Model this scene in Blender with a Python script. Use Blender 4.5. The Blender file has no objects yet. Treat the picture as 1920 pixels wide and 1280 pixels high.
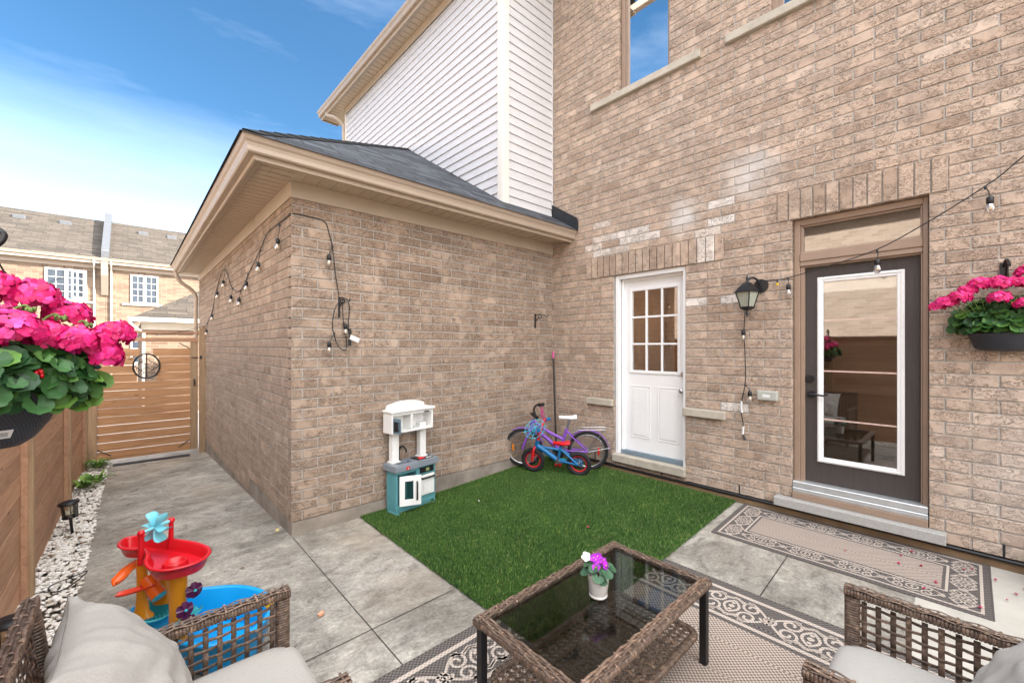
import bpy, bmesh, math, random
from mathutils import Vector, Matrix, noise
import numpy as np
random.seed(7)
PI = math.pi
C = bpy.context.scene.collection
sc = bpy.context.scene

# ---------------------------------------------------------------- camera
cam_d = bpy.data.cameras.new('camera'); cam = bpy.data.objects.new('camera', cam_d); C.objects.link(cam)
FL = 784.6 / 1920 * 36
cam_d.sensor_width = 36; cam_d.lens = FL
cam_d.shift_y = 10.0 / 1920
cam_d.clip_start = 0.05; cam_d.clip_end = 500
CAMZ = 1.63
cam.location = (0, 0, CAMZ)
yaw = math.atan2(0.736789, 0.676123)
cam.rotation_euler = (PI / 2, 0, yaw - PI / 2)
sc.camera = cam

# ---------------------------------------------------------------- world, sun, exposure
SUN_DIR = Vector((0.80, -0.60, 0.56)).normalized()      # towards the sun, behind the house
SUN_EL = math.asin(SUN_DIR.z); SUN_AZ = math.atan2(SUN_DIR.x, SUN_DIR.y)
w = bpy.data.worlds.new('World'); sc.world = w; w.use_nodes = True
nt = w.node_tree; bg = nt.nodes['Background']
sky = nt.nodes.new('ShaderNodeTexSky'); sky.sky_type = 'NISHITA'; sky.sun_disc = False
sky.sun_elevation = SUN_EL; sky.sun_rotation = SUN_AZ
sky.air_density = 0.85; sky.dust_density = 1.3; sky.ozone_density = 1.4
tc = nt.nodes.new('ShaderNodeTexCoord')
mp = nt.nodes.new('ShaderNodeMapping'); mp.inputs['Scale'].default_value = (1.2, 3.0, 7.0)
mp.inputs['Rotation'].default_value = (0.0, 0.2, 0.5)
nz = nt.nodes.new('ShaderNodeTexNoise'); nz.inputs['Scale'].default_value = 1.3; nz.inputs['Detail'].default_value = 6
nz.inputs['Roughness'].default_value = 0.6
rp = nt.nodes.new('ShaderNodeValToRGB'); rp.color_ramp.elements[0].position = 0.52; rp.color_ramp.elements[1].position = 0.9
rp.color_ramp.elements[0].color = (0, 0, 0, 1); rp.color_ramp.elements[1].color = (0.30, 0.30, 0.30, 1)
mix = nt.nodes.new('ShaderNodeMixRGB'); mix.blend_type = 'MIX'
mix.inputs['Color2'].default_value = (6.5, 7.2, 8.2, 1)
nt.links.new(tc.outputs['Generated'], mp.inputs['Vector']); nt.links.new(mp.outputs['Vector'], nz.inputs['Vector'])
nt.links.new(nz.outputs['Fac'], rp.inputs['Fac']); nt.links.new(rp.outputs['Color'], mix.inputs['Fac'])
hs = nt.nodes.new('ShaderNodeHueSaturation'); hs.inputs['Saturation'].default_value = 1.25; hs.inputs['Hue'].default_value = 0.492
nt.links.new(sky.outputs['Color'], hs.inputs['Color']); nt.links.new(hs.outputs['Color'], mix.inputs['Color1']); nt.links.new(mix.outputs['Color'], bg.inputs['Color'])
# bright cloud added out of view, overhead and south, as soft fill light; the north-western sky stays clear
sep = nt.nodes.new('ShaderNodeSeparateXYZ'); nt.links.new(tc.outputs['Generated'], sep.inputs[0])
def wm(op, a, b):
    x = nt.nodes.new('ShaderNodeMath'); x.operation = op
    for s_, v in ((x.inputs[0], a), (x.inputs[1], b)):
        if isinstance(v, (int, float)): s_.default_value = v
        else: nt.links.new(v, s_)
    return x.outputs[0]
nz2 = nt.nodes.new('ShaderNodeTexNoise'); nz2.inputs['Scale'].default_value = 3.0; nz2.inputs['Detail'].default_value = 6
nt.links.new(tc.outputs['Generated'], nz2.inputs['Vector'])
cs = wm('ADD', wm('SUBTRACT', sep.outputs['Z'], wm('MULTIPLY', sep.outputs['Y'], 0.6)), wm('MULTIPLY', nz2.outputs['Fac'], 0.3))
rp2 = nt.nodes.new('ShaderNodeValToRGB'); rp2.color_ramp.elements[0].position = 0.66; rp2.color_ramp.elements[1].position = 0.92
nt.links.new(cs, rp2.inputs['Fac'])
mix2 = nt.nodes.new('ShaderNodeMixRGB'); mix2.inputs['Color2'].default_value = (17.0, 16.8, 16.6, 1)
# pale hazy cloud bank low over the houses
hz = wm('ADD', sep.outputs['Z'], wm('MULTIPLY', wm('SUBTRACT', nz.outputs['Fac'], 0.5), 0.14))
rp3 = nt.nodes.new('ShaderNodeValToRGB'); rp3.color_ramp.elements[0].position = 0.10; rp3.color_ramp.elements[1].position = 0.42
rp3.color_ramp.elements[0].color = (0.62, 0.62, 0.62, 1); rp3.color_ramp.elements[1].color = (0, 0, 0, 1); nt.links.new(hz, rp3.inputs['Fac'])
mix3 = nt.nodes.new('ShaderNodeMixRGB'); mix3.inputs['Color2'].default_value = (8.2, 9.4, 11.0, 1)
nt.links.new(rp3.outputs['Color'], mix3.inputs['Fac']); nt.links.new(mix.outputs['Color'], mix3.inputs['Color1'])
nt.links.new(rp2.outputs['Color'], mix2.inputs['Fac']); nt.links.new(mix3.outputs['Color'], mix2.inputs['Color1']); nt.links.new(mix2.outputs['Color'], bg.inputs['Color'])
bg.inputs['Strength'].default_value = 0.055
sun_d = bpy.data.lights.new('sun', 'SUN'); sun = bpy.data.objects.new('sun', sun_d); C.objects.link(sun)
sun_d.energy = 3.8; sun_d.angle = math.radians(0.5); sun_d.color = (1.0, 0.89, 0.76)
sun.rotation_euler = SUN_DIR.to_track_quat('Z', 'Y').to_euler()
sun.location = (10, -10, 20)
vs = sc.view_settings
vs.view_transform = 'Standard'; vs.look = 'None'; vs.gamma = 1.0; vs.use_curve_mapping = False
vs.exposure = 2.4
vs.use_white_balance = True; vs.white_balance_temperature = 6300; vs.white_balance_tint = 10
sc.render.engine = 'CYCLES'
sc.cycles.max_bounces = 8; sc.cycles.diffuse_bounces = 4; sc.cycles.transparent_max_bounces = 12

# ---------------------------------------------------------------- helpers
def lin(h):
    h = h.lstrip('#'); r = [int(h[i:i + 2], 16) / 255 for i in (0, 2, 4)]
    return tuple((c / 12.92 if c <= 0.04045 else ((c + 0.055) / 1.055) ** 2.4) for c in r) + (1,)

class NB:
    """tiny node builder"""
    def __init__(s, name):
        s.m = bpy.data.materials.new(name); s.m.use_nodes = True
        s.t = s.m.node_tree; s.b = s.t.nodes['Principled BSDF']
        s.b.inputs['Roughness'].default_value = 0.7
    def n(s, kind, **kw):
        x = s.t.nodes.new('ShaderNode' + kind)
        for k, v in kw.items():
            if k in x.inputs.keys() or not hasattr(x, k): x.inputs[k.replace('_', ' ')].default_value = v
            else: setattr(x, k, v)
        return x
    def l(s, a, b): s.t.links.new(a, b)
    def coord(s, kind='Object', scale=(1, 1, 1), rot=(0, 0, 0), loc=(0, 0, 0)):
        t = s.n('TexCoord'); m = s.n('Mapping')
        m.inputs['Scale'].default_value = scale; m.inputs['Rotation'].default_value = rot; m.inputs['Location'].default_value = loc
        s.l(t.outputs[kind], m.inputs['Vector']); return m.outputs['Vector']
    def noise(s, vec, scale=5, detail=4, rough=0.55, dist=0.0):
        x = s.n('TexNoise'); x.inputs['Scale'].default_value = scale; x.inputs['Detail'].default_value = detail
        x.inputs['Roughness'].default_value = rough; x.inputs['Distortion'].default_value = dist
        s.l(vec, x.inputs['Vector']); return x.outputs['Fac']
    def ramp(s, fac, stops, interp='LINEAR'):
        x = s.n('ValToRGB'); cr = x.color_ramp; cr.interpolation = interp
        while len(cr.elements) < len(stops): cr.elements.new(0.5)
        for e, (p, c) in zip(cr.elements, stops):
            e.position = p; e.color = c if isinstance(c, tuple) else (c, c, c, 1)
        s.l(fac, x.inputs['Fac']); return x.outputs['Color']
    def mixc(s, fac, a, b, mode='MIX'):
        x = s.n('MixRGB'); x.blend_type = mode
        for sock, v in ((x.inputs['Fac'], fac), (x.inputs['Color1'], a), (x.inputs['Color2'], b)):
            if isinstance(v, (tuple, float, int)):
                sock.default_value = v if not isinstance(v, (float, int)) or sock.type == 'VALUE' else (v, v, v, 1)
            else: s.l(v, sock)
        return x.outputs['Color']
    def math(s, op, a, b=0.0, clamp=False):
        x = s.n('Math'); x.operation = op; x.use_clamp = clamp
        for sock, v in ((x.inputs[0], a), (x.inputs[1], b)):
            if isinstance(v, (float, int)): sock.default_value = v
            else: s.l(v, sock)
        return x.outputs[0]
    def bump(s, h, strength=0.5, dist=0.01, prev=None):
        x = s.n('Bump'); x.inputs['Strength'].default_value = strength; x.inputs['Distance'].default_value = dist
        s.l(h, x.inputs['Height'])
        if prev is not None: s.l(prev, x.inputs['Normal'])
        return x.outputs['Normal']
    def out(s, col=None, rough=None, normal=None, **kw):
        if col is not None:
            if isinstance(col, tuple): s.b.inputs['Base Color'].default_value = col
            else: s.l(col, s.b.inputs['Base Color'])
        if rough is not None:
            if isinstance(rough, (float, int)): s.b.inputs['Roughness'].default_value = rough
            else: s.l(rough, s.b.inputs['Roughness'])
        if normal is not None: s.l(normal, s.b.inputs['Normal'])
        for k, v in kw.items(): s.b.inputs[k.replace('_', ' ')].default_value = v
        return s.m

def simple(name, hexc, rough=0.6, var=0.12, scale=30, bump=0.0, metal=0.0, bscale=None, bdist=0.002, spec=None):
    b = NB(name); v = b.coord('Object'); c = lin(hexc) if isinstance(hexc, str) else hexc
    n = b.noise(v, scale, 5, 0.6)
    dark = tuple(x * (1 - var) for x in c[:3]) + (1,); lite = tuple(min(1, x * (1 + var)) for x in c[:3]) + (1,)
    col = b.ramp(n, [(0.3, dark), (0.7, lite)])
    nm = None
    if bump: nm = b.bump(b.noise(v, bscale or scale * 3, 4), bump, bdist)
    m = b.out(col, rough, nm, Metallic=metal)
    if spec is not None: b.b.inputs['Specular IOR Level'].default_value = spec
    return m

class MB:
    """collects faces; build() links them as ONE mesh object"""
    def __init__(s):
        s.v = []; s.f = []; s.mi = []; s.sm = []; s.col = []; s.uv = []; s.M = None; s.mat = 0; s.c = 0.5; s.smooth = False; s.useuv = False
    def add(s, verts, faces, uvs=None, smooth=None):
        o = len(s.v)
        for p in verts:
            p = Vector(p)
            if s.M is not None: p = s.M @ p
            s.v.append(tuple(p))
        for i, f in enumerate(faces):
            s.f.append(tuple(o + k for k in f)); s.mi.append(s.mat); s.sm.append(s.smooth if smooth is None else smooth)
            s.col.append(s.c); s.uv.append(uvs[i] if uvs else None)
    def box(s, x0, x1, y0, y1, z0, z1, ch=0.0):
        if ch <= 0 or min(abs(x1 - x0), abs(y1 - y0), abs(z1 - z0)) < 2.2 * ch:
            V = [(x0, y0, z0), (x1, y0, z0), (x1, y1, z0), (x0, y1, z0), (x0, y0, z1), (x1, y0, z1), (x1, y1, z1), (x0, y1, z1)]
            s.add(V, [(0, 3, 2, 1), (4, 5, 6, 7), (0, 1, 5, 4), (1, 2, 6, 5), (2, 3, 7, 6), (3, 0, 4, 7)], smooth=False); return
        V = []
        cx, cy, cz = (x0 + x1) / 2, (y0 + y1) / 2, (z0 + z1) / 2
        hx, hy, hz = abs(x1 - x0) / 2, abs(y1 - y0) / 2, abs(z1 - z0) / 2
        idx = {}
        for sx in (-1, 1):
            for sy in (-1, 1):
                for sz in (-1, 1):
                    for ax in range(3):
                        d = [hx - ch, hy - ch, hz - ch]; d[ax] += ch
                        idx[(sx, sy, sz, ax)] = len(V); V.append((cx + sx * d[0], cy + sy * d[1], cz + sz * d[2]))
        F = []
        for ax in range(3):
            o = [a for a in range(3) if a != ax]
            for sg in (-1, 1):
                q = []
                for (a, b_) in ((-1, -1), (1, -1), (1, 1), (-1, 1)):
                    k = [0, 0, 0]; k[ax] = sg; k[o[0]] = a; k[o[1]] = b_; q.append(idx[tuple(k) + (ax,)])
                if (sg > 0) == (ax == 1): q.reverse()
                F.append(tuple(q))
        for ax in range(3):      # edges along ax
            o = [a for a in range(3) if a != ax]
            for a in (-1, 1):
                for b_ in (-1, 1):
                    k0 = [0, 0, 0]; k0[o[0]] = a; k0[o[1]] = b_; k1 = list(k0); k0[ax] = -1; k1[ax] = 1
                    F.append((idx[tuple(k0) + (o[0],)], idx[tuple(k1) + (o[0],)], idx[tuple(k1) + (o[1],)], idx[tuple(k0) + (o[1],)]))
        for sx in (-1, 1):
            for sy in (-1, 1):
                for sz in (-1, 1): F.append(tuple(idx[(sx, sy, sz, a)] for a in range(3)))
        s.add(V, F, smooth=False)
    def quad(s, a, b, c, d): s.add([a, b, c, d], [(0, 1, 2, 3)])
    def tube(s, pts, r, n=8, closed=False, caps=True, flat=None):
        """r number or list; flat=(rx,ry) cross scale"""
        pts = [Vector(p) for p in pts]; N = len(pts)
        rs = r if isinstance(r, (list, tuple)) else [r] * N
        ring = []; up = None
        V = []
        for i, p in enumerate(pts):
            if closed: t = pts[(i + 1) % N] - pts[i - 1]
            else: t = pts[min(i + 1, N - 1)] - pts[max(i - 1, 0)]
            if t.length < 1e-9: t = Vector((0, 0, 1))
            t.normalize()
            if up is None:
                a = Vector((0, 0, 1)) if abs(t.z) < 0.9 else Vector((1, 0, 0))
                up = (a - t * a.dot(t)).normalized()
            else:
                up = up - t * up.dot(t)
                up = up.normalized() if up.length > 1e-6 else t.orthogonal().normalized()
            sd = t.cross(up)
            fx, fy = flat if flat else (1, 1)
            for k in range(n):
                a = 2 * PI * (k + 0.5) / n
                V.append(p + (up * math.cos(a) * fx + sd * math.sin(a) * fy) * rs[i])
        F = []
        for i in range(N if closed else N - 1):
            j = (i + 1) % N
            for k in range(n):
                F.append((i * n + k, i * n + (k + 1) % n, j * n + (k + 1) % n, j * n + k))
        s.add(V, F, smooth=n > 4)
        if caps and not closed:
            s.add(V[:n], [tuple(range(n))[::-1]], smooth=False); s.add(V[-n:], [tuple(range(n))], smooth=False)
    def lathe(s, prof, n=24, o=(0, 0, 0), smooth=True, sx=1, sy=1, cap=True):
        V = []
        for r, z in prof:
            for k in range(n):
                a = 2 * PI * k / n; V.append((o[0] + r * math.cos(a) * sx, o[1] + r * math.sin(a) * sy, o[2] + z))
        F = []
        for i in range(len(prof) - 1):
            for k in range(n):
                F.append((i * n + k, i * n + (k + 1) % n, (i + 1) * n + (k + 1) % n, (i + 1) * n + k))
        s.add(V, F, smooth=smooth)
        if cap:
            for i, rev in ((0, True), (len(prof) - 1, False)):
                if prof[i][0] > 1e-4:
                    q = list(range(n)); q = q[::-1] if rev else q
                    s.add(V[i * n:(i + 1) * n], [tuple(q)], smooth=False)
    def prism(s, poly, axis, a0, a1, smooth=False):
        """2D poly extruded along axis 'x','y' or 'z'"""
        def P(q, h):
            return {'x': (h, q[0], q[1]), 'y': (q[0], h, q[1]), 'z': (q[0], q[1], h)}[axis]
        n = len(poly)
        V = [P(q, a0) for q in poly] + [P(q, a1) for q in poly]
        F = [(i, (i + 1) % n, n + (i + 1) % n, n + i) for i in range(n)]
        s.add(V, F, smooth=smooth)
        s.add(V[:n], [tuple(range(n))[::-1]], smooth=False); s.add(V[n:], [tuple(range(n))], smooth=False)
    def ribbon(s, pts, wv, th):
        """flat strip through pts; wv width vector (or list), th thickness"""
        pts = [Vector(p) for p in pts]; N = len(pts); V = []
        for i, p in enumerate(pts):
            t = (pts[min(i + 1, N - 1)] - pts[max(i - 1, 0)]).normalized()
            w_ = Vector(wv[i] if isinstance(wv, list) else wv)
            nn = t.cross(w_); nn = nn.normalized() * (th / 2) if nn.length > 1e-9 else Vector((0, 0, th / 2))
            V += [p - w_ / 2 - nn * 0.3, p - w_ * 0.25 - nn, p + w_ * 0.25 - nn, p + w_ / 2 - nn * 0.3,
                  p + w_ / 2 + nn * 0.3, p + w_ * 0.25 + nn, p - w_ * 0.25 + nn, p - w_ / 2 + nn * 0.3]
        F = []
        for i in range(N - 1):
            for k in range(8): F.append((i * 8 + k, i * 8 + (k + 1) % 8, (i + 1) * 8 + (k + 1) % 8, (i + 1) * 8 + k))
        s.add(V, F, smooth=True)
    def ico(s, c, r, sub=1, sc3=(1, 1, 1), jit=0.0, smooth=True):
        bm = bmesh.new(); bmesh.ops.create_icosphere(bm, subdivisions=sub, radius=1.0)
        V = []
        for vv in bm.verts:
            q = vv.co * (1 + random.uniform(-jit, jit)); V.append((c[0] + q.x * r * sc3[0], c[1] + q.y * r * sc3[1], c[2] + q.z * r * sc3[2]))
        F = [tuple(x.index for x in f.verts) for f in bm.faces]; bm.free(); s.add(V, F, smooth=smooth)
    def build(s, name, mats, parent=None, world=False, bevel=0, seg=2, loc=None):
        me = bpy.data.meshes.new(name)
        off = Vector((0, 0, 0))
        if world and parent is not None:
            off = parent.location.copy()
            if parent.parent is not None: off = off + parent.parent.location
            vv = [tuple(Vector(p) - off) for p in s.v]
        else: vv = s.v
        me.from_pydata(vv, [], s.f)
        if not isinstance(mats, (list, tuple)): mats = [mats]
        for m in mats: me.materials.append(m)
        me.polygons.foreach_set('material_index', s.mi); me.polygons.foreach_set('use_smooth', s.sm)
        if len(set(s.col)) > 1:
            a = me.attributes.new('bc', 'FLOAT', 'FACE'); a.data.foreach_set('value', s.col)
        if any(u is not None for u in s.uv):
            L = me.uv_layers.new(name='UVMap'); d = []
            for f, u in zip(s.f, s.uv):
                for k in range(len(f)): d += list(u[k]) if u else [0, 0]
            L.data.foreach_set('uv', d)
        me.update()
        ob = bpy.data.objects.new(name, me); C.objects.link(ob)
        if parent is not None: ob.parent = parent
        if loc is not None: ob.location = loc
        if bevel:
            b = ob.modifiers.new('bevel', 'BEVEL'); b.width = bevel; b.segments = seg; b.limit_method = 'ANGLE'; b.angle_limit = 0.6
        return ob

def thing(name, label, cat, loc=(0, 0, 0), rotz=0, group=None):
    o = bpy.data.objects.new(name, None); C.objects.link(o); o.empty_display_size = 0.1
    o.location = loc; o.rotation_euler = (0, 0, rotz); o['label'] = label; o['category'] = cat
    if group: o['group'] = group
    return o
def tag(o, label=None, cat=None, group=None, kind=None):
    if label: o['label'] = label
    if cat: o['category'] = cat
    if group: o['group'] = group
    if kind: o['kind'] = kind
    return o
def dup(root, loc=None, rotz=None, label=None, group=None):
    def cp(o, parent):
        c = o.copy(); C.objects.link(c)
        if parent is not None: c.parent = parent
        for ch in kids.get(o.name, []): cp(ch, c)
        return c
    kids = {}
    for o in list(C.objects):
        if o.parent: kids.setdefault(o.parent.name, []).append(o)
    r = cp(root, None)
    if loc is not None: r.location = loc
    if rotz is not None: r.rotation_euler = (0, 0, rotz)
    if label: r['label'] = label
    if group: r['group'] = group
    return r
def G(x, y):
    """height of the yard: falls towards the gate, rises a little towards the house"""
    g = -0.052 * max(0, min(y, 10.0) - 3.95) * max(0, min(1, (2.2 - x) / 1.2)) + 0.052 * max(0, min(x, 4.4) - 2.1)
    return g
def smooth_path(pts, n=8, closed=False):
    pts = [Vector(p) for p in pts]; N = len(pts); out = []
    rng = range(N) if closed else range(N - 1)
    for i in rng:
        if closed: p0, p1, p2, p3 = pts[i - 1], pts[i], pts[(i + 1) % N], pts[(i + 2) % N]
        else: p0, p1, p2, p3 = pts[max(i - 1, 0)], pts[i], pts[i + 1], pts[min(i + 2, N - 1)]
        for k in range(n):
            t = k / n
            out.append(0.5 * ((2 * p1) + (p2 - p0) * t + (2 * p0 - 5 * p1 + 4 * p2 - p3) * t * t + (3 * p1 - p0 - 3 * p2 + p3) * t ** 3))
    if not closed: out.append(pts[-1])
    return out
# ---------------------------------------------------------------- materials
def brick_mat(name, tint=(1, 1, 1), mort=False):
    b = NB(name); v = b.coord('Object')
    a = b.n('Attribute'); a.attribute_name = 'bc'; bc = a.outputs['Fac']
    t = tint
    def c(r, g, bb): return (r * t[0], g * t[1], bb * t[2], 1)
    base = b.ramp(bc, [(0.0, c(.40, .295, .22)), (0.25, c(.49, .37, .285)), (0.5, c(.54, .42, .33)), (0.75, c(.58, .445, .345)), (0.93, c(.62, .50, .405)), (1.0, c(.80, .75, .70))])
    mott = b.noise(v, 14, 6, 0.65)
    base = b.mixc(0.5, base, b.ramp(mott, [(0.25, (.62, .60, .60, 1)), (0.5, (1, 1, 1, 1)), (0.75, (1.22, 1.17, 1.10, 1))]), 'MULTIPLY')
    grey = b.noise(v, 1.7, 3, 0.6)
    base = b.mixc(b.ramp(grey, [(0.45, 0.0), (0.75, 0.35)]), base, c(.36, .315, .27))
    # flaky, wavy scoring : contour edges of a stretched, distorted noise
    vs_ = b.coord('Object', scale=(1, 1, 2.2), rot=(0.05, 0.08, 0.0))
    n1 = b.noise(vs_, 19, 3, 0.6, 1.6)
    d1 = b.math('ABSOLUTE', b.math('SUBTRACT', n1, 0.5))
    line = b.ramp(d1, [(0.0, 1.0), (0.018, 0.85), (0.045, 0.0)])
    mask = b.ramp(b.noise(v, 8, 2, 0.5, 0.5), [(0.36, 0.0), (0.48, 1.0)])
    line2 = b.mixc(1.0, line, mask, 'MULTIPLY')
    n2 = b.noise(vs_, 33, 2, 0.5, 2.0)
    l3 = b.mixc(1.0, b.ramp(b.math('ABSOLUTE', b.math('SUBTRACT', n2, 0.52)), [(0.0, 1.0), (0.014, 0.7), (0.03, 0.0)]), b.ramp(b.noise(v, 6, 2), [(0.5, 0.0), (0.6, 0.8)]), 'MULTIPLY')
    lines = b.mixc(1.0, line2, l3, 'LIGHTEN')
    base = b.mixc(b.mixc(1.0, lines, (0.8, 0.8, 0.8, 1), 'MULTIPLY'), base, c(.13, .085, .055))
    step = b.ramp(n1, [(0.47, 0.0), (0.53, 1.0)])
    step = b.mixc(1.0, step, mask, 'MULTIPLY')
    h = b.mixc(1.0, b.mixc(0.5, step, b.noise(v, 90, 3), 'MIX'), b.mixc(1.0, lines, (0.6, 0.6, 0.6, 1), 'MULTIPLY'), 'SUBTRACT')
    nm = b.bump(h, 0.75, 0.006)
    return b, base, nm
b_, base_, nm_ = brick_mat('brick_rough', (.75, .72, .685)); M_brick = b_.out(base_, 0.93, nm_)
# house wall: the same brick with a chalky bloom of its own near the lintel
b_, base_, nm_ = brick_mat('brick_house', (.93, .915, .905))
geo = b_.n('NewGeometry')
def blob(b, px, py, pz, rad):
    d = b.n('VectorMath'); d.operation = 'DISTANCE'; b.l(geo.outputs['Position'], d.inputs[0]); d.inputs[1].default_value = (px, py, pz)
    n = b.noise(b.coord('Object'), 5, 4)
    dd = b.math('ADD', d.outputs['Value'], b.math('MULTIPLY', n, rad * 0.9))
    return b.ramp(dd, [(rad * 0.55, 0.75), (rad * 1.25, 0.0)])
bl = b_.mixc(1.0, blob(b_, 4.378, 1.42, 3.30, 0.42), blob(b_, 4.378, 2.05, 3.02, 0.3), 'LIGHTEN')
bl = b_.mixc(1.0, bl, b_.mixc(1.0, blob(b_, 4.378, -0.3, 0.75, 0.75), (.35, .35, .35, 1), 'MULTIPLY'), 'LIGHTEN')
base_ = b_.mixc(bl, base_, (.62, .60, .58, 1)); M_brickC = b_.out(base_, 0.93, nm_)

b = NB('mortar'); v = b.coord('Object')
M_mortar = b.out(b.ramp(b.noise(v, 25, 5), [(0.3, (.34, .315, .285, 1)), (0.7, (.49, .46, .42, 1))]), 0.95, b.bump(b.noise(v, 180, 3), 0.4, 0.003))
b = NB('far_brick')
bt = b.n('TexBrick'); v = b.coord('UV'); b.l(v, bt.inputs['Vector'])
bt.inputs['Scale'].default_value = 1; bt.inputs['Brick Width'].default_value = 0.42; bt.inputs['Row Height'].default_value = 0.095
bt.inputs['Mortar Size'].default_value = 0.007; bt.inputs['Bias'].default_value = -0.2
bt.inputs['Color1'].default_value = (.225, .155, .108, 1); bt.inputs['Color2'].default_value = (.105, .066, .044, 1); bt.inputs['Mortar'].default_value = (.26, .22, .18, 1)
M_farbrick = b.out(b.mixc(0.35, bt.outputs['Color'], b.ramp(b.noise(v, 3, 6, 0.7), [(0.3, (.6, .6, .6, 1)), (0.7, (1.15, 1.1, 1.05, 1))]), 'MULTIPLY'), 0.9, b.bump(bt.outputs['Fac'], -0.3, 0.01))
b = NB('pale_brick'); bt = b.n('TexBrick'); v = b.coord('UV'); b.l(v, bt.inputs['Vector'])
bt.inputs['Scale'].default_value = 1; bt.inputs['Brick Width'].default_value = 0.27; bt.inputs['Row Height'].default_value = 0.09; bt.inputs['Mortar Size'].default_value = 0.007
bt.inputs['Color1'].default_value = (.50, .41, .33, 1); bt.inputs['Color2'].default_value = (.37, .29, .225, 1); bt.inputs['Mortar'].default_value = (.5, .46, .42, 1)
M_palebrick = b.out(bt.outputs['Color'], 0.9)
def concrete(name, c1, c2, slate=True):
    b = NB(name); v = b.coord('Object')
    vv = b.coord('Object', scale=(1.0, 1.6, 1.0), rot=(0, 0, 0.5))
    n1 = b.noise(v, 1.6, 8, 0.72, 0.4); n2 = b.noise(vv, 5.0, 12, 0.80, 0.7); n3 = b.noise(v, 45, 8, 0.8)
    col = b.ramp(n1, [(0.38, c1), (0.52, tuple((p + q) / 2 for p, q in zip(c1, c2))), (0.64, c2)])
    col = b.mixc(0.95, col, b.ramp(n2, [(0.34, (.36, .34, .33, 1)), (0.46, (.88, .87, .86, 1)), (0.56, (1.08, 1.07, 1.06, 1)), (0.68, (1.4, 1.38, 1.35, 1))]), 'MULTIPLY')
    col = b.mixc(0.9, col, b.ramp(n3, [(0.34, (.62, .61, .60, 1)), (0.66, (1.28, 1.28, 1.27, 1))]), 'MULTIPLY')
    warm = b.ramp(b.noise(v, 0.9, 3), [(0.50, 0.0), (0.66, 0.42)])
    col = b.mixc(warm, col, (.34, .27, .20, 1))
    chalk = b.mixc(1.0, b.ramp(b.noise(v, 1.1, 2, 0.5), [(0.58, 0.0), (0.66, 1.0)]), b.ramp(b.noise(v, 22, 6, 0.8, 1.0), [(0.52, 0.0), (0.68, 0.55)]), 'MULTIPLY')
    col = b.mixc(chalk, col, (.62, .62, .66, 1))
    h = b.mixc(0.75, n3, b.ramp(n2, [(0.36, 0.0), (0.48, .45), (.52, .6), (0.64, 1.0)]), 'MIX')
    return b.out(col, 0.82, b.bump(h, 0.75, 0.014))
M_conc = concrete('stamped_concrete', (.25, .232, .20, 1), (.53, .50, .445, 1))
M_conc2 = simple('smooth_concrete', '#b5b0a6', 0.85, 0.12, 6, 0.2)
M_found = simple('parged_foundation', '#8a8075', 0.92, 0.30, 5, 0.5, bscale=40, bdist=.005)
M_parge = simple('brown_parging', '#80694f', 0.92, 0.28, 6, 0.5, bscale=60, bdist=.004)
M_granite = simple('speckled_granite', '#a3a19d', 0.6, 0.45, 260, 0.2)
M_stone = simple('cut_limestone', '#aea698', 0.85, 0.16, 9, 0.6, bscale=22, bdist=.006)
M_joint = simple('joint_dirt', '#2f2d28', 0.95, 0.3, 20)
def wood(name, c1, c2, c3, ax=0):
    b = NB(name); sc_ = [14, 14, 14]; sc_[ax] = 1.1
    a = b.n('Attribute'); a.attribute_name = 'bc'
    t = b.n('TexCoord'); off = b.n('VectorMath'); off.operation = 'ADD'
    cmb = b.n('CombineXYZ'); m10 = b.math('MULTIPLY', a.outputs['Fac'], 17.0)
    b.l(m10, cmb.inputs[0]); b.l(m10, cmb.inputs[1]); b.l(m10, cmb.inputs[2])
    b.l(t.outputs['Object'], off.inputs[0]); b.l(cmb.outputs[0], off.inputs[1])
    mp_ = b.n('Mapping'); mp_.inputs['Scale'].default_value = sc_; b.l(off.outputs[0], mp_.inputs['Vector'])
    n = b.noise(mp_.outputs[0], 1.6, 8, 0.68, 1.2)
    col = b.ramp(n, [(0.25, c1), (0.5, c2), (0.75, c3)])
    mp2 = b.n('Mapping'); s2 = [9, 9, 9]; s2[ax] = 3.0; mp2.inputs['Scale'].default_value = s2; b.l(off.outputs[0], mp2.inputs['Vector'])
    vo = b.n('TexVoronoi'); vo.inputs['Scale'].default_value = 0.8; b.l(mp2.outputs[0], vo.inputs['Vector'])
    knot = b.ramp(vo.outputs['Distance'], [(0.0, 0.85), (0.06, 0.6), (0.12, 0.0)])
    col = b.mixc(knot, col, (c1[0] * .42, c1[1] * .36, c1[2] * .33, 1))
    col = b.mixc(0.8, col, b.ramp(a.outputs['Fac'], [(0.0, (.74, .70, .68, 1)), (1.0, (1.2, 1.16, 1.12, 1))]), 'MULTIPLY')
    return b.out(col, 0.72, b.bump(n, 0.35, 0.004))
ca = ((.33, .18, .105, 1), (.50, .295, .18, 1), (.62, .40, .265, 1))
M_woodG = wood('honey_cedar_gate', (.36, .18, .085, 1), (.58, .32, .155, 1), (.70, .43, .23, 1), ax=0)
M_woodX = wood('cedar_along_x', *ca, ax=0); M_woodY = wood('cedar_along_y', *ca, ax=1); M_woodZ = wood('treated_post', (.27, .18, .10, 1), (.42, .29, .17, 1), (.55, .40, .25, 1), ax=2)
M_trim = simple('beige_aluminium', '#ac9b8a', 0.38, 0.04, 5, 0.0)
M_trim2 = simple('beige_frieze', '#b0a08d', 0.5, 0.05, 4)
M_whitetrim = simple('cream_trim', '#ddd6cc', 0.5, 0.05, 4)
b = NB('vented_soffit'); v = b.coord('Object')
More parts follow.
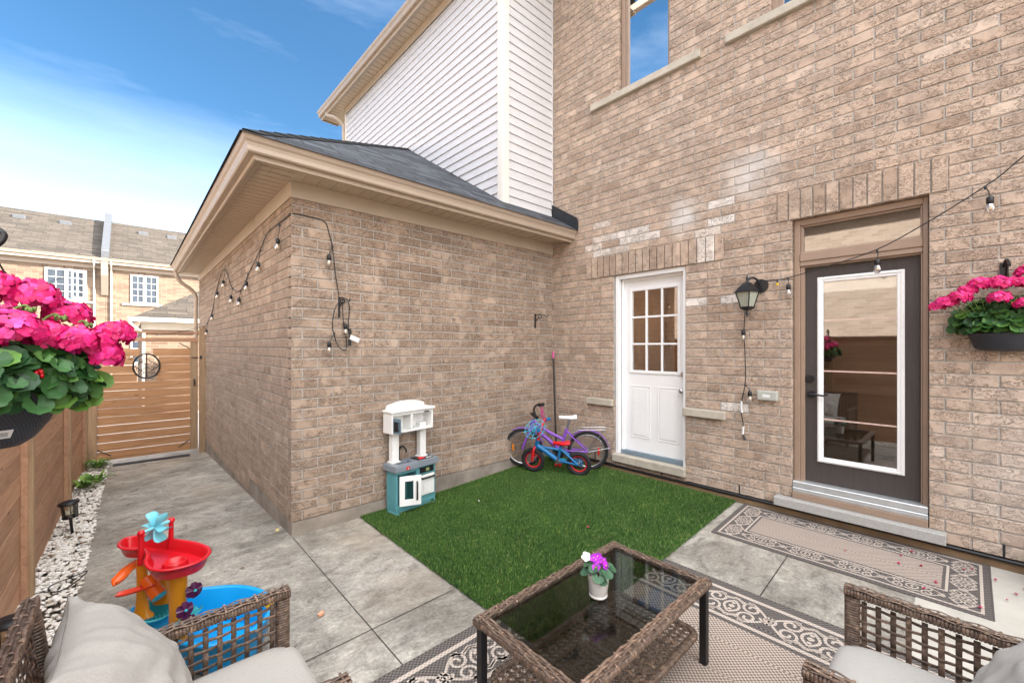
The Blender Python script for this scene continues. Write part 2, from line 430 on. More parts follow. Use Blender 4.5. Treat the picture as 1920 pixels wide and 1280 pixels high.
vo = b.n('TexVoronoi'); vo.inputs['Scale'].default_value = 95; b.l(v, vo.inputs['Vector'])
M_soffit = b.out(b.mixc(b.ramp(vo.outputs['Distance'], [(0.18, 0.75), (0.3, 0.0)]), lin('#c2b19c'), lin('#5a4c3c')), 0.5)
b = NB('vinyl_siding'); v = b.coord('Object', scale=(1, 1, 10))
M_siding = b.out(b.ramp(b.noise(v, 6, 4), [(0.3, lin('#c3c1c1')), (0.7, lin('#d0cecf'))]), 0.55, b.bump(b.noise(b.coord('Object', scale=(1, 1, 8)), 14, 4), 0.15, 0.003))
def shingle(name, cols, w=0.30, h=0.14):
    b = NB(name); bt = b.n('TexBrick'); v = b.coord('UV'); b.l(v, bt.inputs['Vector'])
    bt.offset = 0.37; bt.offset_frequency = 2; bt.squash = 1.3; bt.squash_frequency = 3
    bt.inputs['Scale'].default_value = 1; bt.inputs['Brick Width'].default_value = w; bt.inputs['Row Height'].default_value = h
    bt.inputs['Mortar Size'].default_value = 0.011; bt.inputs['Bias'].default_value = -0.1; bt.inputs['Mortar Smooth'].default_value = 0.2
    bt.inputs['Color1'].default_value = cols[0]; bt.inputs['Color2'].default_value = cols[1]; bt.inputs['Mortar'].default_value = cols[2]
    col = b.mixc(0.7, bt.outputs['Color'], b.ramp(b.noise(v, 120, 3, 0.7), [(0.3, (.6, .6, .6, 1)), (0.7, (1.35, 1.35, 1.35, 1))]), 'MULTIPLY')
    col = b.mixc(0.5, col, b.ramp(b.noise(b.coord('UV', scale=(2.2, 7, 1)), 1.5, 3), [(0.35, (.68, .68, .68, 1)), (0.65, (1.25, 1.25, 1.25, 1))]), 'MULTIPLY')
    return b.out(col, 0.9, b.bump(bt.outputs['Fac'], -0.8, 0.012, b.bump(b.noise(v, 300, 2), 0.4, 0.003)))
M_roof = shingle('charcoal_shingles', ((.024, .028, .036, 1), (.088, .097, .113, 1), (.003, .003, .004, 1)))
M_roof2 = shingle('tan_shingles', ((.046, .038, .030, 1), (.092, .076, .060, 1), (.016, .013, .010, 1)), 0.55, 0.15)
M_black = simple('black_metal', '#17171a', 0.42, 0.2, 40, 0.15)
M_rubber = simple('black_rubber', '#1a1a1c', 0.7, 0.25, 60, 0.3)
M_flash = simple('dark_flashing', '#1e2227', 0.55, 0.3, 14)
M_greymetal = simple('slate_grey_metal', '#54575c', 0.5, 0.15, 12)
M_alu = simple('aluminium_sill', '#c7cacb', 0.35, 0.1, 12, metal=0.6)
M_chrome = simple('brushed_chrome', '#c9c9cc', 0.25, 0.06, 20, metal=0.9)
M_white = simple('white_paint', '#e6e6e6', 0.38, 0.03, 5)
M_whitepl = simple('white_plastic', '#e4e3df', 0.42, 0.06, 8)
M_tanframe = simple('tan_painted_frame', '#927c6b', 0.45, 0.07, 6)
b = NB('brown_grained_door'); v = b.coord('Object', scale=(30, 30, 1.6))
nn_ = b.noise(v, 3, 6, 0.7, 0.6)
M_browndoor = b.out(b.ramp(nn_, [(0.3, (.040, .031, .027, 1)), (0.7, (.060, .048, .044, 1))]), 0.62, b.bump(nn_, 0.35, 0.002))
def glass(name, tint=(.95, .97, .97), mixf=0.2, rough=0.02, fs=1.2):
    """window pane: fresnel reflection over a see-through body"""
    b = NB(name); t = b.t; o = t.nodes['Material Output']
    g = b.n('BsdfGlossy'); g.inputs['Roughness'].default_value = rough
    tr = b.n('BsdfTransparent'); tr.inputs['Color'].default_value = tint + (1,)
    fr = b.n('Fresnel'); fr.inputs['IOR'].default_value = 1.6
    f = b.math('ADD', b.math('MULTIPLY', fr.outputs[0], fs), mixf, True)
    mx = b.n('MixShader'); b.l(f, mx.inputs[0]); b.l(tr.outputs[0], mx.inputs[1]); b.l(g.outputs[0], mx.inputs[2])
    b.l(mx.outputs[0], o.inputs['Surface']); return b.m
M_cream = None
M_pane = glass('window_glass', (.85, .87, .86), 0.16)
M_panedark = glass('reflective_pane', (.62, .64, .65), 0.26)
M_doorpane = glass('door_pane', (.8, .8, .78), 0.22)
M_bulb = glass('bulb_glass', (.97, .96, .93), 0.12, 0.03)
M_table_glass = glass('smoked_table_glass', (.55, .57, .56), 0.0, .02, .24)
M_lens = glass('lantern_lens', (.80, .80, .72), 0.08, 0.15)
M_filament = simple('bulb_filament', '#e8c7a0', 0.4, 0.1, 50)
b = NB('frosted_lantern_glass'); M_frost = b.out(b.ramp(b.noise(b.coord('Object'), 60, 3), [(.3, (.30, .32, .26, 1)), (.7, (.42, .44, .36, 1))]), 0.35)
def emit(name, col, st):
    b = NB(name); b.b.inputs['Emission Color'].default_value = col; b.b.inputs['Emission Strength'].default_value = st; return b.out(col, 0.5)
M_lampglow = emit('warm_lamp', (1, .82, .52, 1), 6)
M_room = simple('room_wall', '#9a8266', 0.8, 0.05, 3)
M_curtain = simple('white_blind', '#d9d6cf', 0.7, 0.05, 5)
def wicker(name, c=((.055, .034, .025, 1), (.135, .090, .065, 1), (.33, .25, .19, 1))):
    b = NB(name); v = b.coord('Object'); a = b.n('Attribute'); a.attribute_name = 'bc'
    n = b.noise(v, 55, 5, 0.65, 0.8)
    col = b.ramp(n, [(0.28, c[0]), (0.52, c[1]), (0.78, c[2])])
    col = b.mixc(1.0, col, b.ramp(a.outputs['Fac'], [(0.0, (.55, .52, .50, 1)), (0.6, (1.0, .98, .95, 1)), (1.0, (1.9, 1.75, 1.6, 1))]), 'MULTIPLY')
    return b.out(col, 0.42, b.bump(b.noise(v, 260, 3), 0.25, 0.001))
M_wick = wicker('resin_wicker')
b = NB('seat_fabric'); v = b.coord('Object')
wv = b.n('TexWave'); wv.inputs['Scale'].default_value = 220; wv.inputs['Distortion'].default_value = 3; b.l(v, wv.inputs['Vector'])
nf = b.noise(v, 420, 3, 0.7); nl = b.noise(b.coord('Object', scale=(1, 6, 6)), 60, 5, 0.7)
M_fabric = b.out(b.mixc(0.5, b.ramp(nf, [(0.3, (.32, .30, .275, 1)), (0.7, (.47, .445, .41, 1))]), b.ramp(nl, [(0.3, (.31, .295, .27, 1)), (0.7, (.49, .465, .43, 1))])), 0.92, b.bump(nf, 0.35, 0.0012))
b = NB('turf'); v = b.coord('Object'); a = b.n('Attribute'); a.attribute_name = 'bc'
M_turf = b.out(b.mixc(0.6, b.ramp(a.outputs['Fac'], [(0.0, (.014, .050, .007, 1)), (0.45, (.036, .110, .012, 1)), (0.8, (.09, .20, .025, 1)), (1.0, (.30, .36, .10, 1))]), b.ramp(b.noise(v, 2.6, 4, 0.6), [(0.35, (.7, .75, .7, 1)), (0.65, (1.25, 1.2, 1.1, 1))]), 'MULTIPLY'), 0.6)
M_turfbase = simple('turf_backing', (.012, .032, .008, 1), 0.9, 0.3, 30)
def leafm(name, c1, c2, c3):
    b = NB(name); v = b.coord('Object'); a = b.n('Attribute'); a.attribute_name = 'bc'
    col = b.ramp(a.outputs['Fac'], [(0.0, c1), (0.55, c2), (1.0, c3)])
    col = b.mixc(0.5, col, b.ramp(b.noise(v, 70, 4), [(0.3, (.65, .7, .6, 1)), (0.7, (1.25, 1.2, 1.1, 1))]), 'MULTIPLY')
    m = b.out(col, 0.55, b.bump(b.noise(v, 120, 3), 0.3, 0.001)); return m
M_leaf = leafm('geranium_leaf', (.012, .050, .014, 1), (.035, .12, .026, 1), (.14, .29, .045, 1))
M_leaf2 = leafm('violet_leaf', (.02, .06, .03, 1), (.04, .11, .055, 1), (.09, .18, .09, 1))
M_petal = leafm('magenta_petal', (.42, .0, .07, 1), (.66, .002, .15, 1), (.86, .06, .38, 1))
M_petalp = leafm('purple_petal', (.22, .0, .35, 1), (.38, .005, .52, 1), (.50, .02, .60, 1))
M_stem = simple('green_stem', '#5f7a35', 0.6, 0.2, 30)
M_yellow = simple('yellow_stamen', '#f0c419', 0.5)
b = NB('white_pebble'); v = b.coord('Object'); a = b.n('Attribute'); a.attribute_name = 'bc'
M_pebble = b.out(b.mixc(0.4, b.ramp(a.outputs['Fac'], [(0.0, (.22, .18, .14, 1)), (0.06, (.36, .31, .25, 1)), (0.12, (.66, .61, .53, 1)), (0.5, (.82, .79, .73, 1)), (1.0, (.92, .90, .87, 1))]), b.ramp(b.noise(v, 60, 3), [(0.3, (.8, .78, .74, 1)), (0.7, (1.05, 1.05, 1.05, 1))]), 'MULTIPLY'), 0.75)
M_soil = simple('dark_soil', '#4a4036', 0.95, 0.35, 25, 0.5)
M_ground = simple('light_gravel_ground', '#8e8676', 0.95, 0.2, 3, 0.3)
M_asphalt = simple('lane_asphalt', '#77736c', 0.9, 0.15, 8, 0.3)
def plastic(n, h, r=0.32): return simple(n, h, r, 0.05, 6, 0.0)
M_red = plastic('red_plastic', '#c4101e'); M_orange = plastic('orange_plastic', '#e2610f'); M_amber = plastic('amber_plastic', '#d68d12')
M_blue = plastic('blue_plastic', '#159be0'); M_aqua = plastic('aqua_plastic', '#3fb5c4'); M_aqua2 = plastic('pale_aqua_plastic', '#7ccfe0')
M_plum = plastic('plum_plastic', '#4d0f44'); M_teal = plastic('teal_plastic', '#5f9aa0', 0.45); M_greypl = plastic('grey_plastic', '#7d848c', 0.45)
M_slate = plastic('slate_plastic', '#5f727d', 0.45); M_blackpl = plastic('black_plastic', '#1b1b1e', 0.4)
M_purple = plastic('purple_paint', '#8350b4', 0.28); M_bikeblue = plastic('blue_paint', '#1b6aa0', 0.28); M_bikered = plastic('red_paint', '#c81823', 0.3)
M_tyre = simple('tyre_rubber', '#1c1c1e', 0.8, 0.2, 80, 0.4); M_cyan = plastic('cyan_plastic', '#44b3cf')
M_orefl = plastic('orange_reflector', '#e8830a', 0.2); M_rrefl = plastic('red_reflector', '#d61a0f', 0.2)
M_pink = plastic('pink_plastic', '#c9508c')
M_bin = simple('galvanised_steel', '#9fb0b8', 0.35, 0.15, 8, metal=0.7)
M_pot = simple('navy_ribbed_pot', '#2b303d', 0.55, 0.1, 20)
b = NB('navy_wicker_pot'); v = b.coord('Object'); wv = b.n('TexWave'); wv.bands_direction = 'Z'; wv.inputs['Scale'].default_value = 55; b.l(v, wv.inputs['Vector'])
wv2 = b.n('TexWave'); wv2.bands_direction = 'DIAGONAL'; wv2.inputs['Scale'].default_value = 60; b.l(v, wv2.inputs['Vector'])
hh_ = b.mixc(1.0, wv.outputs['Color'], wv2.outputs['Color'], 'MULTIPLY')
M_pot = b.out(b.ramp(hh_, [(0.0, (.018, .021, .030, 1)), (1.0, (.040, .046, .062, 1))]), 0.5, b.bump(hh_, 0.6, 0.002))
M_potw = simple('white_ceramic', '#d5cfc8', 0.35, 0.05, 10)
M_label = simple('paper_label', '#d8d8d8', 0.6, 0.03, 10)
def rugm(name, c1, c2):
    b = NB(name); v = b.coord('Object', rot=(0, 0, 0)); vo = b.n('TexChecker'); vo.inputs['Scale'].default_value = 85; b.l(v, vo.inputs['Vector'])
    n = b.noise(v, 130, 3, 0.6)
    f = b.mixc(0.5, vo.outputs['Fac'], n)
    return b.out(b.ramp(f, [(0.25, c1), (0.6, c2)]), 0.95, b.bump(f, 0.5, 0.003))
M_rugdark = rugm('rug_charcoal', (.055, .047, .043, 1), (.14, .122, .112, 1))
M_rugfield = rugm('rug_taupe', (.15, .115, .095, 1), (.47, .39, .33, 1))
M_ruglight = rugm('rug_cream', (.36, .30, .255, 1), (.55, .475, .41, 1))
M_chalk = simple('peach_chalk', '#e3a883', 0.9); M_chalky = simple('yellow_chalk', '#e0cf8f', 0.9)
M_mat = simple('black_doormat', '#2c2c31', 0.9, 0.3, 120, 0.5)
# ---------------------------------------------------------------- the house
XC = 4.378; YB = 3.93; XD = 1.04; RH = 0.0882; Z0C = 0.205; Z0B = 0.123
def wall(name, parent, O, U, N, u0, u1, z0, rows, openings=(), mat=M_brick, off=0.0, sold=(), stack=(), zmax=None, botfn=None, blw=0.26, whites=(), patch=None, seed=1):
    """brick by brick: boxes on a mortar plane; openings (u0,u1,z0,z1); sold = soldier courses (u0,u1,z0,z1,out); stack = spans laid without bond"""
    rnd = random.Random(seed)
    O, U, N = Vector(O), Vector(U), Vector(N); Z = Vector((0, 0, 1))
    mb = MB(); mm = MB()
    def P(u, z, o): return O + U * u + N * o + Z * z
    def brick(a, b, za, zb, out, col):
        if b - a < 0.018: return
        j = rnd.uniform(-0.0018, 0.0018); k = rnd.uniform(-0.0012, 0.0012)
        q = [P(a, za, out + j), P(b, za, out + k), P(b, zb, out + k), P(a, zb, out + j)]
        r = [P(a, za, -0.10), P(b, za, -0.10), P(b, zb, -0.10), P(a, zb, -0.10)]
        e = 0.004
        f = [P(a + e, za + e, out + j), P(b - e, za + e, out + k), P(b - e, zb - e, out + k), P(a + e, zb - e, out + j)]
        m_ = [P(a, za, out - 0.004 + j), P(b, za, out - 0.004 + k), P(b, zb, out - 0.004 + k), P(a, zb, out - 0.004 + j)]
        mb.c = col
        mb.add(f + m_ + r, [(0, 1, 2, 3), (4, 5, 1, 0), (5, 6, 2, 1), (6, 7, 3, 2), (7, 4, 0, 3), (8, 9, 5, 4), (9, 10, 6, 5), (10, 11, 7, 6), (11, 8, 4, 7)], smooth=False)
    def colr(u, z):
        c = min(0.93, max(0.0, rnd.gauss(0.5, 0.20)))
        if patch and patch[0] < u < patch[1] and patch[2] < z < patch[3]: c = min(0.97, c + 0.22 + (0.3 if rnd.random() < 0.14 else 0))
        for (wu, wz) in whites:
            if abs(u - wu) < 0.13 and abs(z - wz) < 0.045: c = 1.0
        return c
    for k in range(rows):
        za = z0 + k * RH; zb = za + RH - 0.010; zm = (za + zb) / 2
        spans = [(u0, u1)]
        for (a, b, c, d) in list(openings) + [s[:4] for s in sold]:
            if c < zm < d:
                ns = []
                for (p, q) in spans:
                    if b <= p or a >= q: ns.append((p, q)); continue
                    if a > p: ns.append((p, a))
                    if b < q: ns.append((b, q))
                spans = ns
        if botfn:
            spans2 = []
            for p, q in spans:
                cuts = [p] + [c for c in botfn[0] if p < c < q] + [q]
                for i in range(len(cuts) - 1):
                    if zm > botfn[1]((cuts[i] + cuts[i + 1]) / 2): spans2.append((cuts[i], cuts[i + 1]))
            # merge neighbours
            spans = []
            for s_ in spans2:
                if spans and abs(spans[-1][1] - s_[0]) < 1e-6: spans[-1] = (spans[-1][0], s_[1])
                else: spans.append(s_)
        sp2 = []
        for (p, q) in spans:
            for (a, b, c, d) in stack:
                if c < zm < d and p <= a + .01 and q >= b - .01:
                    for x_ in ((p, a - .005), (b + .005, q)):
                        if x_[1] - x_[0] > .02: sp2.append(x_)
                    brick(a, b, za, zb, 0.008, colr((a + b) / 2, zm)); break
            else: sp2.append((p, q))
        for (p, q) in sp2:
            u = p; first = True
            g0 = off + (0.13 if k % 2 else 0.0)
            n = math.floor((p - g0) / blw) + 1
            while u < q - 1e-6:
                e = g0 + n * blw
                if e - u < 0.05: n += 1; e = g0 + n * blw
                if q - e < 0.05: e = q + 0.01
                brick(u, min(e - 0.010, q), za, zb, 0.008, colr((u + e) / 2, zm)); u = e; n += 1
    for (a, b, c, d, o) in sold:
        n = max(1, round((b - a) / 0.0895)); w_ = (b - a) / n
        for i in range(n): brick(a + i * w_ + .004, a + (i + 1) * w_ - .005, c, d - .01, o, colr(a + i * w_, 2.6 if d < 2.8 else 9) if rnd.random() > .16 or d > 2.8 else 0.98)
    # mortar plane with the openings left out
    top = zmax if zmax else z0 + rows * RH
    us = sorted(set([u0, u1] + [x for o in openings for x in o[:2] if u0 < x < u1] + (list(botfn[0]) if botfn else [])))
    zs = sorted(set([z0, top] + [x for o in openings for x in o[2:4] if z0 < x < top]))
    for i in range(len(us) - 1):
        for j in range(len(zs) - 1):
            um, zm = (us[i] + us[i + 1]) / 2, (zs[j] + zs[j + 1]) / 2
            if any(o[0] < um < o[1] and o[2] < zm < o[3] for o in openings): continue
            zb_ = zs[j]
            if botfn and j == 0: zb_ = botfn[1](um)
            if zb_ >= zs[j + 1]: continue
            mm.quad(P(us[i], zb_, 0), P(us[i + 1], zb_, 0), P(us[i + 1], zs[j + 1], 0), P(us[i], zs[j + 1], 0))
    for (a, b, c, d) in openings:
        for (p, q) in (((a - .004), 1), ((b + .004), -1)):
            if u0 < p < u1: mm.quad(P(p, max(c, z0), 0), P(p, min(d, top), 0), P(p, min(d, top), -0.10), P(p, max(c, z0), -0.10))
        if d < top: mm.quad(P(a, d + .004, 0.0), P(b, d + .004, 0.0), P(b, d + .004, -0.10), P(a, d + .004, -0.10))
    # join mortar into the same part
    base = len(mb.v); mb.c = 0.5
    o = len(mb.v); mb.v += mm.v
    for f in mm.f: mb.f.append(tuple(x + o for x in f)); mb.mi.append(1); mb.sm.append(False); mb.col.append(.5); mb.uv.append(None)
    return mb.build(name, [mat, M_mortar], parent, world=True)

house = thing('brick_house', 'buff brick townhouse with attached garage, white siding above and two rear doors', 'house', (XC, 0, 0))
# wall with the doors (u = -y from y=YB): u = YB - y
cu = lambda y: YB - y
opsC = [(cu(2.92), cu(2.035), 0.0, Z0C + 26 * RH), (cu(1.065), cu(0.195), 0.0, Z0C + 29 * RH),
        (cu(2.853), cu(2.215), Z0C + 51 * RH, 6.9), (cu(1.234), cu(-0.6), Z0C + 51 * RH, 6.9)]
wh = [(cu(2.72), 2.855), (cu(2.95), 2.945), (cu(3.05), 2.765), (cu(2.35), 2.86), (cu(1.78), 2.86), (cu(1.90), 2.06), (cu(1.6), 2.06), (cu(1.6), 1.04), (cu(1.45), 1.04), (cu(2.5), 2.95), (cu(1.75), 3.03)]
wall('house_wall', house, (XC, YB, 0), (0, -1, 0), (-1, 0, 0), 0.0, 13.5, Z0C, 80, opsC, M_brickC, off=0.05,
     sold=[(cu(3.34), cu(1.64), Z0C + 26 * RH, Z0C + 29 * RH, 0.02), (cu(1.18), cu(0.094), Z0C + 29 * RH, Z0C + 32 * RH, 0.018)],
     stack=[(cu(3.12), cu(2.93), 1.0, 2.49), (cu(2.03), cu(1.81), 1.0, 2.49)], whites=wh, patch=(cu(3.3), cu(1.65), 2.76, 3.2), seed=5)
m = MB(); m.box(XC - .006, XC + .1, -5.5, YB, -0.3, Z0C - .03); m.build('foundation', M_parge, house, world=True)
m = MB(); m.box(XC - .022, XC + .02, -5.5, YB - .02, Z0C - .03, Z0C - .006, .004)
m.tube([(XC - .018, 3.0, Z0C - .016), (XC - .018, -5, Z0C - .016)], .009, 6)
m.build('drip_flashing', M_blackpl, house, world=True)
for y in (1.50, -0.165, 2.30, 3.2):      # weep slots
    m = MB(); m.box(XC - .0105, XC - .002, y - .006, y + .006, Z0C + .002, Z0C + .085); m.build('weep_slot', M_flash, house, world=True)
# garage: side wall towards the camera (B) and the long wall (D)
wall('garage_wall', house, (XD, YB, 0), (1, 0, 0), (0, -1, 0), -0.008, XC - XD, Z0B, 32, [], M_brick, off=0.345 - .26, seed=11, zmax=2.96,
     botfn=([1.06], lambda u: Z0B if u < 1.06 else Z0B + RH))
wall('garage_side_wall', house, (XD, YB, 0), (0, 1, 0), (-1, 0, 0), 0.112, 6.30, Z0B - 3 * RH, 35, [], M_brick, off=0.215 - .13, seed=12, zmax=2.96,
     botfn=([1.72], lambda u: Z0B if u < 1.72 else Z0B - 2 * RH))
m = MB()
m.box(XD - .004, XD + 1.075, YB - .004, YB + .1, -.3, Z0B - .004); m.box(XD + 1.0701, XC - .01, YB - .004, YB + .1, -.3, Z0B + RH - .004)
m.box(XD - .003, XD + .1, YB + .1001, YB + 1.72, -.4, Z0B - .004); m.box(XD - .003, XD + .1, YB + 1.7201, YB + 6.3, -.6, Z0B - 2 * RH - .004)
m.build('footing', M_found, house, world=True)
m = MB(); m.box(XD - .018, XC - .008, YB - .022, YB + .02, 2.91, 3.052, .003)
m.box(XD - .022, XD + .0, YB + .021, YB + 6.32, 2.91, 3.052, .003)
m.box(XD - .026, XD - .021, YB + 1.35, YB + 1.354, 2.915, 3.05)
m.build('frieze_board', M_trim2, house, world=True)
# soffit with vented panels: slim V joints every 0.12 m
m = MB()
XE, YE = 0.60, 3.489   # outer gutter lines
zs_ = 3.050
m.quad((XE + .13, YE + .13, zs_), (XC, YE + .13, zs_), (XC, YB - .02, zs_), (XD - .02, YB - .02, zs_))
m.quad((XE + .13, YE + .13, zs_), (XD - .02, YB - .02, zs_), (XD - .02, YB + 6.3, zs_), (XE + .13, YB + 6.3, zs_))
m.mat = 1
x = XD - .2
while x < XC:
    m.box(x, x + .006, max(YE + .14, YB - .02 - (XD - x) if x < XD else YE + .14), YB - .03, zs_ - .004, zs_ + .01); x += .125
y = YB - .2
while y < YB + 6.2:
    m.box(XE + .14, XD - .03, y, y + .006, zs_ - .004, zs_ + .01); y += .105
m.build('soffit', [M_soffit, M_trim], house, world=True)
def gutter_run(mb, axis, a0, a1, fx, z, sgn=-1, mitre=0.0):
    """K profile along 'x' (face at y=fx) or 'y' (face at x=fx), outwards = sgn"""
    prof = [(.11, .0), (.11, -.115), (.045, -.115), (.036, -.105), (.034, -.075), (.026, -.052), (.012, -.038), (.004, -.022), (0, -.012), (0, 0.0), (.012, .004), (.016, -.006), (.10, -.006)]
    V = []; n = len(prof)
    for a, end in ((a0, 0), (a1, 1)):
        for (o, dz) in prof:
            aa = a + (mitre * o if end == 0 else 0)
            p = (aa, fx - sgn * o, z + dz) if axis == 'x' else (fx - sgn * o, aa, z + dz)
            V.append(p)
    F = [(i, (i + 1) % n, n + (i + 1) % n, n + i) for i in range(n)]
    mb.add(V, F, smooth=False); mb.add(V[:n], [tuple(range(n))[::-1]]); mb.add(V[n:], [tuple(range(n))])
m = MB(); gutter_run(m, 'x', XE, XC - .01, YE, 3.168, -1, 1.0); gutter_run(m, 'y', YE, YB + 6.32, XE, 3.168, -1, 1.0)
m.build('gutter', M_trim, house, world=True)
m = MB(); m.box(XE + .086, XC - .008, YE + .086, YE + .108, 3.018, 3.06, .003); m.box(XE + .086, XE + .108, YE + .109, YB + 6.3, 3.018, 3.06, .003)
m.box(XE + .109, XC - .008, YE + .109, YE + .15, 3.032, 3.052, .004); m.box(XE + .109, XE + .15, YE + .151, YB + 6.3, 3.032, 3.052, .004)
m.build('fascia', M_trim2, house, world=True)
# garage roof : hip; slope .62
S = 0.62; ZR = 3.172
m = MB(); m.useuv = True
XS = 3.46   # siding plane
xh = XS - XE
def rz(d): return ZR + S * d
sl = math.sqrt(1 + S * S)
def rq(pts, uv): m.add(pts, [tuple(range(len(pts)))], [uv], smooth=False)
ov = -0.02
rq([(XE + ov, YE + ov, rz(ov)), (XC - .01, YE + ov, rz(ov)), (XC - .01, YB + .05, rz(YB + .05 - YE)), (XS + .02, YB + .05, rz(YB + .05 - YE)), (XS + .02, YE + xh + .02, rz(xh + .02))],
   [(0, 0), (XC - XE, 0), (XC - XE, .46 * sl), (xh, .46 * sl), (xh, xh * sl)])
yf = YB + 6.38
rq([(XE + ov, YE + ov, rz(ov)), (XS + .02, YE + xh + .02, rz(xh + .02)), (XS + .02, yf, rz(xh + .02)), (XE + ov, yf, rz(ov))], [(YE, 0), (YE + xh, xh * sl), (yf, xh * sl), (yf, 0)])
m.build('garage_roof', M_roof, house, world=True)
m = MB()     # hip cap shingles
n_ = 22
for i in range(n_):
    d0 = xh * i / n_; d1 = xh * (i + 1) / n_ + .03
    a = Vector((XE + d0, YE + d0, rz(d0) + .014)); c = Vector((XE + d1, YE + d1, rz(d1) + .006)); w1 = .12
    m.add([a, c, c + Vector((w1, 0, -.004)), a + Vector((w1, 0, -.004)), c + Vector((0, w1, -.004)), a + Vector((0, w1, -.004))], [(0, 1, 2, 3), (0, 5, 4, 1)], smooth=False)
m.build('hip_cap', M_roof, house, world=True)
m = MB()     # dark step flashing against the brick
zz = lambda y: rz(y - YE)
m.prism([(YE - .02, zz(YE - .02)), (YB - .0, zz(YB)), (YB - .0, zz(YB) + .165), (YE - .0, zz(YE) + .16), (YE - .02, zz(YE) + .10)], 'x', XC - .03, XC - .009)
m.build('roof_flashing', M_flash, house, world=True)
m = MB(); m.prism([(YB, zz(YB) - .1), (YB + .01, zz(YB) - .1), (YB + .01, 3.5), (YB, 3.5)], 'x', XS, XC - .01)
# siding: lapped boards (return wall and long wall)
def lap(mb, axis, a0, a1, f, z0, z1, sgn, clip=None):
    h = 0.1145; z = z0
    while z < z1:
        zt = min(z + h, z1)
        p0 = a0
        if clip: a0_, a1_ = clip(z, zt, a0, a1)
        else: a0_, a1_ = a0, a1
        if a1_ - a0_ > .02:
            for (za, zb, oa, ob) in ((z, zt, .017, .003),):
                if axis == 'x': V = [(a0_, f + sgn * oa, za), (a1_, f + sgn * oa, za), (a1_, f + sgn * ob, zb), (a0_, f + sgn * ob, zb), (a0_, f, za), (a1_, f, za)]
                else: V = [(f + sgn * oa, a0_, za), (f + sgn * oa, a1_, za), (f + sgn * ob, a1_, zb), (f + sgn * ob, a0_, zb), (f, a0_, za), (f, a1_, za)]
                mb.add(V, [(0, 1, 2, 3), (4, 5, 1, 0)], smooth=False)
        z += h
m = MB(); lap(m, 'x', XS + .02, XC - .02, YB + .002, zz(YB) - .02, 7.2, -1)
m.box(XC - .03, XC - .012, YB - .02, YB + .002, zz(YB) - .02, 7.2)
lap(m, 'y', YB + .02, 9.05, XS, 3.35, 6.62, -1, clip=lambda a, b, y0, y1: (y0, y1))
m.mat = 1
for k_ in range(26):  # butt joints between boards
    yy = random.uniform(4.2, 8.8); zz_ = 3.6 + 0.1145 * random.randint(4, 26) - .02
    m.box(XS - .0155, XS - .012, yy, yy + .003, zz_, zz_ + .10)
m.box(XS + .1, XC + 2, YB + .02, YB + .06, 3.3, 7.2); m.box(XS + .02, XS + .06, YB + .02, 9.05, 3.3, 7.2)
m.build('siding', [M_siding, M_siding], house, world=True)
m = MB(); m.box(XS - .028, XS + .075, YB - .028, YB + .0, zz(YB) - .05, 7.1, .004); m.box(XS - .028, XS - .0, YB + .0001, YB + .085, zz(YB) - .05, 7.1, .004)
m.build('corner_post', M_whitetrim, house, world=True)
m = MB(); m.box(XS - .026, XS + .0, 9.0, 9.07, 4.8, 6.62, .003)
m.build('corner_post', M_whitetrim, house, world=True)
# upper eave along the long siding wall
m = MB(); gutter_run(m, 'y', 1.5, 9.82, 3.10, 6.86, -1, 0.0); m.build('upper_gutter', M_trim, house, world=True)
m = MB(); m.box(3.186, 3.21, YB - .5, 9.8, 6.69, 6.75, .003); m.box(3.211, 3.25, YB - .5, 9.8, 6.705, 6.725, .003)
m.box(XS - .04, XS - .018, YB + .09, 9.05, 6.60, 6.72, .003); m.box(3.21, XS + .1, 9.78, 9.8, 6.69, 6.75)
m.build('upper_fascia', M_trim2, house, world=True)
m = MB(); m.quad((3.2, YB - .5, 6.722), (XS + .2, YB - .5, 6.722), (XS + .2, 9.79, 6.722), (3.2, 9.79, 6.722)); m.mat = 1
y = YB - .4
while y < 9.75: m.box(3.25, XS - .04, y, y + .008, 6.716, 6.73); y += .125
m.build('upper_soffit', [M_soffit, M_trim], house, world=True)
m = MB(); m.add([(3.12, YB - .5, 6.86), (3.12, 9.84, 6.86), (6.5, 9.84, 8.6), (6.5, YB - .5, 8.6)], [(0, 1, 2, 3)], [[(0, 0), (6, 0), (6, 4), (0, 4)]])
m.add([(3.9, YB - .5, 7.25), (3.9, -9.6, 7.25), (7.5, -9.6, 9.0), (7.5, YB - .5, 9.0)], [(0, 1, 2, 3)], [[(0, 0), (9, 0), (9, 4), (0, 4)]])
m.build('main_roof', M_roof, house, world=True)
m = MB(); m.box(XC + .1, 9.5, -5.55, 9.7, -.3, 7.2); m.box(XD + .12, XC + .09, YB + .12, YB + 6.28, -.4, 2.95); m.box(XS + .1, XC + .09, YB + .1, 9.0, 2.96, 7.0)
bx = m      # inner body that stops light; windows are set in front of it
bx.v = []; bx.f = []; bx.mi = []; bx.sm = []; bx.col = []; bx.uv = []
def hollow(mb, x0, x1, y0, y1, z0, z1, skip=''):
    V = [(x0, y0, z0), (x1, y0, z0), (x1, y1, z0), (x0, y1, z0), (x0, y0, z1), (x1, y0, z1), (x1, y1, z1), (x0, y1, z1)]
    for nme, f in (('b', (0, 3, 2, 1)), ('t', (4, 5, 6, 7)), ('f', (0, 1, 5, 4)), ('r', (1, 2, 6, 5)), ('k', (2, 3, 7, 6)), ('l', (3, 0, 4, 7))):
        if nme not in skip: mb.add(V, [f], smooth=False)
hollow(bx, XC + .10, 9.5, -9.5, 9.7, .2, 7.2, 'l'); hollow(bx, XD + .12, XC + .09, YB + .12, YB + 6.28, -.4, 2.95, '')
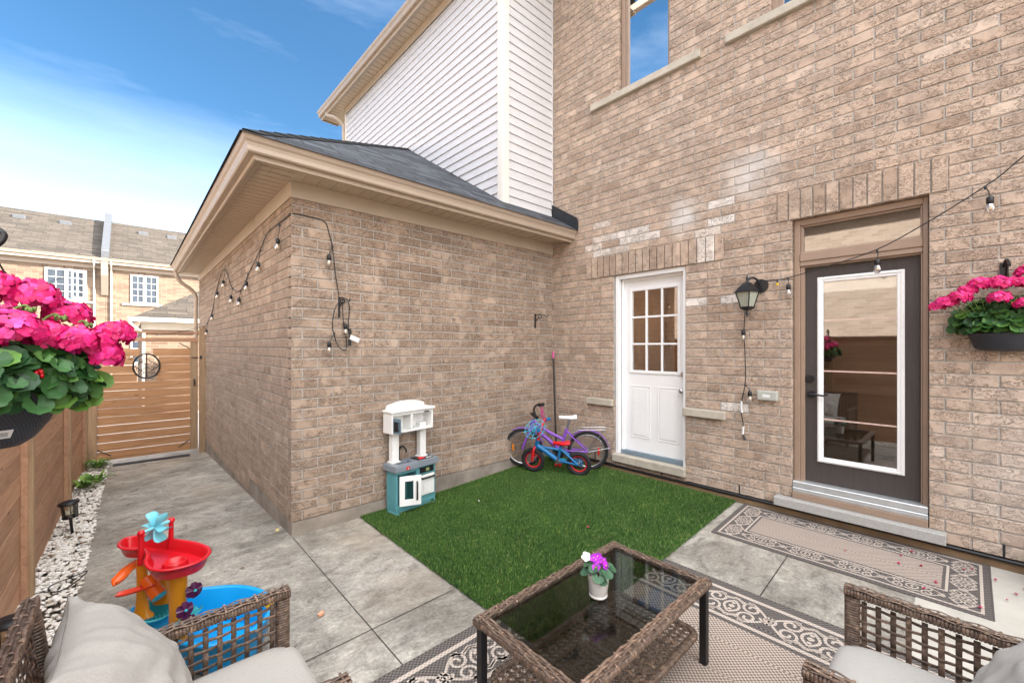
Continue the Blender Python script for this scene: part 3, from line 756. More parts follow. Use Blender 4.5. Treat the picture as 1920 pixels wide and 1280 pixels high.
bx.quad((XC + 1.6, -5.5, .2), (XC + 1.6, 9.6, .2), (XC + 1.6, 9.6, 7.2), (XC + 1.6, -5.5, 7.2)); bx.quad((XC + .1, -5.5, .3), (XC + 1.6, -5.5, .3), (XC + 1.6, 3.9, .3), (XC + .1, 3.9, .3))
bx.quad((XC + .1, -5.5, 3.5), (XC + 1.6, -5.5, 3.5), (XC + 1.6, 3.9, 3.5), (XC + .1, 3.9, 3.5))
bx.build('inner_room', M_room, house, world=True)
# downspouts
def downspout(name, pts, parent, w_=.036, d=.026, mat=M_trim):
    m = MB(); m.tube(smooth_path(pts, 6), .036, 8, flat=(1.0, 1.0)); return m.build(name, mat, parent, world=True)
downspout('downspout', [(.68, 10.16, 3.07), (.68, 10.16, 2.98), (.75, 10.18, 2.86), (.90, 10.2, 2.74), (.975, 10.2, 2.60), (.975, 10.2, 2.35), (.975, 10.2, 1.0), (.975, 10.2, -.3)], house)
downspout('downspout', [(3.20, 9.45, 6.76), (3.20, 9.45, 6.68), (3.27, 9.2, 6.56), (3.40, 9.1, 6.42), (3.415, 9.08, 6.3), (3.415, 9.08, 5.6), (3.415, 9.08, 5.0)], house)

# ---- openings: ledges, doors, windows
m = MB()
for (y0, y1, z0, z1) in ((2.93, 3.31, .905, .985), (1.62, 2.05, .905, .985)):
    m = MB(); m.box(XC - .052, XC - .0, y0, y1, z0, z1, .006); m.build('stone_ledge', M_stone, house, world=True, bevel=0)
for (y0, y1) in ((1.865, 3.25), (-.8, 1.62)):
    m = MB(); m.box(XC - .055, XC - .0, y0, y1, Z0C + 50 * RH - .003, Z0C + 51 * RH - .008, .007); m.box(XC - .03, XC + .09, y0 + .35, y1 - .36, Z0C + 51 * RH - .009, Z0C + 51 * RH + .002)
    m.build('window_sill', M_stone, house, world=True)
m = MB(); m.box(XC - .005, XC + .12, 2.03, 2.925, .10, .245); m.build('door_base', M_brickC, house, world=True)
m = MB(); m.box(XC - .045, XC + .06, 2.03, 2.93, .2455, .335, .006); m.build('door_step', M_stone, house, world=True)
def frame(mb, x0, x1, y0, y1, z0, z1, wl, wr, wt, wb, ch=.003):
    mb.box(x0, x1, y0, y0 + wl, z0, z1, ch); mb.box(x0, x1, y1 - wr, y1, z0, z1, ch)
    if wt: mb.box(x0 + .0005, x1 - .0005, y0 + wl, y1 - wr, z1 - wt, z1, ch)
    if wb: mb.box(x0 + .0005, x1 - .0005, y0 + wl, y1 - wr, z0, z0 + wb, ch)
# white side door
fr = MB(); frame(fr, XC + .015, XC + .075, 2.04, 2.915, .336, 2.495, .03, .045, .05, 0); frame(fr, XC + .0755, XC + .15, 2.071, 2.869, .336, 2.444, .02, .035, .02, 0)
frame(fr, XC + .095, XC + .14, 2.05, 2.86, .336, 2.43, .025, .025, .02, 0)
f_ = fr.build('door_frame', M_white, house, world=True)
dY0, dY1, dZ0, dZ1 = 2.075, 2.835, .385, 2.42; dx = XC + .105
d = MB(); gy0, gy1, gz0, gz1 = 2.165, 2.745, 1.345, 2.30
d.box(dx, dx + .04, dY0, gy0, dZ0, dZ1); d.box(dx, dx + .04, gy1, dY1, dZ0, dZ1); d.box(dx, dx + .04, gy0, gy1, gz1, dZ1); d.box(dx, dx + .04, gy0, gy1, dZ0, gz0)
frame(d, dx - .012, dx + .0, gy0 - .03, gy1 + .03, gz0 - .03, gz1 + .03, .036, .036, .036, .036, .004)
for (a, b) in ((2.16, 2.41), (2.50, 2.75)):   # raised panels: rim + field
    frame(d, dx - .006, dx - .0005, a, b, .55, 1.17, .014, .014, .014, .014, .002); d.box(dx - .008, dx - .0005, a + .03, b - .03, .58, 1.14, .005)
D = d.build('white_door', M_white, house, world=True)
m = MB()
for i in (1, 2):
    y = gy0 + (gy1 - gy0) * i / 3; m.box(dx - .006, dx + .012, y - .011, y + .011, gz0, gz1, .002)
    z = gz0 + (gz1 - gz0) * i / 3; m.box(dx - .0065, dx + .0115, gy0, gy1, z - .011, z + .011, .002)
o = m.build('muntin', M_white, D); 
for ch in (o,): ch.location = (-XC, 0, 0)
m = MB(); m.quad((dx + .014, gy0, gz0), (dx + .014, gy1, gz0), (dx + .014, gy1, gz1), (dx + .014, gy0, gz1)); o = m.build('pane', M_pane, D); o.location = (-XC, 0, 0)
m = MB(); m.tube([(dx, 2.105, 1.15), (dx - .05, 2.105, 1.15)], .012, 10); m.ico((dx - .062, 2.105, 1.15), .03, 2, (.75, 1, 1)); o = m.build('door_knob', M_chrome, D); o.location = (-XC, 0, 0)
m = MB(); m.tube([(dx, 2.105, 1.33), (dx - .022, 2.105, 1.33)], .027, 16); o = m.build('deadbolt', M_chrome, D); o.location = (-XC, 0, 0)
m = MB(); m.box(XC + .06, XC + .15, 2.07, 2.865, .336, .384); m.build('threshold', simple('blue_grey_threshold', '#6f7f8a', .5), house, world=True)
m = MB(); hollow(m, XC + .155, XC + 1.5, 1.9, 3.1, .35, 2.6, 'l'); m.build('side_room', simple('side_room_wall', '#a57f58', .8), house, world=True)
m = MB(); m.box(XC + 1.0, XC + 1.2, 2.15, 2.35, 2.40, 2.44); m.build('ceiling_lamp', M_lampglow, house, world=True)

# brown glazed door with transom
fr = MB(); y0, y1 = .20, 1.06; zt = Z0C + 29 * RH - .004
fx0 = XC + .045
frame(fr, fx0, fx0 + .1, y0, y1, .385, zt, .03, .045, .05, 0)
fr.box(fx0 - .012, fx0 + .1, y0 + .0301, y1 - .0451, 2.385, 2.462, .006); fr.box(fx0 - .004, fx0 + .1, y0 + .031, y1 - .046, 2.345, 2.3845, .004)
frame(fr, fx0 + .02, fx0 + .06, y0 + .0305, y1 - .0455, 2.4625, zt - .0505, .015, .02, .015, .012)
frame(fr, fx0 + .015, fx0 + .1, y0 + .0305, y1 - .0455, .385, 2.3445, .012, .03, .012, 0)
fr.build('door_frame', M_tanframe, house, world=True)
m = MB(); yy0, yy1 = y0 + .04, y1 - .06
m.quad((fx0 + .045, yy0, 2.47), (fx0 + .045, yy1, 2.47), (fx0 + .045, yy1, zt - .06), (fx0 + .045, yy0, zt - .06)); m.build('transom_pane', M_panedark, house, world=True)
m = MB(); m.box(fx0 + .12, fx0 + .13, y0, y1, 2.3, zt); m.build('transom_blind', M_room, house, world=True)
bx_ = fx0 + .05; bY0, bY1, bZ0, bZ1 = .247, .985, .44, 2.335; gY0, gY1, gZ0, gZ1 = .345, .885, .635, 2.225
d = MB(); d.box(bx_, bx_ + .045, bY0, gY0, bZ0, bZ1); d.box(bx_, bx_ + .045, gY1, bY1, bZ0, bZ1); d.box(bx_, bx_ + .045, gY0, gY1, gZ1, bZ1); d.box(bx_, bx_ + .045, gY0, gY1, bZ0, gZ0)
BD = d.build('brown_door', M_browndoor, house, world=True)
def bdpart(mb, name, mat):
    o = mb.build(name, mat, BD); o.location = (-XC, 0, 0); return o
m = MB(); frame(m, bx_ - .012, bx_ + .0, gY0 - .012, gY1 + .012, gZ0 - .012, gZ1 + .012, .045, .045, .045, .045, .004); frame(m, bx_ - .018, bx_ - .0125, gY0 - .004, gY1 + .004, gZ0 - .004, gZ1 + .004, .014, .014, .014, .014, .002); bdpart(m, 'glass_frame', M_white)
m = MB(); m.quad((bx_ + .004, gY0, gZ0), (bx_ + .004, gY1, gZ0), (bx_ + .004, gY1, gZ1), (bx_ + .004, gY0, gZ1)); bdpart(m, 'pane', M_doorpane)
M_grille = simple('pinkish_grille', '#c9ada0', .5)
for z in (1.86, 1.42, 1.0): m = MB(); m.box(bx_ + .0005, bx_ + .003, gY0, gY1, z - .006, z + .006); bdpart(m, 'muntin', M_grille)
m = MB(); m.box(bx_ + .0055, bx_ + .03, gY0, gY1, gZ1 - .125, gZ1 - .02, .004); bdpart(m, 'blind_roll', M_curtain)
m = MB(); m.tube([(bx_, .94, 1.21), (bx_ - .014, .94, 1.21)], .030, 16); m.tube([(bx_ - .01, .94, 1.21), (bx_ - .05, .94, 1.21)], .011, 10); m.tube([(bx_ - .046, .945, 1.21), (bx_ - .05, .90, 1.212), (bx_ - .048, .83, 1.205)], [.010, .009, .008], 8); bdpart(m, 'lever_handle', M_black)
m = MB(); m.tube([(bx_, .95, 1.35), (bx_ - .022, .95, 1.35)], .030, 16); m.tube([(bx_ - .022, .95, 1.35), (bx_ - .028, .95, 1.35)], .014, 12); bdpart(m, 'deadbolt', M_black)
m = MB(); m.box(XC - .006, XC + .16, .20, 1.06, .385, .437, .004); m.box(XC - .012, XC + .05, .20, 1.06, .345, .384, .004); m.build('threshold', M_alu, house, world=True)
m = MB(); m.box(XC - .02, XC + .16, .20, 1.06, .288, .3445, .003); m.build('door_base', M_tanframe, house, world=True)
m = MB(); m.box(XC - .095, XC - .0, .105, 1.185, .212, .287, .004); m.box(XC - .0005, XC + .1, .20, 1.06, .215, .2865); m.build('door_step', M_granite, house, world=True)
# upper windows
def window(y0, y1, z0, z1, name='window', panes=1):
    f = MB(); frame(f, XC + .05, XC + .09, y0, y1, z0, z1, .035, .09, .05, .012); frame(f, XC + .035, XC + .05, y0, y1, z0, z1, .03, .05, .05, .0)
    W = f.build(name, M_tanframe, house, world=True)
    g = MB(); g.quad((XC + .07, y0, z0), (XC + .07, y1, z0), (XC + .07, y1, z1), (XC + .07, y0, z1)); o = g.build('pane', M_panedark, W); o.location = (-XC, 0, 0)
    z = z0 + .46
    while z < z1: g = MB(); g.box(XC + .072, XC + .082, y0 + .03, y1 - .05, z - .008, z + .008); z += .46; o = g.build('muntin', M_whitepl, W); o.location = (-XC, 0, 0)
    return W
window(2.22, 2.845, Z0C + 51 * RH + .003, 6.9)
window(-.6, 1.234, Z0C + 51 * RH + .003, 6.9)
m = MB(); m.box(XC + .6, XC + .75, 2.9, 3.15, 5.9, 5.95); m.build('ceiling_lamp', M_lampglow, house, world=True)
m = MB(); m.ico((XC + .5, 2.45, 5.75), .06, 2); m.build('globe_lamp', M_lampglow, house, world=True)
# ---------------------------------------------------------------- ground, patio, gravel
def sheet(name, xs, ys, zf, mat, kind='structure', label=None):
    V = [(x, y, zf(x, y)) for y in ys for x in xs]; n = len(xs)
    F = [(j * n + i, j * n + i + 1, (j + 1) * n + i + 1, (j + 1) * n + i) for j in range(len(ys) - 1) for i in range(n - 1)]
    m = MB(); m.add(V, F, smooth=True); o = m.build(name, mat); o['kind'] = kind; return o
def fr_(a, b, s):
    n = max(1, round((b - a) / s)); return [a + (b - a) * i / n for i in range(n + 1)]
gs = [-70, -40, -20, -10, -5, -2, -1, -.5, 0, 1, 2, 3, 4, 5, 8, 20, 40, 70]
sheet('ground', gs, [-60, -30, -15, -8, -4, 0, 2, 3.95, 5, 6, 7, 8, 9, 9.9, 12, 16, 22, 40, 70, 140], lambda x, y: G(x, y) - .035 if y < 11 else -.36, M_ground)
xsP = fr_(-.25, XC + .02, .16); ysP = fr_(-4.8, 9.9, .2)
sheet('patio', xsP, ysP, lambda x, y: G(x, y), M_conc)
sheet('driveway', fr_(-4, 4, 1), fr_(9.9, 16, 1), lambda x, y: -.335, M_conc2)
sheet('lane', [-60, 60], [18, 26.0], lambda x, y: -.345, M_asphalt)
sheet('side_strip', fr_(2.5, XC, .3), fr_(-4.8, .22, .4), lambda x, y: G(x, y) + .004, M_conc2)
sheet('gravel_bed', [-.8, -.5, -.25], fr_(-4.8, 9.9, .5), lambda x, y: G(x, y) - .01, M_soil)
# saw-cut joints in the concrete: dark slots, 5 mm wide
m = MB()
def joint(x0, y0, x1, y1, w_=.005):
    n = 24; d = Vector((x1 - x0, y1 - y0, 0)); nn = Vector((-d.y, d.x, 0)).normalized() * w_ / 2
    P_ = [Vector((x0, y0, 0)) + d * i / n for i in range(n + 1)]
    for i in range(n):
        a, c = P_[i], P_[i + 1]
        m.quad(*[(q.x, q.y, G(q.x, q.y) + .004) for q in (a - nn, c - nn, c + nn, a + nn)])
joint(1.037, -2.0, 1.037, 3.90); joint(-.25, 2.30, 1.62, 2.335); joint(2.6, .888, 3.62, .905, .006)
joint(-.25, 6.3, 1.03, 6.3, .003)
o = m.build('patio_joint', M_joint); o['kind'] = 'structure'

# white pebbles
rng = random.Random(3)
m = MB()
bm = bmesh.new(); bmesh.ops.create_icosphere(bm, subdivisions=1, radius=1.0); icoV = [v_.co.copy() for v_ in bm.verts]; icoF = [tuple(x.index for x in f.verts) for f in bm.faces]; bm.free()
VV = []; FF = []; CC = []
def pebble(x, y, r):
    R_ = Matrix.Rotation(rng.uniform(0, 6.28), 3, 'Z') @ Matrix.Rotation(rng.uniform(-.5, .5), 3, 'X') @ Matrix.Rotation(rng.uniform(-.4, .4), 3, 'Y')
    s3 = (r * rng.uniform(1.0, 1.6), r * rng.uniform(.7, 1.0), r * rng.uniform(.45, .75)); z = G(x, y) + r * rng.uniform(.15, .75); sd = rng.uniform(0, 100)
    o = len(VV)
    for q in icoV:
        k = 1 + .22 * noise.noise(q * 1.3 + Vector((sd, sd, 0)))
        p = R_ @ Vector((q.x * s3[0] * k, q.y * s3[1] * k, q.z * s3[2] * k)); VV.append((x + p.x, y + p.y, z + p.z))
    c = rng.random()
    for f in icoF: FF.append(tuple(o + i for i in f)); CC.append(c)
for k in range(5200):
    y = rng.uniform(-.5, 9.2)
    if y > 6 and rng.random() < .15: continue
    x = rng.uniform(-.56, -.235); pebble(x, y, rng.uniform(.011, .021) * (1 if y > 4.5 else .95))
me = bpy.data.meshes.new('pebbles'); me.from_pydata(VV, [], FF); me.materials.append(M_pebble)
me.polygons.foreach_set('use_smooth', [True] * len(FF)); a = me.attributes.new('bc', 'FLOAT', 'FACE'); a.data.foreach_set('value', CC)
o = bpy.data.objects.new('white_pebbles', me); C.objects.link(o); tag(o, 'strip of white and cream pebbles along the wooden fence', 'pebbles', kind='stuff')

# ---------------------------------------------------------------- fence and gate
XF = -.52
fence = thing('wooden_fence', 'cedar privacy fence of wide horizontal boards with square posts beside the white pebbles', 'fence', (XF, 4, 0))
ys_ = [-3.19, -.74, 1.72, 4.17, 6.63, 9.08]
ftop = 1.80
for i in range(5):
    m = MB(); ya, yb = ys_[i] + .05, ys_[i + 1] - .05; z = ftop - .02
    tilt = 0
    while z > -.35:
        m.c = rng.random(); m.box(XF - .012, XF + .012 + rng.uniform(-.0015, .0015), ya, yb, z - .1378, z - .0002, .0025); z -= .1378
    for yy in (ya, yb - .03): m.c = rng.random(); m.box(XF + .0125, XF + .045, yy, yy + .03, -.35, ftop - .02, .002)
    m.build('board_panel', M_woodY, fence, world=True)
for y in ys_:
    m = MB(); m.c = .4; m.box(XF - .045, XF + .065, y - .045, y + .045, -.5, ftop + .02, .004); m.c = .6; m.box(XF - .046, XF + .06, y - .0445, y - .0445, 0, 0)
    m.build('post', M_woodZ, fence, world=True)
m = MB(); m.c = .7; m.box(XF - .06, XF + .05, -3.2, 9.1, ftop - .019, ftop + .016, .003); m.build('cap_rail', M_woodY, fence, world=True)
GY = 9.40
gate = thing('wooden_gate', 'cedar slatted gate with black corner braces and a round iron medallion', 'gate', (.25, GY, -.2))
def gp(mb, n, mat): return mb.build(n, mat, gate, world=True)
m = MB(); m.c = .55; m.box(-.475, -.365, GY - .02, GY + .018, -.2, 1.715, .003); gp(m, 'stile', M_woodZ)
m = MB(); m.c = .25; m.box(.82, .925, GY - .02, GY + .018, -.2, 1.715, .003); gp(m, 'stile', M_woodZ)
m = MB(); m.c = .8; m.box(-.49, .93, GY - .035, GY + .02, 1.717, 1.785, .003); gp(m, 'top_rail', M_woodX)
m = MB(); m.c = .6; m.box(-.364, .819, GY - .022, GY + .016, -.2, -.135, .003); gp(m, 'bottom_rail', M_woodG)
z = 1.60
mx_, mz_, mr = .232, 1.305, .205
while z > -.1:
    m = MB(); m.c = rng.random(); zt_ = z; zb_ = z - .1295; m_r = None
    lo, hi = zb_, zt_
    # leave the medallion opening clear
    dz = min(abs(lo - mz_), abs(hi - mz_)) if not (lo < mz_ < hi) else 0
    if dz < mr - .01:
        hw = .82 * (math.sqrt(max(0, (mr - .012) ** 2 - dz ** 2)) if dz > 0 else mr - .012)
        m.box(-.364, mx_ - hw, GY + .0, GY + .014, zb_, zt_, .002); m_r = MB(); m_r.c = m.c; m_r.box(mx_ + hw, .819, GY + .0, GY + .014, zb_, zt_, .002); gp(m_r, 'slat', M_woodG)
    else: m.box(-.364, .819, GY + .0, GY + .014, zb_, zt_, .002)
    gp(m, 'slat', M_woodG); z -= .1385
m = MB()
ring = [(mx_ + mr * .82 * math.cos(a), GY - .012, mz_ + mr * math.sin(a)) for a in [2 * PI * k / 40 for k in range(40)]]
m.tube(ring, .014, 8, closed=True); m.box(mx_ - .009, mx_ + .009, GY - .02, GY - .004, mz_ - mr, mz_ + mr)
def spiral(cx, cz, r0, a0, turns, sgn, y=GY - .012, r=.0045):
    m.tube([(mx_ + .82 * (cx - mx_) + .82 * r0 * (1 - .82 * t / 20) * math.cos(a0 + sgn * turns * 2 * PI * t / 20), y, cz + r0 * (1 - .82 * t / 20) * math.sin(a0 + sgn * turns * 2 * PI * t / 20)) for t in range(21)], r, 5)
for sx in (-1, 1):
    for sz in (-1, 1):
        spiral(mx_ + sx * .078, mz_ + sz * .105, .052, PI / 2, 1.4, sx * sz); spiral(mx_ + sx * .135, mz_ + sz * .045, .038, 0, 1.3, -sx * sz)
        m.tube([(mx_, GY - .012, mz_ + sz * .02), (mx_ + sx * .075, GY - .012, mz_ + sz * .07), (mx_ + sx * .155, GY - .012, mz_)], .005, 5)
        m.tube([(mx_ + sx * .155, GY - .012, mz_), (mx_ + sx * .1, GY - .012, mz_ + sz * .05), (mx_, GY - .012, mz_ + sz * .13)], .004, 5)
gp(m, 'iron_medallion', M_black)
for pts in (((-.36, -.02), (-.2, -.13)), ((.81, -.02), (.65, -.13)), ((.81, 1.60), (.66, 1.70))):
    m = MB(); (xa, za), (xb, zb) = pts; m.tube([(xa, GY - .03, za), (xb, GY - .03, zb)], .008, 6); gp(m, 'corner_brace', M_black)
m = MB(); m.box(.84, .99, GY - .035, GY - .028, 1.43, 1.445); m.box(.955, .99, GY - .045, GY - .03, 1.41, 1.47, .003); gp(m, 'hinge', M_black)
m = MB(); m.box(.865, .885, GY - .045, GY - .03, .93, 1.06, .003); m.tube([(.875, GY - .03, 1.04), (.875, GY - .075, 1.03), (.875, GY - .075, .96), (.875, GY - .03, .95)], .006, 6); gp(m, 'latch', M_black)
gpost = thing('gate_post', 'pair of pale treated timber posts fixed against the garage wall by the gate', 'post', (.98, GY, -.3))
m = MB(); m.c = .9; m.box(.945, .99, GY - .04, GY + .03, -.35, 1.97, .003); m.build('post', M_woodZ, gpost, world=True)
m = MB(); m.c = .3; m.box(.9905, 1.034, GY - .045, GY + .03, -.35, 2.0, .003); m.build('post', M_woodZ, gpost, world=True)
m = MB(); m.c = .8; m.box(-.58, .944, GY - .01, GY + .028, 1.862, 1.90, .003); m.build('cross_rail', M_woodX, gpost, world=True)
gpost2 = thing('gate_post', 'greenish timber gate post at the corner between fence and gate', 'post', (-.54, GY, -.3))
m = MB(); m.c = .2; m.box(-.60, -.485, GY - .05, GY + .05, -.4, 1.92, .004); m.build('post', M_woodZ, gpost2, world=True)
o = MB(); o.box(-.49, -.475, GY - .07, GY - .051, -.18, .02, .003); o.build('gate_stop', M_black, gpost2, world=True)
m = MB(); 
m.M = Matrix.Translation((.32, 9.70, 0)); 
V = []; 
dm = MB(); xs_ = fr_(-.18, .80, .2); ysm = [9.18, 9.37]
def zd(x, y): return G(x, y) + .012
dm.add([(x, y, zd(x, y)) for y in ysm for x in xs_], [(i, i + 1, len(xs_) + i + 1, len(xs_) + i) for i in range(len(xs_) - 1)])
dm.add([(x, y, zd(x, y) - dz) for x in xs_ for y, dz in ((9.1799, 0), (9.1799, .01))], [(2 * i, 2 * i + 1, 2 * i + 3, 2 * i + 2) for i in range(len(xs_) - 1)])
tag(dm.build('doormat', M_mat), 'thin black rubber mat lying on the concrete under the gate', 'doormat')

# ---------------------------------------------------------------- houses beyond the gate and across the yard
def uvq(mb, p, uv): mb.add(p, [tuple(range(len(p)))], [uv], smooth=False)
def far_window(parent, x0, x1, z0, z1, y, openit=False, ax='x', sgn=-1):
    f = MB(); t = .07
    def B(a0, a1, d0, d1, z0_, z1_, mb=f):
        if ax == 'x': mb.box(a0, a1, y + sgn * d1, y + sgn * d0, z0_, z1_)
        else: mb.box(min(y + sgn * d0, y + sgn * d1), max(y + sgn * d0, y + sgn * d1), a0, a1, z0_, z1_)
    B(x0, x0 + t, .01, .05, z0, z1); B(x1 - t, x1, .01, .05, z0, z1); B(x0 + t, x1 - t, .011, .049, z1 - t, z1); B(x0 + t, x1 - t, .011, .049, z0, z0 + t)
    xm = (x0 + x1) / 2; B(xm - .06, xm + .06, .012, .055, z0 + t, z1 - t)
    W = f.build('window', M_whitepl, parent, world=True)
    g = MB(); B(x0 + t, xm - .06, .013, .018, z0 + t, z1 - t, g); B(xm + .06, x1 - t, .013, .018, z0 + t, z1 - t, g); o = g.build('pane', M_farpane, W); o.location = -parent.location
    g = MB()
    for (a, b) in ((x0 + t, xm - .06), (xm + .06, x1 - t)):
        c = (a + b) / 2; B(c - .009, c + .009, .02, .03, z0 + t, z1 - t, g)
        for k in (1, 2, 3): zz_ = z0 + t + (z1 - z0 - 2 * t) * k / 4; B(a, b, .0195, .0295, zz_ - .009, zz_ + .009, g)
    o = g.build('muntin', M_whitepl, W); o.location = -parent.location
    s_ = MB(); B(x0 - .3, x1 + .3, .0, .07, z0 - .11, z0 - .01, s_); o = s_.build('sill', M_stone, W); o.location = -parent.location
    return W
M_farpane = simple('dim_far_glass', '#39424d', 0.22, 0.35, 2)
YF = 28.0
def row_house(x0, x1, label, wins, vents, downs):
    h = thing('row_house', label, 'house', ((x0 + x1) / 2, YF, 0), group='row houses across the lane')
    m = MB(); uvq(m, [(x0, YF, -.4), (x1, YF, -.4), (x1, YF, 5.8), (x0, YF, 5.8)], [(x0, 0), (x1, 0), (x1, 6.2), (x0, 6.2)])
    for (a, b, c, d) in wins: uvq(m, [(a - .1, YF - .012, d + .02), (b + .1, YF - .012, d + .02), (b + .1, YF - .012, d + .24), (a - .1, YF - .012, d + .24)], [(0, a), (0, b), (.24, b), (.24, a)])
    m.box(x0, x0 + .02, YF + .01, YF + 8, -.4, 5.8); m.box(x1 - .02, x1, YF + .01, YF + 8, -.4, 5.8)
    m.build('wall', M_farbrick, h, world=True)
    m = MB(); sl_ = math.hypot(4.4, 2.75); uvq(m, [(x0, YF - .42, 5.82), (x1, YF - .42, 5.82), (x1, YF + 4.2, 8.55), (x0, YF + 4.2, 8.55)], [(x0, 0), (x1, 0), (x1, sl_), (x0, sl_)])
    uvq(m, [(x0, YF + 4.2, 8.55), (x1, YF + 4.2, 8.55), (x1, YF + 8.8, 5.82), (x0, YF + 8.8, 5.82)], [(x0, 0), (x1, 0), (x1, sl_), (x0, sl_)])
    m.build('roof', M_roof2, h, world=True)
    m = MB(); gutter_run(m, 'x', x0, x1, YF - .5, 5.80, -1); m.box(x0, x1, YF - .39, YF - .36, 5.55, 5.75); m.box(x0, x1, YF - .36, YF - .01, 5.60, 5.62); m.box(x0, x1, YF - .05, YF - .0, 5.35, 5.6)
    m.build('gutter', M_trim, h, world=True)
    for (a, b, c, d) in wins: far_window(h, a, b, c, d, YF)
    for vx in vents:
        zz_ = 5.82 + .5909 * 3.55; m = MB(); m.box(vx - .22, vx + .22, YF + 3.0, YF + 3.35, zz_ - .22, zz_ + .10, .03); m.build('roof_vent', M_greymetal, h, world=True)
    for vx in downs: downspout('downspout', [(vx, YF - .42, 5.7), (vx, YF - .40, 5.55), (vx, YF - .08, 5.3), (vx, YF - .06, 5.0), (vx, YF - .06, -.3)], h, mat=M_whitetrim)
    return h
hA = row_house(-9.5, -.80, 'far brick row house left of the dark party wall, one window open', [(-2.75, -1.42, 3.78, 5.2), (-6.8, -5.4, 3.78, 5.2), (-2.75, -1.42, .8, 2.3)], (-3.9, -2.35), (-1.18,))
hB = row_house(-.795, 9, 'far brick row house right of the dark party wall, white window closed', [(.09, 1.14, 3.78, 5.2), (5.1, 6.5, 3.78, 5.2), (.09, 1.5, .8, 2.3)], (.62, 1.85), (-.60,))
# open casement leaf
m = MB(); m.M = Matrix.Translation((-1.5, YF - .06, 3.86)) @ Matrix.Rotation(.9, 4, 'Z')
for (a, b, c, d) in ((-.62, -.56, 0, 1.26), (-.06, 0, 0, 1.26), (-.56, -.06, 0, .06), (-.56, -.06, 1.2, 1.26)): m.box(a, b, -.02, .02, c, d)
m.box(-.325, -.305, -.01, .01, .06, 1.2)
for k in (1, 2, 3): m.box(-.56, -.06, -.009, .009, .3 * k, .3 * k + .02)
m.build('casement', M_whitepl, hA, world=True)
# party wall on the roofs, with a corbelled brick pier under it
pw = MB(); a = (YF - .45, 5.84); b_2 = (YF + 4.2, 8.57)
pw.prism([(a[0], a[1]), (b_2[0], b_2[1]), (b_2[0] + .3, b_2[1] - .1), (b_2[0] + .3, b_2[1] + .42), (b_2[0] - .1, b_2[1] + .42), (a[0] + .1, a[1] + .40), (a[0], a[1] + .3)], 'x', -.93, -.66)
pw.build('party_wall', M_greymetal, hB, world=True)
pw = MB(); pw.prism([(YF, 4.1), (YF - .06, 4.1), (YF - .44, 5.0), (YF - .44, 5.84), (YF, 5.84)], 'x', -.94, -.70); pw.build('corbel_pier', M_farbrick, hB, world=True)
# low neighbour garage
ng = thing('neighbour_garage', 'low brick garage with a tan hip roof and white gutter just beyond the gate', 'garage', (2, 16, -.3))
gx0, gy0, ge = .28, 16.2, 2.45
m = MB(); uvq(m, [(gx0, gy0, -.4), (7, gy0, -.4), (7, gy0, ge - .1), (gx0, gy0, ge - .1)], [(0, 0), (7, 0), (7, 3), (0, 3)]); uvq(m, [(gx0, gy0, -.4), (gx0, gy0, ge - .1), (gx0, gy0 + 5.5, ge - .1), (gx0, gy0 + 5.5, -.4)], [(0, 0), (0, 3), (5.5, 3), (5.5, 0)]); m.build('wall', M_farbrick, ng, world=True)
ex, ey = gx0 - .22, gy0 - .35
m = MB(); q = 2.8; sg = .62
uvq(m, [(ex, ey, ge), (7.4, ey, ge), (7.4 - q, ey + q, ge + sg * q), (ex + q, ey + q, ge + sg * q)], [(0, 0), (8, 0), (8 - q, 3.3), (q, 3.3)])
uvq(m, [(ex, ey, ge), (ex + q, ey + q, ge + sg * q), (ex, ey + 2 * q, ge)], [(0, 0), (q, 3.3), (2 * q, 0)]); m.build('roof', M_roof2, ng, world=True)
m = MB(); gutter_run(m, 'x', ex - .08, 7.4, ey - .08, ge + .01, -1, 1.0); gutter_run(m, 'y', ey - .08, ey + 5.6, ex - .08, ge + .01, -1, 1.0); m.box(ex + .03, 7.3, ey + .03, ey + .34, ge - .14, ge - .13); m.box(gx0 + .0, 7, gy0 - .03, gy0 - .001, ge - .32, ge - .14); m.build('gutter', M_whitetrim, ng, world=True)
downspout('downspout', [(ex + .0, ey + .02, ge - .08), (ex + .02, ey + .06, ge - .2), (gx0 + .04, gy0 - .05, ge - .42), (gx0 + .05, gy0 - .06, ge - .6), (gx0 + .05, gy0 - .06, -.3)], ng, mat=M_whitetrim)
# houses across the side yard: seen only in the door and window glass
XO = -7.0
oh = thing('brick_house', 'sunlit pale brick house across the side yard, mirrored in the transom', 'house', (XO, 2, 0))
m = MB()
uvq(m, [(XO, -12, -.4), (XO, 15, -.4), (XO, 15, 5.6), (XO, -12, 5.6)], [(0, 0), (27, 0), (27, 6), (0, 6)]); m.build('wall', M_palebrick, oh, world=True)
m = MB(); uvq(m, [(XO + .4, -12, 5.6), (XO + .4, 15, 5.6), (XO - 4, 15, 8.3), (XO - 4, -12, 8.3)], [(0, 0), (27, 0), (27, 5), (0, 5)]); m.build('roof', M_roof2, oh, world=True)
m = MB(); m.box(XO + .38, XO + .48, -12, 15, 5.48, 5.6); m.build('gutter', M_whitetrim, oh, world=True)
for y in (-8.5, -5, -1.5, 5.2, 8.6, 12): far_window(oh, y, y + 1.1, 3.9, 5.1, XO, ax='y', sgn=1)
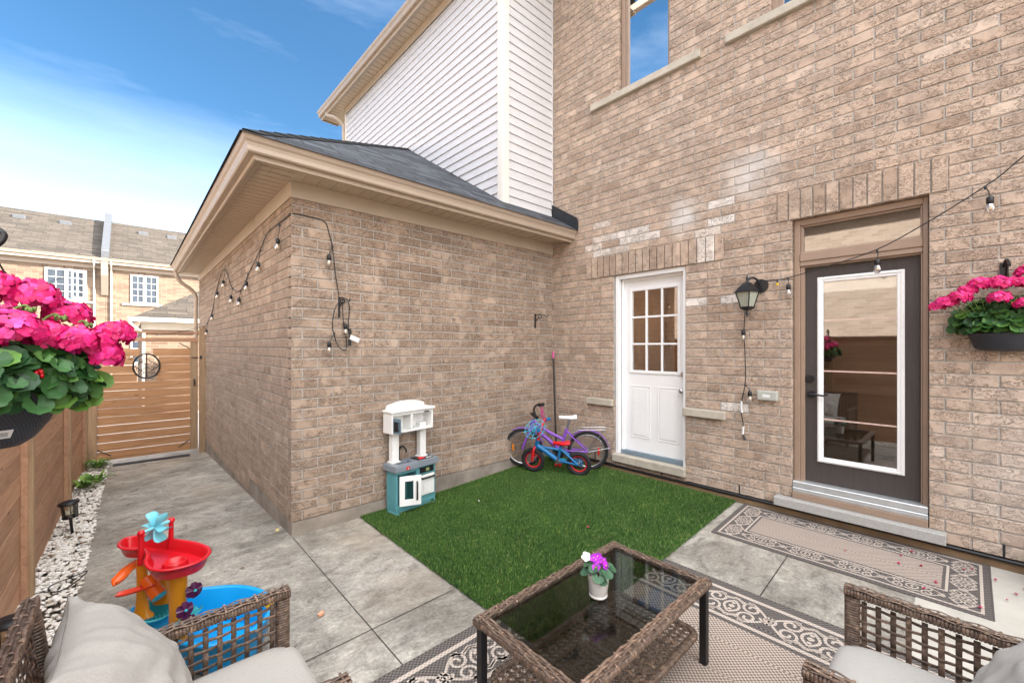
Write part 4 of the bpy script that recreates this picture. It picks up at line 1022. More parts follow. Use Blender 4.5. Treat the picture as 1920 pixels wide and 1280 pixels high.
# ---------------------------------------------------------------- woven furniture helpers
wr = random.Random(21)
def wrapped_bar(mb, P0, P1, w_, h, N, pitch=.0105, c0=.25, c1=.85):
    """bar bound with flat cane: ridged rings"""
    P0, P1, N = Vector(P0), Vector(P1), Vector(N).normalized(); T = (P1 - P0); L = T.length; T.normalize(); S_ = T.cross(N).normalized()
    n = max(2, int(L / pitch)); prof = []
    for k in range(12):
        a = 2 * PI * (k + .5) / 12; c, s_ = math.cos(a), math.sin(a)
        prof.append((math.copysign(abs(c) ** .55, c) * w_ / 2, math.copysign(abs(s_) ** .55, s_) * h / 2))
    cc = .5
    for i in range(n):
        if i % 1 == 0: cc = min(1, max(0, wr.gauss((c0 + c1) / 2, .16)))
        mb.c = cc; V = []
        for t, sc_ in ((0, .90), (.2, 1.0), (.8, 1.0), (1.0, .90)):
            p = P0 + T * (L * (i + t) / n)
            for (a, b) in prof: V.append(p + S_ * a * (sc_ if sc_ == 1 else 1 - .003 / (w_ / 2)) + N * b * (sc_ if sc_ == 1 else 1 - .003 / (h / 2)))
        mb.add(V, [(r * 12 + k, r * 12 + (k + 1) % 12, (r + 1) * 12 + (k + 1) % 12, (r + 1) * 12 + k) for r in range(3) for k in range(12)], smooth=True)
    mb.add([P0 + S_ * a + N * b for a, b in prof], [tuple(range(12))]); mb.add([P1 + S_ * a + N * b for a, b in prof], [tuple(range(12))[::-1]])
def plait(mb, P0, P1, width, N, ns=5, pitch=.052, lift=.0035):
    """strands running lengthwise, dipping under short cross strips"""
    P0, P1, N = Vector(P0), Vector(P1), Vector(N).normalized(); T = (P1 - P0); L = T.length; T.normalize(); S_ = T.cross(N).normalized()
    sw = width / ns
    for i in range(ns):
        off = (i - (ns - 1) / 2) * sw; ph = (i % 2) * .5 + wr.uniform(-.04, .04)
        n = max(4, int(L / .013)); pts = []
        mb.c = min(1, max(0, wr.gauss(.55, .17)))
        for k in range(n + 1):
            s_ = L * k / n; o = lift * math.sin(2 * PI * (s_ / (2 * pitch) + ph)); wob = .0014 * math.sin(2 * PI * (s_ / .11 + i * .37))
            pts.append(P0 + T * s_ + S_ * (off + wob) + N * (o + lift * .6))
        mb.ribbon(pts, S_ * sw * .90, .0032)
    k = 0; s_ = pitch * .5
    while s_ < L:
        mb.c = min(1, max(0, wr.gauss(.75, .2)))
        pts = []
        for j in range(2 * ns + 1):
            off = (j / (2 * ns) - .5) * width * 1.02; o = lift * (.9 if (j // 2 + k) % 2 else -.9); pts.append(P0 + T * s_ + S_ * off + N * (o + lift * .5))
        mb.ribbon(pts, T * .008, .003); s_ += pitch; k += 1
def weave(mb, O, U, V, N, w_, h, pu=.042, pv=.030, su=.018, sv=.012, amp=.0035):
    O, U, V, N = Vector(O), Vector(U).normalized(), Vector(V).normalized(), Vector(N).normalized()
    nu = max(1, int(w_ / pu)); nv = max(1, int(h / pv)); du = w_ / nu; dv = h / nv
    for i in range(nu):
        mb.c = min(1, max(0, wr.gauss(.5, .18))); pts = []; u = (i + .5) * du
        for j in range(4 * nv + 1):
            v = h * j / (4 * nv); o = amp * math.cos(PI * (v / dv - .5)) * (1 if i % 2 else -1); pts.append(O + U * u + V * v + N * o)
        mb.ribbon(pts, U * su, .003)
    for j in range(nv):
        mb.c = min(1, max(0, wr.gauss(.5, .18))); pts = []; v = (j + .5) * dv
        for i in range(4 * nu + 1):
            u = w_ * i / (4 * nu); o = -amp * math.sin(PI * (u / du)) * (1 if j % 2 else -1)
            pts.append(O + U * u + V * v + N * o * 1.0)
        mb.ribbon(pts, V * sv, .003)
def wicker_chair(label, loc, rotz):
    t = thing('wicker_armchair', label, 'armchair', loc, rotz, 'patio armchairs')
    hw = .36; fx, bx = .36, -.34; zt = .61
    for sy in (-1, 1):
        y = sy * (hw - .03); arm = MB()
        wrapped_bar(arm, (bx - .02, y, zt - .022), (fx + .002, y, zt - .022), .056, .034, (0, 0, 1)); plait(arm, (bx - .02, y, zt - .003), (fx + .002, y, zt - .003), .054, (0, 0, 1), 5)
        arm.build('arm_rest', M_wick, t)
        leg = MB(); wrapped_bar(leg, (fx - .024, y, .0), (fx - .024, y, zt - .04), .05, .052, (1, 0, 0)); leg.build('front_leg', M_wick, t)
        leg = MB(); wrapped_bar(leg, (bx, y, .0), (bx, y, zt - .04), .045, .045, (1, 0, 0)); leg.build('rear_leg', M_wick, t)
        p = MB(); weave(p, (bx + .03, y, .29), (1, 0, 0), (0, 0, 1), (0, 1, 0), fx - bx - .07, zt - .05 - .29); wrapped_bar(p, (bx, y, .28), (fx - .05, y, .28), .03, .03, (0, 0, 1)); p.build('side_panel', M_wick, t)
    b = MB(); top = Vector((-.37, 0, .82)); bot = Vector((-.31, 0, .30)); vv = (top - bot)
    nrm = Vector((vv.z, 0, -vv.x)).normalized()
    weave(b, (bot.x, -hw + .05, bot.z), (0, 1, 0), vv, nrm, 2 * hw - .10, vv.length)
    wrapped_bar(b, (top.x, -hw - .0, top.z), (top.x, hw + .0, top.z), .042, .042, (0, 0, 1)); plait(b, (top.x, -hw, top.z + .022), (top.x, hw, top.z + .020), .040, (0, 0, 1), 4)
    for sy in (-1, 1): wrapped_bar(b, (bot.x, sy * (hw - .025), bot.z), (top.x, sy * (hw - .025), top.z - .02), .048, .05, nrm)
    b.build('backrest', M_wick, t)
    s_ = MB(); weave(s_, (bx, -hw + .06, .305), (1, 0, 0), (0, 1, 0), (0, 0, 1), fx - bx - .02, 2 * hw - .12, .05, .05, .03, .03)
    wrapped_bar(s_, (fx - .03, -hw + .05, .29), (fx - .03, hw - .05, .29), .045, .05, (0, 0, 1)); weave(s_, (fx - .03, -hw + .05, .18), (0, 1, 0), (0, 0, 1), (1, 0, 0), 2 * hw - .10, .09); wrapped_bar(s_, (fx - .03, -hw + .05, .17), (fx - .03, hw - .05, .17), .03, .03, (0, 0, 1))
    s_.build('seat', M_wick, t)
    return t
def rounded_pad(name, label, cat, loc, rot, sx, sy, sz, group=None, puff=.018):
    """boxy seat cushion with a soft crown and rounded edges"""
    n = 18; V = []; F = []
    def top(u, v):
        e = (1 - abs(u) ** 6) * (1 - abs(v) ** 6); return sz / 2 * (1 - .0) * (max(0, e) ** .35) + puff * (1 - u * u) * (1 - v * v)
    idx = {}
    for s_ in (1, -1):
        for j in range(n + 1):
            for i in range(n + 1):
                u = -1 + 2 * i / n; v = -1 + 2 * j / n
                u2 = math.copysign(1 - (1 - abs(u)) ** 1.5, u); v2 = math.copysign(1 - (1 - abs(v)) ** 1.5, v)
                if s_ < 0 and (i in (0, n) or j in (0, n)): idx[(s_, i, j)] = idx[(1, i, j)]; continue
                # rounded corners in plan
                cu, cv = u2, v2
                r = max(abs(cu), abs(cv)); q = (abs(cu) ** 8 + abs(cv) ** 8) ** (1 / 8); k = r / q if q > 0 else 1
                idx[(s_, i, j)] = len(V); V.append((cu * k * sx / 2, cv * k * sy / 2, s_ * top(u2, v2)))
        for j in range(n):
            for i in range(n):
                f = (idx[(s_, i, j)], idx[(s_, i + 1, j)], idx[(s_, i + 1, j + 1)], idx[(s_, i, j + 1)]); F.append(f if s_ > 0 else f[::-1])
    m = MB(); m.add(V, F, smooth=True); o = m.build(name, M_fabric); o.location = loc; o.rotation_euler = rot
    tag(o, label, cat, group); return o
def pillow(label, loc, rot, s=.5, th=.17, seed=1, group=None):
    n = 44; V = []; F = []; idx = {}
    for s_ in (1, -1):
        for j in range(n + 1):
            for i in range(n + 1):
                u = -1 + 2 * i / n; v = -1 + 2 * j / n
                if s_ < 0 and (i in (0, n) or j in (0, n)): idx[(s_, i, j)] = idx[(1, i, j)]; continue
                pin = 1 - .075 * (1 - u ** 4) * abs(v) ** 2.2 ; pin2 = 1 - .075 * (1 - v ** 4) * abs(u) ** 2.2
                e = max(0, (1 - u ** 2)) ** .46 * max(0, (1 - v ** 2)) ** .46
                wrk = .016 * noise.noise(Vector((u * 1.6 + seed, v * 5 + .8 * u, s_ * 3.0))) * (1 - e * .4) + .010 * noise.noise(Vector((u * 4.5, v * 2.0 + seed, s_ * 7.0)))
                wrk += .020 * noise.noise(Vector((u * 2 + v * 6 + seed, v * 1.5, 5 * s_))) * (abs(u) + abs(v)) * .5
                idx[(s_, i, j)] = len(V); V.append((u * pin2 * s / 2 * 1.0, v * pin * s / 2, s_ * (th / 2 * e + wrk * min(1, e * 4))))
        for j in range(n):
            for i in range(n):
                f = (idx[(s_, i, j)], idx[(s_, i + 1, j)], idx[(s_, i + 1, j + 1)], idx[(s_, i, j + 1)]); F.append(f if s_ > 0 else f[::-1])
    root = thing('pillow', label, 'pillow', loc, 0, group); root.rotation_euler = rot
    m = MB(); m.add(V, F, smooth=True); m.build('cover', M_fabric, root)
    # piped seam
    m = MB(); ed = [V[idx[(1, i, 0)]] for i in range(n)] + [V[idx[(1, n, j)]] for j in range(n)] + [V[idx[(1, n - i, n)]] for i in range(n)] + [V[idx[(1, 0, n - j)]] for j in range(n)]
    m.tube(ed, .0022, 5, closed=True); m.build('seam', simple('seam_thread', '#8b877f', .9), root); return root
ch1 = wicker_chair('brown wicker armchair beside the water table, grey pillow on it', (.145, 1.63, 0), 0)
rounded_pad('seat_cushion', 'grey seat cushion on the wicker armchair nearest the water table', 'cushion', (.19, 1.63, .375), (0, 0, 0), .66, .60, .11, 'seat cushions')
pillow('puffy grey pillow leaning in the armchair nearest the fence', (-.005, 1.735, .615), (0, 0, 0), .50, .22, 3, 'pillows')
bpy.data.objects['pillow'].rotation_euler = Matrix.Rotation(math.radians(-124), 3, 'Y').to_euler()
ch2 = wicker_chair('brown wicker armchair by the long runner rug, pale cushion on it', (1.93, -.005, 0), PI / 2)
rounded_pad('seat_cushion', 'pale seat cushion on the wicker armchair beside the runner rug', 'cushion', (1.93, .04, .375), (0, 0, PI / 2), .66, .60, .11, 'seat cushions')
p2 = pillow('light pillow in the armchair by the runner rug, cut by the photo edge', (1.95, -.16, .615), (0, 0, 0), .50, .20, 9, 'pillows')
p2.rotation_euler = (Matrix.Rotation(PI / 2, 3, 'Z') @ Matrix.Rotation(math.radians(-124), 3, 'Y')).to_euler()
for o in (ch1, ch2): pass
ch2.location.z = G(1.9, 0) + .008
# ---------------------------------------------------------------- coffee table
tx0, tx1, ty0, ty1, tz = 1.125, 2.205, .885, 1.485, .43
tb = thing('coffee_table', 'low wicker coffee table with a smoked glass top, woven shelf and black legs', 'table', ((tx0 + tx1) / 2, (ty0 + ty1) / 2, .006))
m = MB()
bw = .056
for (a, b) in (((tx0, ty0 + bw / 2, tz - .016), (tx1, ty0 + bw / 2, tz - .016)), ((tx0, ty1 - bw / 2, tz - .016), (tx1, ty1 - bw / 2, tz - .016))):
    wrapped_bar(m, a, b, bw, .034, (0, 0, 1)); plait(m, (a[0], a[1], tz + .001), (b[0], b[1], tz + .001), bw - .006, (0, 0, 1), 4, .05)
for (a, b) in (((tx0 + bw / 2, ty0 + bw, tz - .017), (tx0 + bw / 2, ty1 - bw, tz - .017)), ((tx1 - bw / 2, ty0 + bw, tz - .017), (tx1 - bw / 2, ty1 - bw, tz - .017))):
    wrapped_bar(m, a, b, bw, .034, (0, 0, 1)); plait(m, (a[0], a[1], tz + .0005), (b[0], b[1], tz + .0005), bw - .006, (0, 0, 1), 4, .05)
m.build('top_frame', M_wick, tb, world=True)
m = MB(); m.box(tx0 + bw - .012, tx1 - bw + .012, ty0 + bw - .012, ty1 - bw + .012, tz - .008, tz - .002); m.build('glass_top', M_table_glass, tb, world=True)
for x in (tx0 + .012, tx1 - .048):
    for y in (ty0 + .012, ty1 - .048): m = MB(); m.box(x, x + .036, y, y + .036, .008, tz - .034, .003); m.build('leg', M_black, tb, world=True)
m = MB(); sx0, sx1, sy0, sy1, sz_ = tx0 + .05, tx1 - .05, ty0 + .05, ty1 - .05, .165
weave(m, (sx0, sy0, sz_), (1, 0, 0), (0, 1, 0), (0, 0, 1), sx1 - sx0, sy1 - sy0, .036, .036, .019, .019, .004)
pts = []
for (cx, cy, a0) in ((sx1 - .06, sy1 - .06, 0), (sx0 + .06, sy1 - .06, 90), (sx0 + .06, sy0 + .06, 180), (sx1 - .06, sy0 + .06, 270)):
    for k in range(5): a = math.radians(a0 + 90 * k / 4); pts.append((cx + .06 * math.cos(a), cy + .06 * math.sin(a), sz_))
for i in range(len(pts)): wrapped_bar(m, pts[i], pts[(i + 1) % len(pts)], .032, .026, (0, 0, 1), .012)
m.build('shelf', M_wick, tb, world=True)
# ---------------------------------------------------------------- rugs: flat sheets with woven scrolls
def scroll(cx, cy, r, a0, turns, sg, n=16):
    return [(cx + r * (1 - .80 * k / n) * math.cos(a0 + sg * turns * 2 * PI * k / n), cy + r * (1 - .80 * k / n) * math.sin(a0 + sg * turns * 2 * PI * k / n)) for k in range(n + 1)]
def rug(name, label, x0, x1, y0, y1, bd, unit):
    t = thing(name, label, 'rug', ((x0 + x1) / 2, (y0 + y1) / 2, 0))
    lay = {}
    def zf(x, y, d): return G(x, y) + .007 + d
    def rect(a, b, c, d, mi, dz):
        m = lay.setdefault('m', MB()); m.mat = mi; n = max(1, int((b - a) / .12))
        for i in range(n):
            p, q = a + (b - a) * i / n, a + (b - a) * (i + 1) / n; m.quad((p, c, zf(p, c, dz)), (q, c, zf(q, c, dz)), (q, d, zf(q, d, dz)), (p, d, zf(p, d, dz)))
    rect(x0, x1, y0, y1, 0, 0)
    e1 = bd * .17; e2 = bd * .26
    def ringf(e, w_, mi, dz):
        rect(x0 + e, x1 - e, y0 + e, y0 + e + w_, mi, dz); rect(x0 + e, x1 - e, y1 - e - w_, y1 - e, mi, dz)
        rect(x0 + e, x0 + e + w_, y0 + e + w_, y1 - e - w_, mi, dz); rect(x1 - e - w_, x1 - e, y0 + e + w_, y1 - e - w_, mi, dz)
    ringf(e1, bd * .075, 2, .0012)
    ringf(bd * .93, bd * .07, 2, .0012)
    rect(x0 + bd * 1.08, x1 - bd * 1.08, y0 + bd * 1.08, y1 - bd * 1.08, 1, .0012)
    m = lay['m']; m.mat = 2; hbd = bd * .62; cen = bd * .60
    def strip(pts2, w_=None):
        w_ = w_ or bd * .042
        V = []; N = len(pts2); ok = True
        for i, p in enumerate(pts2):
            a = Vector(pts2[max(i - 1, 0)] + (0,)); c = Vector(pts2[min(i + 1, N - 1)] + (0,)); t_ = (c - a).normalized(); nn = Vector((-t_.y, t_.x, 0)) * w_ / 2
            for q in (Vector(p + (0,)) - nn, Vector(p + (0,)) + nn):
                V.append((q.x, q.y, zf(q.x, q.y, .0016)))
        if min(q[0] for q in V) < x0 or max(q[0] for q in V) > x1 or min(q[1] for q in V) < y0 or max(q[1] for q in V) > y1: return
        m.add(V, [(2 * i, 2 * i + 1, 2 * i + 3, 2 * i + 2) for i in range(N - 1)])
    def dot(x, y, r): m.add([(x + r * math.cos(2 * PI * k / 8), y + r * math.sin(2 * PI * k / 8), zf(x, y, .0018)) for k in range(8)], [tuple(range(8))])
    def band(P, T, S, L):
        n = max(1, round(L / unit)); u = L / n; P, T, S = Vector(P), Vector(T), Vector(S); R_ = hbd * .27
        def W(s_, o): q = P + T * s_ + S * o; return (q.x, q.y)
        def curve(pts_): strip([W(a, b) for a, b in pts_])
        for i in range(n):
            c = (i + .5) * u
            for sg in (-1, 1):
                for sd in (-1, 1):
                    curve(scroll(c + sg * u * .25, sd * hbd * .22, R_ * .95, PI / 2 * sd, 1.35, sg * sd))
                    curve([(c + sg * u * .25 * t_, sd * hbd * (.46 - .10 * math.sin(PI * t_))) for t_ in [k / 8 for k in range(9)]])
                    curve([(c + sg * (u * .5 - u * .34 * t_), sd * hbd * .46 * math.sin(PI / 2 * t_)) for t_ in [k / 8 for k in range(9)]])
                curve([(c + sg * u * .10 * math.sin(PI * t_), hbd * (-.30 + .60 * t_)) for t_ in [k / 10 for k in range(11)]])
                for k in (-1, 0, 1): dot(*W(c + sg * u * .5 * .98, k * hbd * .14), bd * .030)
                curve(scroll(c + sg * u * .47, 0, R_ * .55, 0, 1.2, sg))
            dot(*W(c, 0), bd * .05); dot(*W(c, hbd * .16), bd * .035); dot(*W(c, -hbd * .16), bd * .035)
            curve([(c - u * .12, hbd * .30), (c, hbd * .42), (c + u * .12, hbd * .30)]); curve([(c - u * .12, -hbd * .30), (c, -hbd * .42), (c + u * .12, -hbd * .30)])
    ix0, ix1, iy0, iy1 = x0 + e2, x1 - e2, y0 + e2, y1 - e2
    band((ix0, y1 - cen, 0), (1, 0, 0), (0, 1, 0), ix1 - ix0); band((ix0, y0 + cen, 0), (1, 0, 0), (0, 1, 0), ix1 - ix0)
    band((x1 - cen, y0 + bd, 0), (0, 1, 0), (1, 0, 0), y1 - y0 - 2 * bd); band((x0 + cen, y0 + bd, 0), (0, 1, 0), (1, 0, 0), y1 - y0 - 2 * bd)
    m.build('woven_field', [M_rugdark, M_rugfield, M_ruglight], t, world=True)
    b = MB()
    def edge(a, c):
        a, c = Vector(a), Vector(c); n = 20; pts = [a + (c - a) * i / n for i in range(n + 1)]; pts = [(p.x, p.y, G(p.x, p.y) + .005) for p in pts]; b.tube(pts, .0045, 6)
    edge((x0, y0, 0), (x1, y0, 0)); edge((x1, y0, 0), (x1, y1, 0)); edge((x1, y1, 0), (x0, y1, 0)); edge((x0, y1, 0), (x0, y0, 0))
    b.build('bound_edge', M_rugdark, t, world=True)
    return t
rug('area_rug', 'large taupe area rug with a charcoal scroll border under the coffee table', .62, 2.95, -1.2, 1.95, .36, .42)
rug('runner_rug', 'long narrow runner rug with scroll border lying below the brown door', 3.60, 4.375, -.10, 1.452, .20, .26)
# ---------------------------------------------------------------- artificial turf
gx0_, gx1_, gy0_, gy1_ = 1.63, 4.36, 1.53, 3.915
turf = thing('artificial_turf', 'rectangle of dark green artificial grass on the concrete beside the two doors', 'artificial grass', (3, 2.7, 0))
xs_ = fr_(gx0_, gx1_, .3); yy_ = fr_(gy0_, gy1_, .4); n = len(xs_)
m = MB(); m.add([(x, y, G(x, y) + .012) for y in yy_ for x in xs_], [(j * n + i, j * n + i + 1, (j + 1) * n + i + 1, (j + 1) * n + i) for j in range(len(yy_) - 1) for i in range(n - 1)])
m.build('backing', M_turfbase, turf, world=True)
R = np.random.RandomState(4); NBL = 330000
bx_ = R.uniform(gx0_, gx1_, NBL); by_ = R.uniform(gy0_, gy1_, NBL)
edge_w = .012 * np.sin(bx_ * 9) + .01 * np.sin(by_ * 13)
fr1 = .003 * np.sin(by_ * 41) + .004 * np.sin(by_ * 7 + 2) + R.normal(0, .004, NBL); bx_ = np.where(bx_ < gx0_ + .03, bx_ - np.abs(fr1), bx_); by_ = np.where(by_ < gy0_ + .03, by_ - np.abs(.003 * np.sin(bx_ * 17) + R.normal(0, .004, NBL)), by_)
gz = 0.052 * np.maximum(0, np.minimum(bx_, 4.4) - 2.1) + .010
# one-metre patches lean their own way, as brushed turf does
lean = .5 * np.sin(bx_ * 2.3 + 1) + .5 * np.sin(by_ * 3.1 + bx_ * 1.3)
ang = R.uniform(0, 2 * np.pi, NBL); hh = R.uniform(.014, .027, NBL)
lx = np.cos(ang) * .009 + .004 * lean + .003; ly = np.sin(ang) * .009 - .003 * lean
wa = R.uniform(0, 2 * np.pi, NBL); ww = R.uniform(.0015, .0032, NBL)
wx, wy = np.cos(wa) * ww, np.sin(wa) * ww
V = np.empty((NBL, 3, 3), np.float32)
V[:, 0] = np.stack([bx_ - wx, by_ - wy, gz], 1); V[:, 1] = np.stack([bx_ + wx, by_ + wy, gz], 1); V[:, 2] = np.stack([bx_ + lx, by_ + ly, gz + hh], 1)
me = bpy.data.meshes.new('blades'); me.vertices.add(NBL * 3); me.vertices.foreach_set('co', V.reshape(-1))
me.loops.add(NBL * 3); me.loops.foreach_set('vertex_index', np.arange(NBL * 3, dtype=np.int32))
me.polygons.add(NBL); me.polygons.foreach_set('loop_start', np.arange(0, NBL * 3, 3, dtype=np.int32)); me.polygons.foreach_set('loop_total', np.full(NBL, 3, np.int32))
a = me.attributes.new('bc', 'FLOAT', 'FACE'); a.data.foreach_set('value', np.clip(R.normal(.48, .32, NBL), 0, 1).astype(np.float32))
me.materials.append(M_turf); me.update(); me.validate()
o = bpy.data.objects.new('grass_blades', me); C.objects.link(o); o.parent = turf; o.location = -turf.location; o['kind'] = 'stuff'
# ---------------------------------------------------------------- water table
def bowl(mb, outline, zb, zt, th=.012, inset=.03, rim=.014, bot=True):
    """open tray from a plan outline: outer skin, rolled rim, inner skin, floor"""
    n = len(outline); cx = sum(p[0] for p in outline) / n; cy = sum(p[1] for p in outline) / n
    nr = []
    for i in range(n):
        a, c = Vector(outline[i - 1]), Vector(outline[(i + 1) % n]); t = (c - a).normalized(); q = Vector((t.y, -t.x))
        if q.dot(Vector(outline[i]) - Vector((cx, cy))) < 0 and False: q = -q
        nr.append(q)
    area = sum(outline[i][0] * outline[(i + 1) % n][1] - outline[(i + 1) % n][0] * outline[i][1] for i in range(n))
    if area < 0: nr = [-q for q in nr]
    lv = [(-inset, zb), (-inset * .55, zb + (zt - zb) * .25), (-.004, zt - rim), (rim * .5, zt - rim), (rim, zt - rim * .5), (rim * .5, zt), (-rim * .5, zt), (-rim, zt - rim * .6), (-inset * .75 - th, zb + (zt - zb) * .3), (-inset * 1.2 - th, zb + th)]
    V = [(outline[i][0] + nr[i].x * o, outline[i][1] + nr[i].y * o, z) for (o, z) in lv for i in range(n)]
    F = [(r * n + i, r * n + (i + 1) % n, (r + 1) * n + (i + 1) % n, (r + 1) * n + i) for r in range(len(lv) - 1) for i in range(n)]
    mb.add(V, F, smooth=True); mb.add(V[:n], [tuple(range(n))[::-1]]); mb.add(V[-n:], [tuple(range(n))])
def cl(pts, k=6): return [(p.x, p.y) for p in smooth_path([(a, b, 0) for a, b in pts], k, True)]
toy = thing('water_table', 'colourful toy water table with red tray, amber columns and big blue tub', 'toy', (.28, 2.8, 0))
def tp(mb, n, mat, bev=0): return mb.build(n, mat, toy, world=True, bevel=bev)
tub = cl([(-.02, 2.96), (.03, 3.11), (.15, 3.16), (.27, 3.10), (.37, 3.05), (.49, 2.96), (.575, 2.82), (.60, 2.66), (.54, 2.52), (.42, 2.44), (.29, 2.47), (.20, 2.58), (.10, 2.68), (.0, 2.82)])
m = MB(); bowl(m, tub, .015, .20, .010, .045, .016); tp(m, 'tub', M_blue)
m = MB(); sv = cl([(.02, 2.96), (.06, 3.08), (.16, 3.10), (.24, 3.03), (.21, 2.93), (.13, 2.84), (.05, 2.87)]); bowl(m, sv, .14, .222, .006, .012, .01); o_ = tp(m, 'sieve_tray', M_aqua)
m = MB()
for i in range(6):
    for j in range(5): m.lathe([(.003, .0), (.003, .002)], 6, (.09 + i * .016, 2.97 + j * .016, .147))
m.build('drain_holes', M_blackpl, o_).location = -toy.location
def column(x, y, z0, z1, r0, r1, r2, rot=0.0, flat=.6):
    m = MB(); prof = [(r0, 0), (r0 * .93, .008), (r1 * 1.35, (z1 - z0) * .10), (r1 * 1.1, (z1 - z0) * .3), (r1, (z1 - z0) * .6), (r2, z1 - z0)]
    m.M = Matrix.Translation((x, y, z0)) @ Matrix.Rotation(rot, 4, 'Z'); m.lathe(prof, 28, sx=1, sy=flat); tp(m, 'column', M_amber)
column(.055, 2.955, .205, .50, .058, .026, .028, -.7); column(.185, 2.70, .055, .49, .10, .040, .046, -.7); column(.145, 3.06, .20, .48, .05, .03, .03, -.7, .7)
tray = cl([(-.035, 3.13), (-.01, 3.20), (.05, 3.19), (.10, 3.12), (.15, 3.05), (.22, 2.95), (.275, 2.86), (.315, 2.75), (.305, 2.66), (.25, 2.60), (.155, 2.60), (.09, 2.66), (.065, 2.77), (.075, 2.87), (.06, 2.96), (.02, 3.0), (-.02, 3.05)])
m = MB(); bowl(m, tray, .50, .56, .006, .016, .010); tp(m, 'top_tray', M_red)
m = MB(); m.lathe([(.060, 0), (.050, .042), (.047, .048), (.041, .048), (.037, .03), (.0, .026)], 28, (.175, 2.71, .504), cap=False); tp(m, 'tray_cup', M_red)
m = MB(); m.tube([(.048, 2.90, .50), (.05, 2.91, .655)], [.014, .011], 10); m.ico((.05, 2.91, .66), .017, 2); tp(m, 'wheel_bracket', M_red); m = MB(); m.tube([(.175, 3.0, .50), (.178, 3.0, .66)], [.014, .011], 10); m.ico((.178, 3.0, .665), .017, 2); tp(m, 'wheel_bracket', M_red)
m = MB(); m.tube([(.05, 2.91, .66), (.178, 3.0, .665)], .008, 10)
ax_ = (Vector((.178, 3.0, .665)) - Vector((.05, 2.91, .66))).normalized(); c0 = Vector((.112, 2.955, .662)); up_ = Vector((0, 0, 1)); sd_ = ax_.cross(up_).normalized()
for k in range(6):
    a = 2 * PI * k / 6 + .35; rd = up_ * math.cos(a) + sd_ * math.sin(a); tg = ax_.cross(rd).normalized()
    pts = [c0 + rd * (.012 + .070 * t) + tg * (.020 * math.sin(t * 2.4)) for t in [i / 7 for i in range(8)]]
    m.ribbon(pts, [ax_ * w_ for w_ in (.040, .045, .050, .055, .060, .062, .058, .044)], .005)
tp(m, 'paddle_wheel', M_aqua2)
def scoop(pts, w0, mat, name, dep=.018):
    m = MB(); pts = smooth_path(pts, 6); N = len(pts); V = []; K = 10
    for i, p in enumerate(pts):
        t = (pts[min(i + 1, N - 1)] - pts[max(i - 1, 0)]).normalized(); s_ = t.cross(Vector((0, 0, 1))).normalized(); e = i / (N - 1); w_ = w0 * (1 - .55 * max(0, (abs(e - .5) * 2) ** 4))
        for k in range(K + 1):
            a = PI * k / K; V.append(p + s_ * math.cos(a) * w_ + Vector((0, 0, -math.sin(a) * dep)))
        for k in range(K, -1, -1):
            a = PI * k / K; V.append(p + s_ * math.cos(a) * (w_ - .004) + Vector((0, 0, -math.sin(a) * (dep - .005))))
    M_ = 2 * (K + 1); m.add(V, [(i * M_ + k, i * M_ + (k + 1) % M_, (i + 1) * M_ + (k + 1) % M_, (i + 1) * M_ + k) for i in range(N - 1) for k in range(M_)], smooth=True)
    m.add(V[:M_], [tuple(range(M_))]); m.add(V[-M_:], [tuple(range(M_))[::-1]]); tp(m, name, mat)
scoop([(-.055, 2.97, .425), (-.03, 2.99, .435), (.0, 3.02, .455), (.05, 3.05, .475)], .032, M_orange, 'upper_slide', .026)
scoop([(-.045, 2.93, .375), (.0, 2.91, .378), (.06, 2.89, .388), (.11, 2.87, .40)], .028, plastic('vermilion_plastic', '#d23812'), 'lower_slide', .016)
scoop([(.075, 2.52, .21), (.12, 2.57, .235), (.19, 2.63, .262), (.25, 2.69, .275), (.275, 2.73, .275)], .030, M_aqua, 'spout_slide', .020)
m = MB(); m.tube([(.07, 2.93, .41), (.12, 2.86, .33)], [.030, .036], 16); tp(m, 'tube', M_orange)
m = MB(); a_ = Vector((.05, -.07, -.08)).normalized(); m.tube([Vector((.12, 2.86, .33)) + a_ * .0, Vector((.12, 2.86, .33)) + a_ * .008], .031, 18); m.box(.0, 0, 0, 0, 0, 0); tp(m, 'tube_cap', M_aqua)
for (px, py, pz) in ((.245, 2.64, .405), (.205, 2.60, .34), (.215, 2.60, .275)):
    m = MB(); nx = Vector((.25, -.95, .15)).normalized(); q1 = nx.cross(Vector((0, 0, 1))).normalized(); q2 = q1.cross(nx)
    c = Vector((px, py, pz)) ; V = [c + nx * .012]; nn_ = 24
    for k in range(nn_):
        a = 2 * PI * k / nn_; r = .038 * (1 if k % 4 else .86) ; V.append(c + (q1 * math.cos(a) + q2 * math.sin(a)) * r + nx * (.0 if k % 4 else .009))
    m.add(V, [(0, 1 + k, 1 + (k + 1) % nn_) for k in range(nn_)], smooth=False)
    for k in range(8): a = 2 * PI * k / 8; m.tube([c + nx * .010, c + (q1 * math.cos(a) + q2 * math.sin(a)) * .036 + nx * .004], .0018, 4)
    W_ = tp(m, 'spinner', M_plum); m = MB(); m.ico(tuple(c + nx * .016), .008, 1); m.build('hub', M_aqua, W_).location = -toy.location
m = MB(); m.lathe([(.022, 0), (.03, .045), (.026, .045), (.02, .006)], 16, (.58, 2.63, .19)); m.tube([(.60, 2.62, .23), (.63, 2.60, .235), (.66, 2.58, .23)], .007, 8); tp(m, 'scoop_cup', simple('yellow_plastic', '#eab308', .35))
